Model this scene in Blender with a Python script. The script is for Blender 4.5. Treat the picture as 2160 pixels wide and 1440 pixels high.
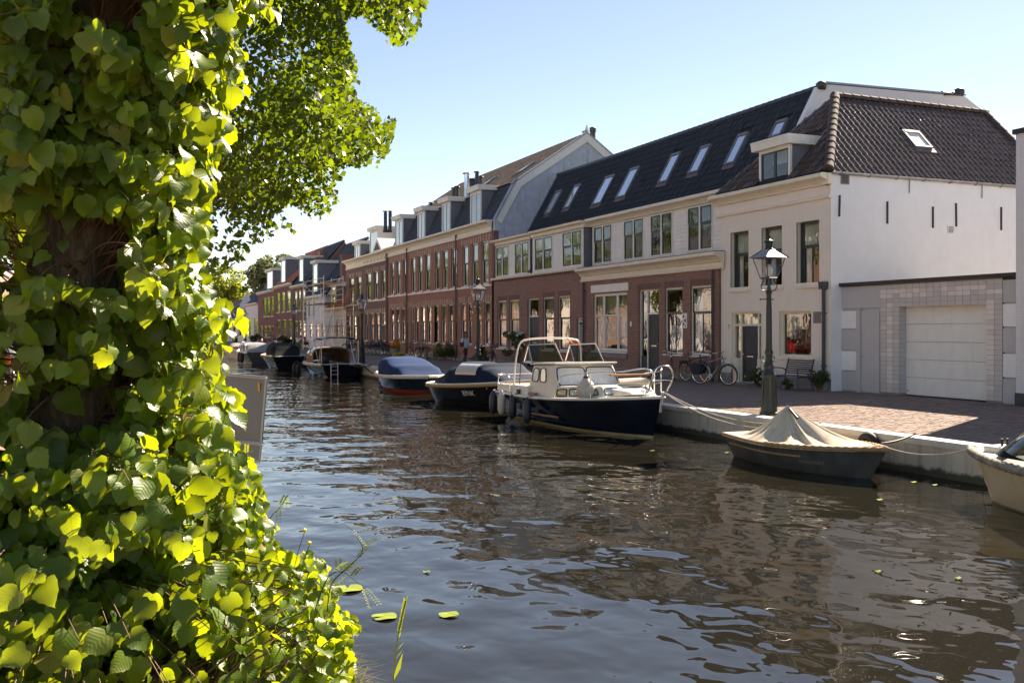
import bpy, bmesh, math, random
import numpy as np
from mathutils import Vector, Matrix

for o in list(bpy.data.objects):
    bpy.data.objects.remove(o)
SC = bpy.context.scene
COL = SC.collection
R = math.radians
rnd = random.Random(11)

# ------------------------------------------------------------------ camera, sky, sun, exposure
CAM_H, FPX, CX, CY = 1.85, 2100.0, 1080.0, 696.0
YAW = math.atan2(875.0, 2100.0)
CC, SS = math.cos(YAW), math.sin(YAW)
cam_d = bpy.data.cameras.new('camera')
cam = bpy.data.objects.new('camera', cam_d)
COL.objects.link(cam)
cam.location = (0, 0, CAM_H)
cam.rotation_euler = (R(90), 0, -YAW)
cam_d.lens = 35.0
cam_d.sensor_width = 36.0
cam_d.shift_y = -24.0 / 2160.0
cam_d.clip_start = 0.05
cam_d.clip_end = 3000
SC.camera = cam

SUN_EL, SUN_AZ = R(38.3), math.atan2(0.861, 0.508)      # azimuth from +y (along the canal) towards +x (behind the houses)
world = bpy.data.worlds.new('World')
SC.world = world
world.use_nodes = True
wn = world.node_tree
bg = wn.nodes['Background']
sky = wn.nodes.new('ShaderNodeTexSky')
sky.sky_type = 'NISHITA'
sky.sun_disc = False
sky.sun_elevation = SUN_EL
sky.sun_rotation = SUN_AZ
sky.air_density = 0.78
sky.dust_density = 0.1
sky.ozone_density = 1.0
wn.links.new(sky.outputs[0], bg.inputs[0])
bg.inputs[1].default_value = 0.052
sun_d = bpy.data.lights.new('sun', 'SUN')
sun = bpy.data.objects.new('sun', sun_d)
COL.objects.link(sun)
sun_vec = Vector((math.sin(SUN_AZ) * math.cos(SUN_EL), math.cos(SUN_AZ) * math.cos(SUN_EL), math.sin(SUN_EL)))
sun.rotation_euler = sun_vec.to_track_quat('Z', 'Y').to_euler()
sun.location = sun_vec * 60
sun_d.energy = 4.0
sun_d.angle = R(0.53)
sun_d.color = (1.0, 0.94, 0.84)
SC.view_settings.view_transform = 'Standard'
SC.view_settings.look = 'None'
SC.view_settings.exposure = 1.95
SC.view_settings.gamma = 1.0
SC.view_settings.use_curve_mapping = False
SC.view_settings.use_white_balance = True          # the photograph's warm daylight balance
SC.view_settings.white_balance_temperature = 7700
SC.view_settings.white_balance_tint = 15
SC.cycles.use_denoising = True
SC.cycles.max_bounces = 8
SC.cycles.transparent_max_bounces = 16
SC.cycles.caustics_reflective = False
SC.cycles.caustics_refractive = False

# ------------------------------------------------------------------ measuring helpers (image point -> place in the world)
def _u(px): return (px - CX) / FPX
def on_x(px, py, X):
    u = _u(px); k = X / (u * CC + SS)
    return k * (CC - SS * u), CAM_H + k * (CY - py) / FPX
def yx(px, X): return on_x(px, 0, X)[0]
def zx(px, py, X): return on_x(px, py, X)[1]
def on_y(px, py, Y):
    u = _u(px); k = Y / (CC - SS * u)
    return k * (u * CC + SS), CAM_H + k * (CY - py) / FPX
def on_z(px, py, Z):
    u = _u(px); k = (CAM_H - Z) * FPX / (py - CY)
    return k * (u * CC + SS), k * (CC - SS * u)
def at_k(px, py, k):
    u = _u(px)
    return Vector((k * (u * CC + SS), k * (CC - SS * u), CAM_H + k * (CY - py) / FPX))
def project(p):
    xc = CC * p[0] - SS * p[1]; yc = SS * p[0] + CC * p[1]
    if yc < 0.05: return None
    return CX + FPX * xc / yc, CY - FPX * (p[2] - CAM_H) / yc, yc
def inside(poly, x, y):
    r = False; j = len(poly) - 1
    for i in range(len(poly)):
        xi, yi = poly[i]; xj, yj = poly[j]
        if (yi > y) != (yj > y) and x < (xj - xi) * (y - yi) / (yj - yi) + xi: r = not r
        j = i
    return r

# ------------------------------------------------------------------ objects
def empty(name, loc=(0, 0, 0), rz=0.0):
    o = bpy.data.objects.new(name, None)
    o.empty_display_size = 0.2
    COL.objects.link(o); o.location = loc; o.rotation_euler = (0, 0, rz)
    return o
def tag(o, label=None, cat=None, group=None, kind=None):
    if label: o['label'] = label
    if cat: o['category'] = cat
    if group: o['group'] = group
    if kind: o['kind'] = kind
    return o
def link(name, me, parent=None, mat=None):
    o = bpy.data.objects.new(name, me)
    COL.objects.link(o)
    if parent is not None: o.parent = parent
    return o
def copy_tree(o, parent=None, depth=0):
    c = o.copy(); COL.objects.link(c); c.parent = parent
    if parent is not None: c.matrix_parent_inverse = o.matrix_parent_inverse.copy()
    for ch in KIDS.get(o.name, []):
        copy_tree(ch, c, depth + 1)
    return c
KIDS = {}
def index_kids():
    KIDS.clear()
    for o in bpy.data.objects:
        if o.parent: KIDS.setdefault(o.parent.name, []).append(o)

class MB:
    """collects geometry; build() links it as one mesh object"""
    def __init__(s): s.v = []; s.f = []; s.m = []; s.mat = 0
    def face(s, pts):
        n = len(s.v); s.v += [tuple(p) for p in pts]; s.f.append(tuple(range(n, n + len(pts)))); s.m.append(s.mat)
    def add(s, vs, fs):
        n = len(s.v); s.v += [tuple(p) for p in vs]
        for f in fs: s.f.append(tuple(i + n for i in f)); s.m.append(s.mat)
    def box(s, x0, x1, y0, y1, z0, z1):
        if x1 < x0: x0, x1 = x1, x0
        if y1 < y0: y0, y1 = y1, y0
        if z1 < z0: z0, z1 = z1, z0
        s.add([(x0,y0,z0),(x1,y0,z0),(x1,y1,z0),(x0,y1,z0),(x0,y0,z1),(x1,y0,z1),(x1,y1,z1),(x0,y1,z1)],
              [(0,3,2,1),(4,5,6,7),(0,1,5,4),(1,2,6,5),(2,3,7,6),(3,0,4,7)])
        return s
    def prism(s, poly, axis, a, b):
        """poly: 2D points; axis 'x': (y,z) extruded in x, 'y': (x,z), 'z': (x,y)"""
        mk = {'x': lambda p, t: (t, p[0], p[1]), 'y': lambda p, t: (p[0], t, p[1]), 'z': lambda p, t: (p[0], p[1], t)}[axis]
        n = len(poly)
        vs = [mk(p, a) for p in poly] + [mk(p, b) for p in poly]
        fs = [tuple(range(n))[::-1], tuple(range(n, 2 * n))] + [(i, (i + 1) % n, n + (i + 1) % n, n + i) for i in range(n)]
        s.add(vs, fs); return s
    def tube(s, pts, r, n=6, close=False, cap=True):
        pts = [Vector(p) for p in pts]
        rs = r if isinstance(r, (list, tuple)) else [r] * len(pts)
        m = len(pts); base = len(s.v); up = None
        for i, p in enumerate(pts):
            if close: t = pts[(i + 1) % m] - pts[i - 1]
            else: t = pts[min(i + 1, m - 1)] - pts[max(i - 1, 0)]
            if t.length < 1e-9: t = Vector((0, 0, 1))
            t.normalize()
            if up is None: up = Vector((0, 0, 1)) if abs(t.z) < 0.9 else Vector((1, 0, 0))
            a = t.cross(up)
            if a.length < 1e-5: a = t.cross(Vector((0.3, 1, 0.2)))
            a.normalize(); b = a.cross(t); up = b
            for k in range(n):
                th = 2 * math.pi * k / n
                s.v.append(tuple(p + (a * math.cos(th) + b * math.sin(th)) * rs[i]))
        for i in range(m if close else m - 1):
            j = (i + 1) % m
            for k in range(n):
                k2 = (k + 1) % n
                s.f.append((base + i * n + k, base + i * n + k2, base + j * n + k2, base + j * n + k)); s.m.append(s.mat)
        if cap and not close:
            s.f.append(tuple(base + k for k in range(n))); s.m.append(s.mat)
            s.f.append(tuple(base + (m - 1) * n + k for k in range(n))[::-1]); s.m.append(s.mat)
        return s
    def lathe(s, prof, c=(0, 0, 0), n=16):
        base = len(s.v)
        for (r, z) in prof:
            for k in range(n):
                t = 2 * math.pi * k / n
                s.v.append((c[0] + r * math.cos(t), c[1] + r * math.sin(t), c[2] + z))
        for i in range(len(prof) - 1):
            for k in range(n):
                k2 = (k + 1) % n
                s.f.append((base + i * n + k, base + i * n + k2, base + (i + 1) * n + k2, base + (i + 1) * n + k)); s.m.append(s.mat)
        s.f.append(tuple(base + k for k in range(n))[::-1]); s.m.append(s.mat)
        s.f.append(tuple(base + (len(prof) - 1) * n + k for k in range(n))); s.m.append(s.mat)
        return s
    def grid(s, fn, nu, nv, closed_u=False):
        base = len(s.v)
        for j in range(nv + 1):
            for i in range(nu if closed_u else nu + 1):
                s.v.append(tuple(fn(i / nu, j / nv)))
        w = nu if closed_u else nu + 1
        for j in range(nv):
            for i in range(nu):
                i2 = (i + 1) % w
                s.f.append((base + j * w + i, base + j * w + i2, base + (j + 1) * w + i2, base + (j + 1) * w + i)); s.m.append(s.mat)
        return s
    def mesh(s, name, mat=None, smooth=False, angle=None):
        me = bpy.data.meshes.new(name)
        me.from_pydata(s.v, [], s.f)
        mats = mat if isinstance(mat, (list, tuple)) else [mat]
        for m in mats: me.materials.append(m)
        if len(mats) > 1: me.polygons.foreach_set('material_index', s.m)
        if smooth: me.polygons.foreach_set('use_smooth', [True] * len(s.f))
        me.update()
        if smooth and angle:
            me.set_sharp_from_angle(angle=R(angle))
        return me
    def build(s, name, mat, parent=None, smooth=False, angle=None, bevel=0.0):
        o = link(name, s.mesh(name, mat, smooth, angle), parent)
        if bevel:
            b = o.modifiers.new('Bevel', 'BEVEL'); b.width = bevel; b.segments = 2; b.limit_method = 'ANGLE'
        return o

def arc_pts(p0, p1, sag, n=14):
    p0, p1 = Vector(p0), Vector(p1)
    return [p0.lerp(p1, i / n) - Vector((0, 0, sag * 4 * (i / n) * (1 - i / n))) for i in range(n + 1)]
def smooth_path(pts, n=5):
    """Catmull-Rom through pts"""
    P = [Vector(p) for p in pts]; out = []
    for i in range(len(P) - 1):
        p0, p1, p2, p3 = P[max(i-1,0)], P[i], P[i+1], P[min(i+2,len(P)-1)]
        for k in range(n):
            t = k / n
            out.append(0.5*((2*p1)+(p2-p0)*t+(2*p0-5*p1+4*p2-p3)*t*t+(3*p1-p0-3*p2+p3)*t**3))
    out.append(P[-1]); return out

# ------------------------------------------------------------------ materials
M = {}
class NT:
    def __init__(s, name):
        s.mat = bpy.data.materials.new(name); s.mat.use_nodes = True
        s.t = s.mat.node_tree; s.n = s.t.nodes; s.p = s.n['Principled BSDF']; s.out = s.n['Material Output']
        M[name] = s.mat
    def node(s, typ, **kw):
        n = s.n.new(typ)
        for k, v in kw.items():
            if k in n.inputs.keys(): s.set(n.inputs[k], v)
            elif isinstance(k, str) and hasattr(n, k): setattr(n, k, v)
        return n
    def set(s, inp, v):
        if isinstance(v, bpy.types.NodeSocket): s.t.links.new(v, inp)
        elif isinstance(v, (tuple, list)) and len(v) == 3 and inp.type == 'RGBA': inp.default_value = (*v, 1)
        else: inp.default_value = v
    def P(s, **kw):
        for k, v in kw.items(): s.set(s.p.inputs[k.replace('_', ' ')], v)
    def pos(s): return s.node('ShaderNodeNewGeometry').outputs['Position']
    def objco(s): return s.node('ShaderNodeTexCoord').outputs['Object']
    def math(s, op, a, b=0.0, clamp=False):
        n = s.n.new('ShaderNodeMath'); n.operation = op; n.use_clamp = clamp
        s.set(n.inputs[0], a); s.set(n.inputs[1], b); return n.outputs[0]
    def noise(s, vec, scale=5, detail=3, rough=0.55, dist=0.0):
        n = s.n.new('ShaderNodeTexNoise'); n.inputs['Scale'].default_value = scale; n.inputs['Detail'].default_value = detail
        n.inputs['Roughness'].default_value = rough; n.inputs['Distortion'].default_value = dist
        if vec is not None: s.t.links.new(vec, n.inputs['Vector'])
        return n.outputs['Fac']
    def ramp(s, fac, stops):
        n = s.n.new('ShaderNodeValToRGB'); e = n.color_ramp.elements
        while len(e) < len(stops): e.new(0.5)
        for el, (p, c) in zip(e, stops):
            el.position = p; el.color = (*c, 1) if len(c) == 3 else c
        s.t.links.new(fac, n.inputs[0]); return n.outputs[0]
    def mix(s, fac, a, b, blend='MIX'):
        n = s.n.new('ShaderNodeMix'); n.data_type = 'RGBA'; n.blend_type = blend
        s.set(n.inputs[0], fac); s.set(n.inputs[6], a); s.set(n.inputs[7], b); return n.outputs[2]
    def mapping(s, vec, scale=(1,1,1), loc=(0,0,0), rot=(0,0,0)):
        n = s.n.new('ShaderNodeMapping'); n.inputs['Scale'].default_value = scale; n.inputs['Location'].default_value = loc
        n.inputs['Rotation'].default_value = rot
        s.t.links.new(vec, n.inputs['Vector']); return n.outputs[0]
    def bump(s, h, strength=0.3, dist=0.01, normal=None):
        n = s.n.new('ShaderNodeBump'); n.inputs['Strength'].default_value = strength; n.inputs['Distance'].default_value = dist
        s.t.links.new(h, n.inputs['Height'])
        if normal is not None: s.t.links.new(normal, n.inputs['Normal'])
        s.t.links.new(n.outputs[0], s.p.inputs['Normal']); return n.outputs[0]
    def rand(s):
        a = s.node('ShaderNodeObjectInfo').outputs['Random']; b = s.node('ShaderNodeNewGeometry').outputs['Random Per Island']
        return s.math('FRACT', s.math('ADD', a, b))

def plain(name, col, rough=0.5, metal=0.0, vary=0.12, scale=3.0, bump=0.0, spec=None, dirt=None, coat=0.0):
    """a surface with soft tone variation, fine relief and optional streaky dirt"""
    t = NT(name)
    p = t.pos()
    f = t.noise(p, scale, 5, 0.6)
    lo = tuple(c * (1 - vary) for c in col); hi = tuple(min(1, c * (1 + vary)) for c in col)
    c = t.ramp(f, [(0.3, lo), (0.7, hi)])
    if dirt:
        st = t.noise(t.mapping(p, (2.2, 2.2, 0.25)), 2.0, 6, 0.65)
        c = t.mix(t.ramp(st, [(0.52, (0, 0, 0)), (0.75, (dirt[3],) * 3)]), c, dirt[:3])
    t.P(Base_Color=c, Roughness=rough, Metallic=metal)
    if spec is not None: t.P(Specular_IOR_Level=spec)
    if coat: t.P(Coat_Weight=coat, Coat_Roughness=0.08)
    if bump: t.bump(t.noise(p, scale * 14, 4), bump, 0.006)
    return t.mat

def brick(name, c1, c2, mortar, bw=0.215, rh=0.062, ms=0.006, vary=0.35):
    t = NT(name)
    p = t.pos()
    sx = t.node('ShaderNodeSeparateXYZ', Vector=p)
    cv = t.node('ShaderNodeCombineXYZ', X=t.math('ADD', sx.outputs[0], sx.outputs[1]), Y=sx.outputs[2])
    b = t.node('ShaderNodeTexBrick', Vector=cv.outputs[0], Color1=c1, Color2=c2, Mortar=mortar, Scale=1.0)
    b.inputs['Brick Width'].default_value = bw; b.inputs['Row Height'].default_value = rh
    b.inputs['Mortar Size'].default_value = ms; b.inputs['Mortar Smooth'].default_value = 0.15; b.inputs['Bias'].default_value = 0.0
    b.offset = 0.5
    n = t.noise(p, 0.9, 5, 0.65)
    n2 = t.noise(t.mapping(p, (1.5, 1.5, 0.3)), 1.5, 5, 0.6)
    c = t.mix(t.ramp(n, [(0.35, (0, 0, 0)), (0.72, (vary,) * 3)]), b.outputs['Color'], tuple(x * 0.55 for x in c1))
    c = t.mix(t.ramp(n2, [(0.55, (0, 0, 0)), (0.8, (0.3,) * 3)]), c, (0.3, 0.27, 0.24))
    t.P(Base_Color=c, Roughness=0.85)
    hgt = t.math('ADD', t.math('MULTIPLY', b.outputs['Fac'], -1.0), t.math('MULTIPLY', t.noise(p, 60, 3), 0.4))
    t.bump(hgt, 0.6, 0.008)
    return t.mat

brick('brick_brown', (0.33, 0.155, 0.105), (0.225, 0.105, 0.078), (0.4, 0.34, 0.3), vary=.25)
brick('brick_red', (0.42, 0.17, 0.105), (0.33, 0.125, 0.08), (0.4, 0.32, 0.26), vary=.25)
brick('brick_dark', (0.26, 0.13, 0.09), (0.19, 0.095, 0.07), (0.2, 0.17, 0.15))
brick('brick_far', (0.3, 0.12, 0.09), (0.22, 0.09, 0.075), (0.22, 0.18, 0.16))
brick('brick_pink', (0.38, 0.23, 0.17), (0.32, 0.18, 0.13), (0.34, 0.28, 0.23))
brick('brick_white', (0.76, 0.76, 0.77), (0.74, 0.74, 0.75), (0.66, 0.66, 0.67), vary=0.06)
plain('stucco_cream', (0.84, 0.76, 0.66), 0.8, vary=0.03, bump=0.15, dirt=(0.62, 0.57, 0.5, 0.12))
plain('stucco_white', (0.78, 0.785, 0.8), 0.85, vary=0.03, bump=0.2, dirt=(0.56, 0.56, 0.55, 0.16))
plain('render_grey', (0.5, 0.54, 0.6), 0.9, vary=0.12, bump=0.3, dirt=(0.2, 0.22, 0.25, 0.6))
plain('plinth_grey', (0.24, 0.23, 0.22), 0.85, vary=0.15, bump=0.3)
plain('paint_white', (0.82, 0.79, 0.72), 0.45, vary=0.04, dirt=(0.5, 0.46, 0.38, 0.25))
plain('paint_cream', (0.8, 0.72, 0.56), 0.45, vary=0.05, dirt=(0.5, 0.45, 0.35, 0.3))
plain('paint_yellow', (0.55, 0.44, 0.25), 0.5, vary=0.06)
plain('clapboard_paint', (0.82, 0.79, 0.72), 0.5, vary=0.05, dirt=(0.5, 0.48, 0.42, 0.3))
plain('sash_dark', (0.03, 0.045, 0.04), 0.35, vary=0.2)
plain('sash_green', (0.035, 0.05, 0.04), 0.35, vary=0.2)
plain('door_dark', (0.025, 0.032, 0.04), 0.55, vary=0.2)
plain('lead_grey', (0.17, 0.18, 0.21), 0.6, vary=0.2, dirt=(0.28, 0.28, 0.3, 0.4))
plain('zinc', (0.3, 0.31, 0.33), 0.45, metal=0.6, vary=0.2)
plain('iron_dark', (0.02, 0.02, 0.022), 0.5, vary=0.3, bump=0.2)
plain('pipe_dark', (0.04, 0.045, 0.055), 0.5, vary=0.2)
plain('pipe_brown', (0.16, 0.11, 0.09), 0.5, vary=0.2)
plain('garage_grey', (0.5, 0.49, 0.5), 0.5, vary=0.04, dirt=(0.3, 0.29, 0.28, 0.2))
plain('garage_white', (0.82, 0.83, 0.84), 0.35, vary=0.04)
plain('garage_door', (0.82, 0.8, 0.76), 0.45, vary=0.04, dirt=(0.5, 0.46, 0.4, 0.25))
plain('tile_light', (0.72, 0.67, 0.65), 0.3, vary=0.05)
plain('tile_mid', (0.52, 0.5, 0.5), 0.3, vary=0.06)
plain('tile_pink', (0.62, 0.56, 0.55), 0.3, vary=0.05)
plain('grout', (0.27, 0.22, 0.21), 0.9, vary=0.1)
plain('stone_trim', (0.5, 0.38, 0.29), 0.8, vary=0.15, bump=0.2)
plain('concrete', (0.4, 0.36, 0.32), 0.85, vary=0.12, bump=0.35, dirt=(0.2, 0.19, 0.16, 0.55))
t = NT('concrete_quay'); p = t.pos(); z_ = t.node('ShaderNodeSeparateXYZ', Vector=p).outputs[2]
c = t.ramp(t.noise(p, 3, 6, .65), [(.3, (.5, .46, .41)), (.7, (.6, .56, .5))])
c = t.mix(t.ramp(t.noise(t.mapping(p, (2.5, 2.5, .3)), 2, 6, .7), [(.5, (0, 0, 0)), (.72, (.6,) * 3)]), c, (.19, .165, .12))
alg = t.math('ADD', t.math('MULTIPLY', z_, -9.0), t.math('MULTIPLY', t.noise(p, 5, 4), 1.6))
c = t.mix(t.ramp(t.math('SUBTRACT', alg, 4.0), [(.35, (0, 0, 0)), (.9, (.92,) * 3)]), c, (.035, .035, .018))
t.P(Base_Color=c, Roughness=.85); t.bump(t.noise(p, 30, 5), .35, .008)
plain('concrete_cap', (0.58, 0.56, 0.52), 0.8, vary=0.1, bump=0.3, dirt=(0.4, 0.37, 0.3, 0.4))
plain('wood_bench', (0.3, 0.21, 0.13), 0.6, vary=0.25, scale=8)
plain('bench_blue', (0.05, 0.055, 0.075), 0.4, vary=0.15)
plain('lamp_green', (0.02, 0.03, 0.026), 0.42, vary=0.35, scale=9, bump=0.25)
plain('lamp_cap', (0.2, 0.19, 0.18), 0.35, metal=0.5, vary=0.3)
plain('rubber', (0.02, 0.02, 0.022), 0.7, vary=0.2)
plain('chrome', (0.75, 0.75, 0.74), 0.18, metal=1.0, vary=0.04)
plain('steel', (0.6, 0.6, 0.6), 0.35, metal=0.8, vary=0.1)
plain('bike_black', (0.02, 0.02, 0.022), 0.35, vary=0.2)
plain('bike_red', (0.35, 0.03, 0.025), 0.35, vary=0.1)
plain('bike_silver', (0.35, 0.36, 0.38), 0.3, metal=0.7, vary=0.1)
plain('pannier', (0.018, 0.018, 0.03), 0.75, vary=0.3, bump=0.3)
plain('red_reflector', (0.5, 0.02, 0.02), 0.25, vary=0.05)
plain('curtain', (0.85, 0.85, 0.84), 0.95, vary=0.06)
plain('curtain_dim', (0.6, 0.6, 0.58), 0.95, vary=0.15)
plain('blind_green', (0.4, 0.4, 0.22), 0.8, vary=0.1)
plain('chimney_metal', (0.05, 0.05, 0.055), 0.5, vary=0.2)
plain('terracotta', (0.3, 0.13, 0.07), 0.8, vary=0.15)
plain('orange_sticker', (0.85, 0.38, 0.02), 0.5, vary=0.05)
plain('black_print', (0.012, 0.012, 0.014), 0.6, vary=0.05)
plain('white_print', (0.8, 0.79, 0.75), 0.5, vary=0.03)

def glass(name, tint=(0.8, 0.84, 0.84), boost=1.7, wav=0.15):
    t = NT(name)
    lw = t.node('ShaderNodeLayerWeight'); lw.inputs['Blend'].default_value = 0.5
    f5 = t.math('POWER', lw.outputs['Facing'], 5.0)
    f = t.math('MULTIPLY', t.math('ADD', t.math('MULTIPLY', f5, 0.95), 0.045), boost, True)
    tr = t.node('ShaderNodeBsdfTransparent', Color=tint)
    gl = t.node('ShaderNodeBsdfGlossy', Color=(1, 1, 1)); gl.inputs['Roughness'].default_value = 0.0
    b = t.n.new('ShaderNodeBump'); b.inputs['Strength'].default_value = wav; b.inputs['Distance'].default_value = 0.02
    t.t.links.new(t.noise(t.pos(), 2.3, 2), b.inputs['Height']); t.t.links.new(b.outputs[0], gl.inputs['Normal'])
    mx = t.node('ShaderNodeMixShader'); t.set(mx.inputs[0], f); t.t.links.new(tr.outputs[0], mx.inputs[1]); t.t.links.new(gl.outputs[0], mx.inputs[2])
    t.t.links.new(mx.outputs[0], t.out.inputs[0])
    return t.mat
glass('glass', boost=2.2)
glass('glass_clear', (0.95, 0.96, 0.96), 1.1, 0.0)
glass('glass_tint', (0.35, 0.37, 0.38), 1.3, 0.0)

def tile_mat(name, c1, c2, rough=0.45, spec=0.5):
    t = NT(name); p = t.pos()
    c = t.mix(t.rand(), c1, c2)
    c = t.mix(t.ramp(t.noise(p, 2.5, 5, 0.7), [(0.5, (0, 0, 0)), (0.75, (0.5,) * 3)]), c, tuple(x * 0.6 for x in c1))
    c = t.mix(t.ramp(t.noise(p, 9, 5, 0.7), [(0.62, (0, 0, 0)), (0.8, (0.35,) * 3)]), c, (0.16, 0.15, 0.12))
    t.P(Base_Color=c, Roughness=rough)
    t.bump(t.noise(p, 50, 3), 0.15, 0.004)
    return t.mat
tile_mat('pantile_black', (0.028, 0.03, 0.034), (0.045, 0.046, 0.05), 0.42)
tile_mat('pantile_brown', (0.075, 0.05, 0.04), (0.125, 0.08, 0.06), 0.27)
tile_mat('pantile_red', (0.4, 0.12, 0.05), (0.52, 0.17, 0.075), 0.6)
tile_mat('pantile_weathered', (0.17, 0.12, 0.085), (0.24, 0.17, 0.115), 0.75)
tile_mat('slate', (0.05, 0.055, 0.065), (0.07, 0.075, 0.09), 0.5)
plain('ridge_tile', (0.075, 0.055, 0.045), 0.85, vary=0.2, bump=0.2)
plain('roof_deck', (0.02, 0.018, 0.016), 0.9, vary=0.2)

def paver_mat(name, c1, c2, c3, bw, rh, rot=False, geo=False):
    t = NT(name); p = t.pos()
    if geo:
        r = t.rand()
        c = t.ramp(r, [(0.0, c1), (0.45, c2), (0.8, c3), (1.0, tuple(x * 1.25 for x in c3))])
        h = t.noise(p, 40, 4)
    else:
        v = t.mapping(p, (1, 1, 1), rot=(0, 0, R(90) if rot else 0))
        b = t.node('ShaderNodeTexBrick', Vector=v, Color1=c1, Color2=c3, Mortar=(0.09, 0.075, 0.06), Scale=1.0)
        b.inputs['Brick Width'].default_value = bw; b.inputs['Row Height'].default_value = rh
        b.inputs['Mortar Size'].default_value = 0.005; b.inputs['Mortar Smooth'].default_value = 0.2
        c = b.outputs['Color']
        h = t.math('ADD', t.math('MULTIPLY', b.outputs['Fac'], -1.0), t.math('MULTIPLY', t.noise(p, 40, 4), 0.5))
    n = t.noise(p, 0.5, 6, 0.7)
    c = t.mix(t.ramp(n, [(0.4, (0, 0, 0)), (0.7, (0.45,) * 3)]), c, (0.2, 0.165, 0.13))
    c = t.mix(t.ramp(t.noise(p, 5, 6, 0.7), [(0.5, (0, 0, 0)), (0.8, (0.5,) * 3)]), c, tuple(x * 0.5 for x in c1))
    t.P(Base_Color=c, Roughness=0.85)
    t.bump(h, 0.5, 0.008)
paver_mat('paver', (0.19, 0.12, 0.1), (0.24, 0.16, 0.13), (0.29, 0.2, 0.16), 0.2, 0.06, geo=True)
paver_mat('paving', (0.19, 0.12, 0.1), (0.235, 0.155, 0.13), (0.27, 0.185, 0.15), 0.2, 0.06)
paver_mat('paving_red', (0.36, 0.19, 0.13), (0.34, 0.18, 0.13), (0.42, 0.24, 0.17), 0.2, 0.06, rot=True)
plain('earth', (0.1, 0.08, 0.05), 0.95, vary=0.3, bump=0.4)
plain('joint_sand', (0.15, 0.125, 0.1), 0.95, vary=0.2, bump=0.4)

# water
t = NT('water')
p = t.pos()
n1 = t.noise(t.mapping(p, (1.0, 0.75, 1)), 1.0, 1.0, 0.4, 0.25)
n2 = t.noise(t.mapping(p, (1.0, 0.8, 1), loc=(7, 3, 0)), 3.4, 1.3, 0.45, 0.3)
n3 = t.noise(t.mapping(p, (1.0, 1.0, 1), loc=(2, 9, 0)), 0.33, 1.0, 0.5)
amp = t.ramp(t.noise(t.mapping(p, loc=(1, 5, 0)), 0.16, 2), [(0.3, (0.45,) * 3), (0.7, (1,) * 3)])
hh = t.math('ADD', t.math('MULTIPLY', n1, 1.0), t.math('MULTIPLY', n2, 0.18))
hh = t.math('MULTIPLY', hh, amp)
hh = t.math('ADD', hh, t.math('MULTIPLY', n3, 0.6))
t.P(Base_Color=(0.014, 0.0125, 0.008), Roughness=0.012, IOR=1.33)
t.bump(hh, 1.0, 0.088)

def leaf_mat(name, refl, trans, yellow, tw=0.5, rough=0.38, veins=True, stops=None):
    t = NT(name)
    r = t.rand()
    c = t.ramp(r, [(0.0, tuple(x * 0.7 for x in refl)), (0.55, refl), (0.85, tuple(x * 1.35 for x in refl)), (1.0, yellow)])
    if stops: c = t.ramp(r, stops)
    tc = t.ramp(r, [(0.0, tuple(x * 0.75 for x in trans)), (0.6, trans), (1.0, tuple(min(1, x * 1.3) for x in trans))])
    if veins:
        uv = t.node('ShaderNodeTexCoord').outputs['UV']
        s = t.node('ShaderNodeSeparateXYZ', Vector=uv)
        au = t.math('ABSOLUTE', t.math('SUBTRACT', s.outputs[0], 0.5))
        mid = t.math('LESS_THAN', au, 0.018)
        w = t.math('FRACT', t.math('MULTIPLY', t.math('SUBTRACT', s.outputs[1], t.math('MULTIPLY', au, 0.75)), 6.5))
        side = t.math('LESS_THAN', t.math('ABSOLUTE', t.math('SUBTRACT', w, 0.5)), 0.055)
        v = t.math('MAXIMUM', mid, side)
        c = t.mix(t.math('MULTIPLY', v, 0.35), c, tuple(min(1, x * 2.2) for x in refl))
        tc = t.mix(t.math('MULTIPLY', v, 0.4), tc, tuple(x * 0.55 for x in trans))
        tri = t.math('ABSOLUTE', t.math('SUBTRACT', w, 0.5))
        t.bump(t.math('ADD', tri, t.math('MULTIPLY', t.noise(t.objco(), 40, 3), 0.5)), 0.35, 0.004)
    t.P(Base_Color=c, Roughness=rough)
    tl = t.node('ShaderNodeBsdfTranslucent', Color=tc)
    mx = t.node('ShaderNodeMixShader'); mx.inputs[0].default_value = tw
    t.t.links.new(t.p.outputs[0], mx.inputs[1]); t.t.links.new(tl.outputs[0], mx.inputs[2])
    t.t.links.new(mx.outputs[0], t.out.inputs[0])
    return t.mat
leaf_mat('leaf', (0.08, 0.15, 0.014), (0.44, 0.52, 0.015), (0.22, 0.22, 0.03), 0.5, stops=[(0.0, (.045, .095, .012)), (0.3, (.08, .155, .018)), (0.6, (.115, .21, .02)), (0.84, (.19, .28, .04)), (0.97, (.26, .29, .06)), (1.0, (.3, .2, .05))])
leaf_mat('leaf_bough', (0.06, 0.11, 0.016), (0.24, 0.34, 0.012), (0.1, 0.13, 0.02), 0.42, 0.38, False)
leaf_mat('leaf_crown', (0.06, 0.105, 0.016), (0.28, 0.37, 0.014), (0.12, 0.15, 0.02), 0.5, 0.4, False)
leaf_mat('leaf_willow', (0.13, 0.15, 0.075), (0.3, 0.34, 0.13), (0.1, 0.11, 0.05), 0.4, 0.5, False)
leaf_mat('leaf_purple', (0.04, 0.016, 0.016), (0.1, 0.03, 0.02), (0.05, 0.02, 0.02), 0.4, 0.5, False)
leaf_mat('leaf_shrub', (0.04, 0.07, 0.018), (0.14, 0.22, 0.02), (0.07, 0.1, 0.02), 0.4, 0.5, False)
leaf_mat('leaf_pale', (0.1, 0.15, 0.025), (0.42, 0.48, 0.03), (0.25, 0.22, 0.05), 0.5, 0.4, False)
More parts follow.
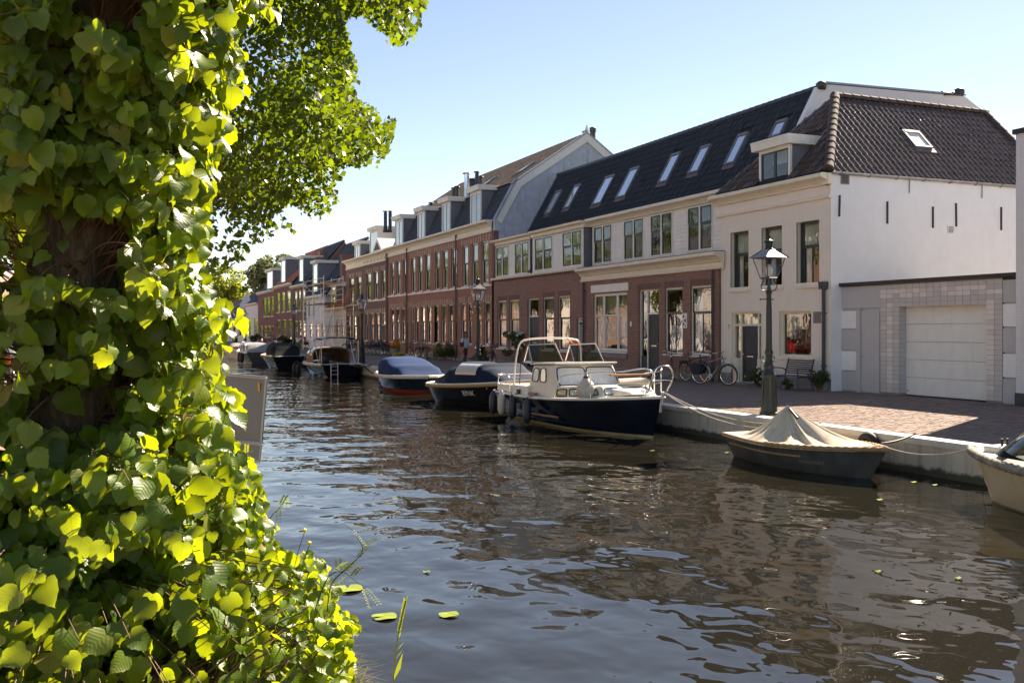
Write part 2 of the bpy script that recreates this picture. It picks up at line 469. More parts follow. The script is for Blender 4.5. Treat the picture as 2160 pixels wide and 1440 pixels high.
leaf_mat('grass_dry', (0.22, 0.18, 0.08), (0.3, 0.26, 0.1), (0.3, 0.24, 0.12), 0.4, 0.7, False)
plain('pad_green', (0.2, 0.26, 0.04), 0.8, vary=0.15, spec=0.15)
plain('petal_white', (0.8, 0.78, 0.74), 0.6, vary=0.05)
plain('petal_orange', (0.75, 0.3, 0.02), 0.6, vary=0.1)
plain('petal_yellow', (0.75, 0.6, 0.03), 0.6, vary=0.1)
plain('twig', (0.14, 0.075, 0.045), 0.7, vary=0.25)
t = NT('bark'); p = t.pos()
n = t.noise(t.mapping(p, (7, 7, 1.6)), 2.2, 7, 0.7, 0.6)
c = t.ramp(n, [(0.3, (0.035, 0.027, 0.019)), (0.52, (0.13, 0.102, 0.075)), (0.75, (0.27, 0.23, 0.18))])
c = t.mix(t.ramp(t.noise(p, 4, 4), [(0.6, (0, 0, 0)), (0.75, (0.5,) * 3)]), c, (0.1, 0.08, 0.02))
t.P(Base_Color=c, Roughness=0.95); t.bump(n, 1.0, 0.05)
# ------------------------------------------------------------------ the setting
QX, LX, WZ = 12.65, 1.15, -0.55            # right quay edge, left bank edge, water level
FX = 20.4                                   # the street front of the houses

def sheet(name, x0, x1, y0, y1, z, mat, thick=3.0):
    mb = MB(); mb.box(x0, x1, y0, y1, z - thick, z)
    o = mb.build(name, mat); o['kind'] = 'structure'; return o
sheet('ground', -600, 900, -300, 1500, -3.0, M['earth'], 1.0)
w = MB(); w.face([(LX - 0.3, -120, WZ), (QX + 0.3, -120, WZ), (QX + 0.3, 300, WZ), (LX - 0.3, 300, WZ)])
water = w.build('water', M['water']); water['kind'] = 'structure'
bed = MB(); bed.box(LX - .2, QX + .2, -120, 300, -2.4, -2.2); bed.build('canal_bed', M['earth'])['kind'] = 'structure'
far_bank = sheet('far_bank', -600, 900, 300, 1500, -0.01, M['earth'], 2.5)
left_street = sheet('left_street', -300, LX - 0.35, -120, 300, 0.0, M['paving_red'], 2.8)
lw = MB(); lw.box(LX - 0.35, LX, -120, 300, -2.8, 0.03)
lw.build('left_quay_wall', M['concrete'])['kind'] = 'structure'

# right pavement: joint sheet, real pavers near the camera, brick-textured beyond
PY0, PY1 = 7.6, 21.5
right_pave = sheet('right_pavement', QX + 0.35, 300, PY1, 300, 0.0, M['paving'], 2.8)
rp_far = sheet('right_pavement', QX + 0.35, 300, -120, PY0, 0.0, M['paving'], 2.8)
near_pave = sheet('quay_pavement', QX + 0.35, 300, PY0, PY1, -0.012, M['joint_sand'], 2.8)
cells = []
rowh, bl = 0.063, 0.205
ny = int((PY1 - PY0) / rowh)
for j in range(ny):
    y = PY0 + (j + 0.5) * rowh
    off = (j % 2) * bl / 2
    x = QX + 0.36 + off
    while x + bl < FX + 0.75:
        pr = project((x + bl / 2, y, 0))
        if pr and -60 < pr[0] < 2230: cells.append((pr[2], x, y))
        x += bl
cells.sort()
def paver_shape(mb, x0, y, dz, tilt):
    b = 0.006; x1 = x0 + bl - 0.008; y0 = y - rowh / 2 + 0.004; y1 = y + rowh / 2 - 0.004
    z = [dz - tilt, dz + tilt, dz + tilt * .5, dz - tilt * .5]
    mb.add([(x0, y0, -.03), (x1, y0, -.03), (x1, y1, -.03), (x0, y1, -.03),
            (x0 + b, y0 + b, z[0]), (x1 - b, y0 + b, z[1]), (x1 - b, y1 - b, z[2]), (x0 + b, y1 - b, z[3]),
            (x0, y0, -.008), (x1, y0, -.008), (x1, y1, -.008), (x0, y1, -.008)],
           [(4, 5, 6, 7), (0, 1, 9, 8), (1, 2, 10, 9), (2, 3, 11, 10), (3, 0, 8, 11), (8, 9, 5, 4), (9, 10, 6, 5), (10, 11, 7, 6), (11, 8, 4, 7)])
pmeshes = []
for i in range(6):
    mb = MB(); paver_shape(mb, 0, 0, rnd.uniform(-.002, .005), rnd.uniform(-.004, .004)); pmeshes.append(mb.mesh('paver', M['paver']))
mb = MB()
for i, (d, x, y) in enumerate(cells):
    if i < 300:
        o = link('paver', pmeshes[i % 6], near_pave); o.location = (x, y, 0)
    else:
        paver_shape(mb, x, y, rnd.uniform(-.003, .005), rnd.uniform(-.004, .004))
o = mb.build('paver', M['paver'], near_pave); o['kind'] = 'stuff'

# right quay wall: concrete panels with a pale cap each
quay = MB(); quay.box(QX + 0.05, QX + 0.34, -120, 300, -2.4, -0.02)
quay = quay.build('right_quay_wall', M['concrete']); quay['kind'] = 'structure'
def quay_panel(y0, y1):
    a = MB(); a.box(QX, QX + 0.3, y0 + .008, y1 - .008, -1.2, -0.06)
    po = a.build('concrete_panel', M['concrete_quay'], quay)
    a = MB(); a.prism([(QX - .03, -0.055), (QX - .03, 0.03), (QX - .015, 0.05), (QX + .33, 0.05), (QX + .345, 0.035), (QX + .345, -.055)], 'y', y0 + .006, y1 - .006)
    a.build('coping', M['concrete_cap'], quay)
y = -3.0
while y < 120:
    ln = 3.6 if y < 60 else 12
    quay_panel(y, y + ln); y += ln

# dry weeds along the quay cap and between pavers
def blade(mb, p, h, lean, wd):
    d = Vector((math.cos(lean[0]), math.sin(lean[0]), 0)); s = Vector((-d.y, d.x, 0)) * wd
    p = Vector(p); q = p + d * h * lean[1] * .4 + Vector((0, 0, h * .6)); t_ = p + d * h * lean[1] + Vector((0, 0, h * (1 - lean[1] * .3)))
    mb.add([p - s, p + s, q + s * .6, q - s * .6, t_], [(0, 1, 2, 3), (3, 2, 4)])
mb = MB()
for i in range(9000):
    y = 8 + 32 * rnd.random() ** 1.5
    cl = math.sin(y * 3.1) + math.sin(y * 7.7 + 1) + math.sin(y * 1.3)
    if rnd.random() > .35 + .25 * cl: continue
    x = QX + 0.36 + abs(rnd.gauss(0, .10 if rnd.random() < .8 else .45))
    blade(mb, (x, y, -.01), rnd.uniform(.012, .05) * (1.6 if rnd.random() < .08 else 1), (rnd.uniform(0, 6.28), rnd.uniform(.3, 1.2)), .004)
for i in range(1500):                      # tuft round the foot of the near lamp
    y = rnd.gauss(18.7, .8); x = QX + .4 + abs(rnd.gauss(0, .35))
    blade(mb, (x, y, -.01), rnd.uniform(.02, .07), (rnd.uniform(0, 6.28), rnd.uniform(.3, 1.2)), .004)
o = mb.build('dry_weeds', M['grass_dry']); tag(o, 'low dry grass and moss along the pale quay edge and pavers', 'grass', kind='stuff')

# ------------------------------------------------------------------ house building kit
def wall_cells(mb, X, y0, y1, z0, z1, openings, depth=0.13):
    ys = sorted({y0, y1} | {v for o in openings for v in o[:2] if y0 < v < y1})
    zs = sorted({z0, z1} | {v for o in openings for v in o[2:4] if z0 < v < z1})
    for i in range(len(ys) - 1):
        for j in range(len(zs) - 1):
            yc, zc = (ys[i] + ys[i + 1]) / 2, (zs[j] + zs[j + 1]) / 2
            if any(o[0] < yc < o[1] and o[2] < zc < o[3] for o in openings): continue
            mb.face([(X, ys[i], zs[j]), (X, ys[i], zs[j + 1]), (X, ys[i + 1], zs[j + 1]), (X, ys[i + 1], zs[j])])
    for (a, b, c, d) in [o[:4] for o in openings]:
        X2 = X + depth
        mb.face([(X, a, c), (X, a, d), (X2, a, d), (X2, a, c)][::-1])
        mb.face([(X, b, c), (X, b, d), (X2, b, d), (X2, b, c)])
        mb.face([(X, a, d), (X, b, d), (X2, b, d), (X2, a, d)][::-1])
        mb.face([(X, a, c), (X, b, c), (X2, b, c), (X2, a, c)])

def front_wall(parent, X, y0, y1, z0, z1, openings, mat, depth=.13, name='wall'):
    mb = MB(); wall_cells(mb, X, y0, y1, z0, z1, openings, depth)
    return mb.build(name, mat, parent)

def shell(parent, X, y0, y1, z1, D, mat, name='side_wall'):
    """side, back walls and a ceiling that close the house behind its front"""
    mb = MB()
    for y in (y0, y1):
        mb.face([(X, y, -.05), (X + D, y, -.05), (X + D, y, z1), (X, y, z1)])
    mb.face([(X + D, y0, -.05), (X + D, y1, -.05), (X + D, y1, z1), (X + D, y0, z1)])
    mb.face([(X + .02, y0, z1 - .01), (X + D, y0, z1 - .01), (X + D, y1, z1 - .01), (X + .02, y1, z1 - .01)])
    # a back-of-room wall
    mb.face([(X + 2.6, y0, -.05), (X + 2.6, y1, -.05), (X + 2.6, y1, z1), (X + 2.6, y0, z1)])
    return mb.build(name, mat, parent)

def ring(mb, x0, x1, a, b, c, d, w):
    mb.box(x0, x1, a, a + w, c, d); mb.box(x0, x1, b - w, b, c, d)
    mb.box(x0, x1, a + w, b - w, c, c + w); mb.box(x0, x1, a + w, b - w, d - w, d)

def curtain_mesh(mb, X, a, b, c, d, amp=.03, folds=9):
    mb.grid(lambda u, v: (X + amp * math.sin(u * folds * 6.283) * (1 - .3 * v) + .01 * math.sin(u * 23), a + (b - a) * u, d + (c - d) * v), folds * 4, 2)

def window(parent, X, a, b, c, d, frame='paint_white', sash='sash_dark', rec=.09, fw=.065, cols=(0, 1), split=.62, low_cols=1, up_cols=1,
           sw=.045, curtain=None, blind=None, sill=True, mull=.07, name='window', sill_mat=None, pane='glass'):
    """a window: outer frame, sashes, panes, curtains, sill; a<b in y, c<d in z"""
    if a > b: a, b = b, a
    xf = X + rec
    f = MB(); ring(f, xf, xf + .07, a, b, c, d, fw)
    ia, ib, ic, id_ = a + fw, b - fw, c + fw, d - fw
    n = len(cols) - 1
    yy = [ia + (ib - ia) * t for t in cols]
    for t in yy[1:-1]: f.box(xf - .004, xf + .068, t - mull / 2, t + mull / 2, ic + .001, id_ - .001)
    zt = None
    if split: zt = ic + (id_ - ic) * split
    win = f.build(name, M[frame], parent)
    for i in range(n):
        ya = yy[i] + (mull / 2 if i else 0); yb = yy[i + 1] - (mull / 2 if i < n - 1 else 0)
        rows = [(ic, id_, low_cols, 0)] if zt is None else [(ic, zt, low_cols, 0), (zt, id_, up_cols, -.03)]
        for (z0, z1, nc, dx) in rows:
            s = MB(); ring(s, xf + .02 + dx, xf + .06 + dx, ya + .002, yb - .002, z0 + .002, z1 - .002, sw)
            for q in range(1, nc):
                ym = ya + (yb - ya) * q / nc; s.box(xf + .022 + dx, xf + .058 + dx, ym - .018, ym + .018, z0 + sw, z1 - sw)
            s.build('sash', M[sash], win)
            g = MB(); g.face([(xf + .04 + dx, ya + sw * .8, z0 + sw * .8), (xf + .04 + dx, ya + sw * .8, z1 - sw * .8), (xf + .04 + dx, yb - sw * .8, z1 - sw * .8), (xf + .04 + dx, yb - sw * .8, z0 + sw * .8)])
            g.build('pane', M[pane], win)
    if blind:
        bm_ = MB(); lo = id_ - (id_ - ic) * blind[1]
        curtain_mesh(bm_, xf + .13, ia, ib, lo, id_, .008, 14); bm_.build('blind', M[blind[0]], win)
    if curtain == 'full':
        bm_ = MB(); curtain_mesh(bm_, xf + .2, ia, ib, ic, id_, .03, 8); bm_.build('curtain', M['curtain_dim'], win)
    elif curtain == 'sides':
        for (p, q) in ((ia, ia + (ib - ia) * .3), (ib - (ib - ia) * .26, ib)):
            bm_ = MB(); curtain_mesh(bm_, xf + .2, p, q, ic, id_, .03, 3); bm_.build('curtain', M['curtain'], win)
    elif curtain == 'low':
        bm_ = MB(); curtain_mesh(bm_, xf + .14, ia, ib, ic, ic + (id_ - ic) * .42, .004, 5); bm_.build('curtain', M['curtain_dim'], win)
    if sill:
        s = MB(); s.prism([(X - .07, c - .075), (X - .07, c - .025), (X + rec, c), (X + rec + .02, c - .075)], 'y', a - .05, b + .05)
        s.build('sill', M[sill_mat or frame], win)
    return win

def door(parent, X, a, b, c, d, frame='paint_white', leaf='door_dark', rec=.14, light=.2, fw=.07, side=None, label=None, glazed=False):
    if a > b: a, b = b, a
    xf = X + rec
    f = MB(); f.box(xf, xf + .08, a, a + fw, c, d); f.box(xf, xf + .08, b - fw, b, c, d); f.box(xf, xf + .08, a + fw, b - fw, d - fw, d)
    ia, ib, it = a + fw, b - fw, d - fw
    if side: ib0 = ib; ib = ia + (ib - ia) * side; f.box(xf - .003, xf + .078, ib, ib + .07, c, it - .001)
    zt = it - (it - c) * light
    f.box(xf - .002, xf + .077, ia + .001, ib - .001, zt, zt + .06)
    f.box(X - .05, xf + .08, a - .06, b + .06, c - .12, c)
    fr = f.build('door_frame', M[frame], parent)
    l = MB(); l.box(xf + .02, xf + .06, ia + .004, ib - .004, c + .01, zt - .004)
    lw_, lh = ib - ia, zt - c
    zs = [(.08, .38), (.46, .94)]
    for (p, q) in zs:
        ring(l, xf + .008, xf + .022, ia + lw_ * .16, ib - lw_ * .16, c + lh * p, c + lh * q, .03)
    lf = l.build('door', M[leaf], parent)
    if label: lf['label'] = label
    h = MB(); h.tube([(xf + .02, ia + .08, c + 1.0), (xf - .03, ia + .08, c + 1.0), (xf - .03, ia + .18, c + 1.0)], .012, 6); h.build('handle', M['chrome'], lf)
    l2 = MB(); l2.box(xf - .004, xf + .021, ia + lw_ * .3, ib - lw_ * .3, c + lh * .41, c + lh * .435); l2.build('letter_slot', M['steel'], lf)
    g = MB(); g.face([(xf + .04, ia, zt + .06), (xf + .04, ia, it), (xf + .04, ib, it), (xf + .04, ib, zt + .06)]); g.build('fanlight', M['glass'], fr)
    if side:
        g = MB(); g.face([(xf + .04, ib + .07, c + .5), (xf + .04, ib + .07, it), (xf + .04, ib0, it), (xf + .04, ib0, c + .5)]); g.build('sidelight', M['glass'], fr)
        g = MB(); g.box(xf + .02, xf + .06, ib + .07, ib0, c, c + .5); g.build('panel', M[leaf], fr)
    return fr

def profile_y(parent, name, mat, prof, y0, y1):
    m_ = MB(); m_.prism(prof, 'y', y0, y1); return m_.build(name, M[mat], parent)

def cornice(parent, X, y0, y1, ztop, h=.95, proj=.42, mat='paint_cream', frieze_mat=None):
    """moulded wooden cornice over a plain frieze"""
    p = [(X + .05, ztop - .34), (X - .10, ztop - .34), (X - .13, ztop - .27), (X - .16, ztop - .25), (X - .2, ztop - .2), (X - proj + .06, ztop - .15), (X - proj, ztop - .12), (X - proj, ztop - .02), (X - proj + .03, ztop), (X + .05, ztop)]
    c_ = profile_y(parent, 'cornice', mat, p, y0, y1)
    fz_ = [(X + .04, ztop - h), (X - .07, ztop - h), (X - .09, ztop - h + .03), (X - .09, ztop - h + .08), (X - .035, ztop - h + .12), (X - .035, ztop - .345), (X + .04, ztop - .345)]
    profile_y(parent, 'frieze', frieze_mat or mat, fz_, y0 + .012, y1 - .012)
    return c_

def downpipe(parent, X, y, z0, z1, mat='pipe_dark', r=.045, hopper=False):
    m_ = MB(); m_.tube([(X - .09, y, z0), (X - .09, y, z1)], r, 8)
    z = z0 + .4
    while z < z1: m_.box(X - .15, X + .01, y - .06, y + .06, z, z + .03); z += 1.6
    if hopper: m_.prism([(X - .17, z1), (X - .2, z1 + .22), (X - .0, z1 + .22), (X - .02, z1)], 'y', y - .12, y + .12)
    return m_.build('downpipe', M[mat], parent)

def pantile_fn(w=.22, l=.35, amp=.026, thick=.018):
    """one pantile: local x across, y up the slope, z off the roof"""
    prof = [(-.5, .0), (-.36, -.35), (-.16, -.5), (.06, -.2), (.22, .45), (.36, .8), (.5, .45), (.56, .05)]
    vs, fs = [], []
    for (yy, lift) in ((0, thick * 1.25), (l * 1.1, -.004)):
        for (px, pz) in prof: vs.append((px * w, yy, pz * amp + lift))
    for (px, pz) in prof: vs.append((px * w, 0, pz * amp + thick * 1.25 - thick))
    n = len(prof)
    for i in range(n - 1):
        fs.append((i, i + 1, n + i + 1, n + i)); fs.append((2 * n + i, 2 * n + i + 1, i + 1, i))
    return vs, fs
def tile_slope(parent, origin, across, up, poly, mat, w=.22, l=.34, amp=.026, keep=0, name='roof_tile', skip=()):
    """pantiles over the polygon poly (in across/up metres); the first 'keep' nearest tiles are single parts, the rest one joined part"""
    A, U = Vector(across).normalized(), Vector(up).normalized(); N = A.cross(U).normalized()
    if N.z < 0: N = -N
    O = Vector(origin)
    xs = [p[0] for p in poly]; ys = [p[1] for p in poly]
    vs, fs = pantile_fn(w * 1.02, l, amp); va = [Vector(v) for v in vs]
    spots = []
    j = 0; y = min(ys)
    while y < max(ys):
        x = min(xs) + w / 2
        while x < max(xs):
            if inside(poly, x, y + l * .45) and not any(s[0] < x < s[1] and s[2] - l < y < s[3] for s in skip):
                spots.append((x, y))
            x += w
        y += l
    spots.sort(key=lambda s: (O + A * s[0] + U * s[1]).length)
    mat3 = Matrix((A, U, N)).transposed()
    if keep:
        me = MB(); me.add(vs, fs); me = me.mesh(name, M[mat], True, 40)
    mb = MB()
    for i, (x, y) in enumerate(spots):
        p = O + A * x + U * y + N * .035
        if i < keep:
            o = link(name, me, parent); o.matrix_local = Matrix.Translation(p) @ mat3.to_4x4()
            o.rotation_euler.rotate_axis('Z', rnd.uniform(-.015, .015))
        else:
            tw = rnd.gauss(0, .012); dz = rnd.gauss(0, .004)
            mb.add([p + A * (v.x - v.y * tw) + U * v.y + N * (v.z + dz) for v in va], fs)
    if mb.v:
        o = mb.build(name, M[mat], parent, True, 40)
        if len(spots) > keep + 1: o['kind'] = 'stuff'
    # deck below
    d = MB(); d.face([O + A * p[0] + U * p[1] for p in poly]); d.build('roof', M['roof_deck'], parent)
def ridge_row(parent, p0, p1, mat='ridge_tile', r=.13, step=.36):
    p0, p1 = Vector(p0), Vector(p1); L = (p1 - p0).length; d = (p1 - p0) / L; n = max(2, int(L / step)); s = L / n
    S = d.cross(Vector((0, 0, 1))).normalized(); Nn = S.cross(d)
    for i in range(n):
        m_ = MB(); a = p0 + d * s * i; 
        def f(u, v): 
            th = math.pi * (u * 1.16 - .08); rr = r * (1.12 - .14 * v)
            return a + d * (s * (v * 1.12)) + S * math.cos(th) * rr + Nn * (math.sin(th) * rr * .95 - .03)
        m_.grid(f, 8, 1)
        m_.face([f(u / 8, 0) for u in range(9)])
        m_.build('ridge_tile', M[mat], parent, True, 40)

def skylight(parent, O, A, U, N, x0, x1, y0, y1, pane='glass', open_=False):
    O, A, U, N = Vector(O), Vector(A), Vector(U), Vector(N)
    def bx(mb, a, b, c, d, e, f):
        vs = [O + A * x + U * y + N * z for z in (e, f) for (x, y) in ((a, c), (b, c), (b, d), (a, d))]
        mb.add(vs, [(0, 3, 2, 1), (4, 5, 6, 7), (0, 1, 5, 4), (1, 2, 6, 5), (2, 3, 7, 6), (3, 0, 4, 7)])
    m_ = MB(); fw = .07
    bx(m_, x0, x0 + fw, y0, y1, .0, .12); bx(m_, x1 - fw, x1, y0, y1, .0, .12); bx(m_, x0 + fw, x1 - fw, y0, y0 + fw, .0, .12); bx(m_, x0 + fw, x1 - fw, y1 - fw - .05, y1, .0, .13)
    o = m_.build('skylight', M['lead_grey'], parent)
    m_ = MB(); bx(m_, x0 + fw, x1 - fw, y0 + fw, y1 - fw - .05, .02, .09); m_.build('pane', M[pane], o)
    m_ = MB(); bx(m_, x0 - .05, x1 + .05, y0 - .22, y0 - .005, .02, .075); m_.build('flashing', M['lead_flash'], o)
    return o
plain('lead_flash', (0.12, 0.095, 0.09), 0.6, vary=0.2)
t = NT('skylight_glass'); t.P(Base_Color=(0.72, 0.76, 0.82), Roughness=0.03, Metallic=0.75); 
plain('milk_glass', (0.72, 0.7, 0.64), 0.25, vary=0.03)

def dormer(parent, X0, y0, y1, z0, z1, back, split_cols=2, frame='paint_white', cheek='lead_grey', fascia=.28, over=.14, slope=None, sash='paint_white', wall_mat=None):
    """box dormer: front at X0, cheeks reaching back into the roof, flat roof with fascia"""
    if y0 > y1: y0, y1 = y1, y0
    m_ = MB(); m_.prism([(X0 - over, z1 - fascia), (X0 - over - .03, z1 - fascia * .4), (X0 - over - .06, z1 - .03), (X0 - over - .04, z1), (X0 + back + .2, z1), (X0 + back + .2, z1 - fascia)], 'y', y0 - over, y1 + over)
    body = m_.build('dormer', M[frame], parent)
    for (a, b) in ((y0, y0 + .06), (y1 - .06, y1)): d = MB(); d.box(X0 + .06, X0 + back, a, b, z0, z1 - fascia - .001); d.build('cheek', M[cheek], body)
    m_ = MB(); w = .1
    ring(m_, X0, X0 + .08, y0 - .01, y1 + .01, z0, z1 - fascia - .002, w)
    m_.build('dormer_frame', M[frame], body)
    ya, yb, za, zb = y0 + w, y1 - w, z0 + w, z1 - fascia - w
    n = split_cols
    for i in range(n):
        p, q = ya + (yb - ya) * i / n, ya + (yb - ya) * (i + 1) / n
        s = MB(); ring(s, X0 + .02, X0 + .07, p, q, za, zb, .05); s.build('sash', M[sash], body)
        g = MB(); g.face([(X0 + .045, p + .04, za + .04), (X0 + .045, p + .04, zb - .04), (X0 + .045, q - .04, zb - .04), (X0 + .045, q - .04, za + .04)]); g.build('pane', M['glass'], body)
    g = MB(); g.box(X0 + .5, X0 + .55, y0 + .07, y1 - .07, z0, z1 - fascia); g.build('curtain', M['curtain_dim'], body)
    return body

def house(label, cat='house', group='houses along the quay', name='terraced_house', loc=None):
    h = empty(name, loc or (0, 0, 0)); tag(h, label, cat, group); return h

def text_obj(name, s, size, loc, rot, mat, parent=None, ext=.002):
    cu = bpy.data.curves.new(name, 'FONT'); cu.body = s; cu.size = size; cu.extrude = ext; cu.align_x = 'CENTER'; cu.align_y = 'CENTER'
    tmp = bpy.data.objects.new('tmp', cu); COL.objects.link(tmp)
    dg = bpy.context.evaluated_depsgraph_get(); me = bpy.data.meshes.new_from_object(tmp.evaluated_get(dg))
    bpy.data.objects.remove(tmp); me.materials.clear(); me.materials.append(mat)
    o = link(name, me, parent); o.location = loc; o.rotation_euler = rot; return o
# ------------------------------------------------------------------ cream house at the corner
def seg(px0, px1, X):
    a, b = yx(px0, X), yx(px1, X); return (min(a, b), max(a, b))
def yseg(p, X): return seg(p[0], p[1], X)
XA = 20.5
ya0, ya1, zA = 24.1, 29.85, 6.6
cream = house('cream stuccoed corner house with hipped dark tiled roof and one big dormer', name='corner_house')
wins = [(*seg(p0, p1, XA), 3.24, 5.25) for (p0, p1) in ((1541.4, 1579.5), (1607, 1650), (1680.5, 1728.5))]
dA = (*seg(1543, 1606, XA), 0.04, 2.47)
wA = (*seg(1643, 1711, XA), 0.98, 2.45)
recA = .2
front_wall(cream, XA, ya0, ya1, .36, zA - .3, wins + [dA, wA], M['stucco_cream'], recA)
front_wall(cream, XA - .012, ya0, ya1, -.1, .36, [(dA[0], dA[1], -.2, .5)], M['plinth_grey'], .05, 'plinth')
DX = 9.5
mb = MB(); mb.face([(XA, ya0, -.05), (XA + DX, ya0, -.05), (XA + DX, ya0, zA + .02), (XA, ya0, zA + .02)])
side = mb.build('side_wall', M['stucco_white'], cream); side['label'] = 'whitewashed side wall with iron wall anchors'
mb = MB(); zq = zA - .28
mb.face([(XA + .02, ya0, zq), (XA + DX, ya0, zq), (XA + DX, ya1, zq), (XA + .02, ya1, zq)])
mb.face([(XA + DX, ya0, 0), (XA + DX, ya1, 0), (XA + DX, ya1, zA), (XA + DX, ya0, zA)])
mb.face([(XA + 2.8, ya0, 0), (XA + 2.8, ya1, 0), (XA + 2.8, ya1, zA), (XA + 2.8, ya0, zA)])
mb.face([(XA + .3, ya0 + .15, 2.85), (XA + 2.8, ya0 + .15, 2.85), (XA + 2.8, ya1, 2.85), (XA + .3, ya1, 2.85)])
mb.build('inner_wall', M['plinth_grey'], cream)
for (a, b, c, d) in wins:
    window(cream, XA, a, b, c, d, 'sash_dark', 'sash_dark', recA - .05, .05, (0, 1), .62, low_cols=2, blind=('curtain_dim', .4), curtain='sides', sill_mat='stucco_cream')
    m_ = MB(); ring(m_, XA - .012, XA + .03, a - .1, b + .1, c - .01, d + .1, .1); m_.build('window_surround', M['stucco_cream'], cream)
# entrance: door with sidelights and fanlight
fr = MB(); xf = XA + .1; a, b, c, d = dA
lo_ = seg(1560, 1593.5, XA)
ring(fr, xf, xf + .09, a, b, .0, d, .07)
for yq in (lo_[0] - .07, lo_[1]): fr.box(xf - .003, xf + .085, yq, yq + .07, 0.01, d - .071)
fr.box(xf - .005, xf + .08, a + .071, b - .071, 1.99, 2.06)
for (p, q) in ((a + .07, lo_[0] - .07), (lo_[1] + .07, b - .07)): fr.box(XA + .02, xf + .06, p, q, 0, .88)
frame = fr.build('door_frame', M['paint_cream'], cream)
lf = MB(); lf.box(xf + .03, xf + .07, lo_[0], lo_[1], .06, 1.98); ring(lf, xf + .018, xf + .032, lo_[0] + .06, lo_[1] - .06, .16, 1.85, .05); lf.box(xf + .015, xf + .03, lo_[0] + .12, lo_[1] - .12, .9, 1.0)
lf = lf.build('door', M['door_dark'], cream)
m_ = MB(); m_.box(xf + .008, xf + .03, lo_[0] + .28, lo_[1] - .28, .93, .965); m_.build('letter_slot', M['steel'], lf)
m_ = MB(); m_.lathe([(.004, 0), (.022, .01), (.018, .03)], (0, 0, 0), 8); o = m_.build('handle', M['chrome'], lf); o.location = (xf + .01, lo_[1] - .1, 1.02); o.rotation_euler = (0, R(-90), 0)
for (p, q, r_, s_) in ((a + .07, lo_[0] - .07, .88, 1.99), (lo_[1] + .07, b - .07, .88, 1.99), (a + .07, lo_[0] - .07, 2.06, d - .07), (lo_[0], lo_[1], 2.06, d - .07), (lo_[1] + .07, b - .07, 2.06, d - .07)):
    m_ = MB(); m_.face([(xf + .05, p, r_), (xf + .05, p, s_), (xf + .05, q, s_), (xf + .05, q, r_)]); m_.build('pane', M['glass'], frame)
    m_ = MB(); curtain_mesh(m_, xf + .2, p, q, r_, s_, .015, 4); m_.build('curtain', M['curtain_dim'], frame)
m_ = MB(); m_.box(XA - .35, XA + .1, lo_[0] - .1, lo_[1] + .1, -.02, .05); m_.build('doorstep', M['plinth_grey'], cream)
window(cream, XA, *wA, 'paint_cream', 'paint_cream', .12, .07, (0, 1), None, sw=.02, sill_mat='stucco_cream')
text_obj('house_number', '7', .22, (XA - .006, yx(1538, XA), zx(1538, 690, XA)), (R(90), 0, R(-90)), M['black_print'], cream)
m_ = MB(); yv = yx(1724, XA); 
for i in range(6): m_.box(XA - .03, XA + .01, yv - .15, yv + .15, 2.08 + i * .055, 2.12 + i * .055)
m_.box(XA - .015, XA + .01, yv - .17, yv + .17, 2.06, 2.42); m_.build('vent_grille', M['plinth_grey'], cream)
downpipe(cream, XA, yx(1742, XA), .35, 3.1, 'pipe_dark', .055, True)
m_ = MB(); m_.box(XA - .16, XA - .0, yx(1742, XA) - .08, yx(1742, XA) + .08, -.02, .36); m_.build('drain_block', M['plinth_grey'], cream)
cornice(cream, XA, ya0 - .03, ya1 + .25, zA, .75, .4, 'paint_cream', 'stucco_cream')
m_ = MB(); m_.box(XA - .16, XA - .03, ya0 - .06, ya0 + .2, zA - .34, zA - .02); m_.build('cornice_bracket', M['paint_cream'], cream)
# gutter along the side wall, anchors, vents
m_ = MB(); y_ = ya0 - .07
def gut(u, v):
    th = math.pi * (1 + u); return Vector((XA - .05 + v * (DX + .1), y_ + .085 * math.cos(th), zA + .04 + .085 * math.sin(th)))
m_.grid(gut, 8, 12); g2_ = m_.build('gutter', M['zinc'], cream, True)
for i in range(9):
    m_ = MB(); xx = XA + .3 + i * 1.1; m_.tube([(xx, y_ + .09 * math.cos(math.pi * (1 + t / 8)), zA + .035 + .095 * math.sin(math.pi * (1 + t / 8))) for t in range(9)], .012, 4); m_.build('gutter_bracket', M['lead_grey'], g2_)
for (px, p0, p1, tilt) in ((1770, 412, 457, .03), (1871, 425, 472, 0), (1967, 436, 481, 0), (2016, 429, 478, -.02), (2111, 437, 486, 0)):
    x0, zt_ = on_y(px, p0, ya0); _, zb_ = on_y(px, p1, ya0)
    m_ = MB(); m_.box(-.025, .025, -.045, .01, -(zt_ - zb_) / 2, (zt_ - zb_) / 2)
    o = m_.build('wall_anchor', M['iron_dark'], cream, bevel=.008); o.location = (x0, ya0, (zt_ + zb_) / 2); o.rotation_euler = (0, tilt, 0)
for (px, py, s_) in ((1782, 378, .16), (2005, 484, .14)):
    x0, z0 = on_y(px, py, ya0); m_ = MB(); ring(m_, x0 - s_, x0 + s_, ya0 - .03, ya0 + .02, z0 - s_, z0 + s_, .03) if False else m_.box(x0 - s_, x0 + s_, ya0 - .02, ya0 + .01, z0 - s_, z0 + s_)
    o = m_.build('vent_frame', M['stucco_white' if px > 1900 else 'plinth_grey'], cream)
    m_ = MB()
    for i in range(5): m_.box(x0 - s_ * .75, x0 + s_ * .75, ya0 - .03, ya0 - .019, z0 - s_ * .75 + i * s_ * .3, z0 - s_ * .75 + i * s_ * .3 + s_ * .18)
    m_.build('vent_slat', M['iron_dark' if px < 1900 else 'plinth_grey'], o)
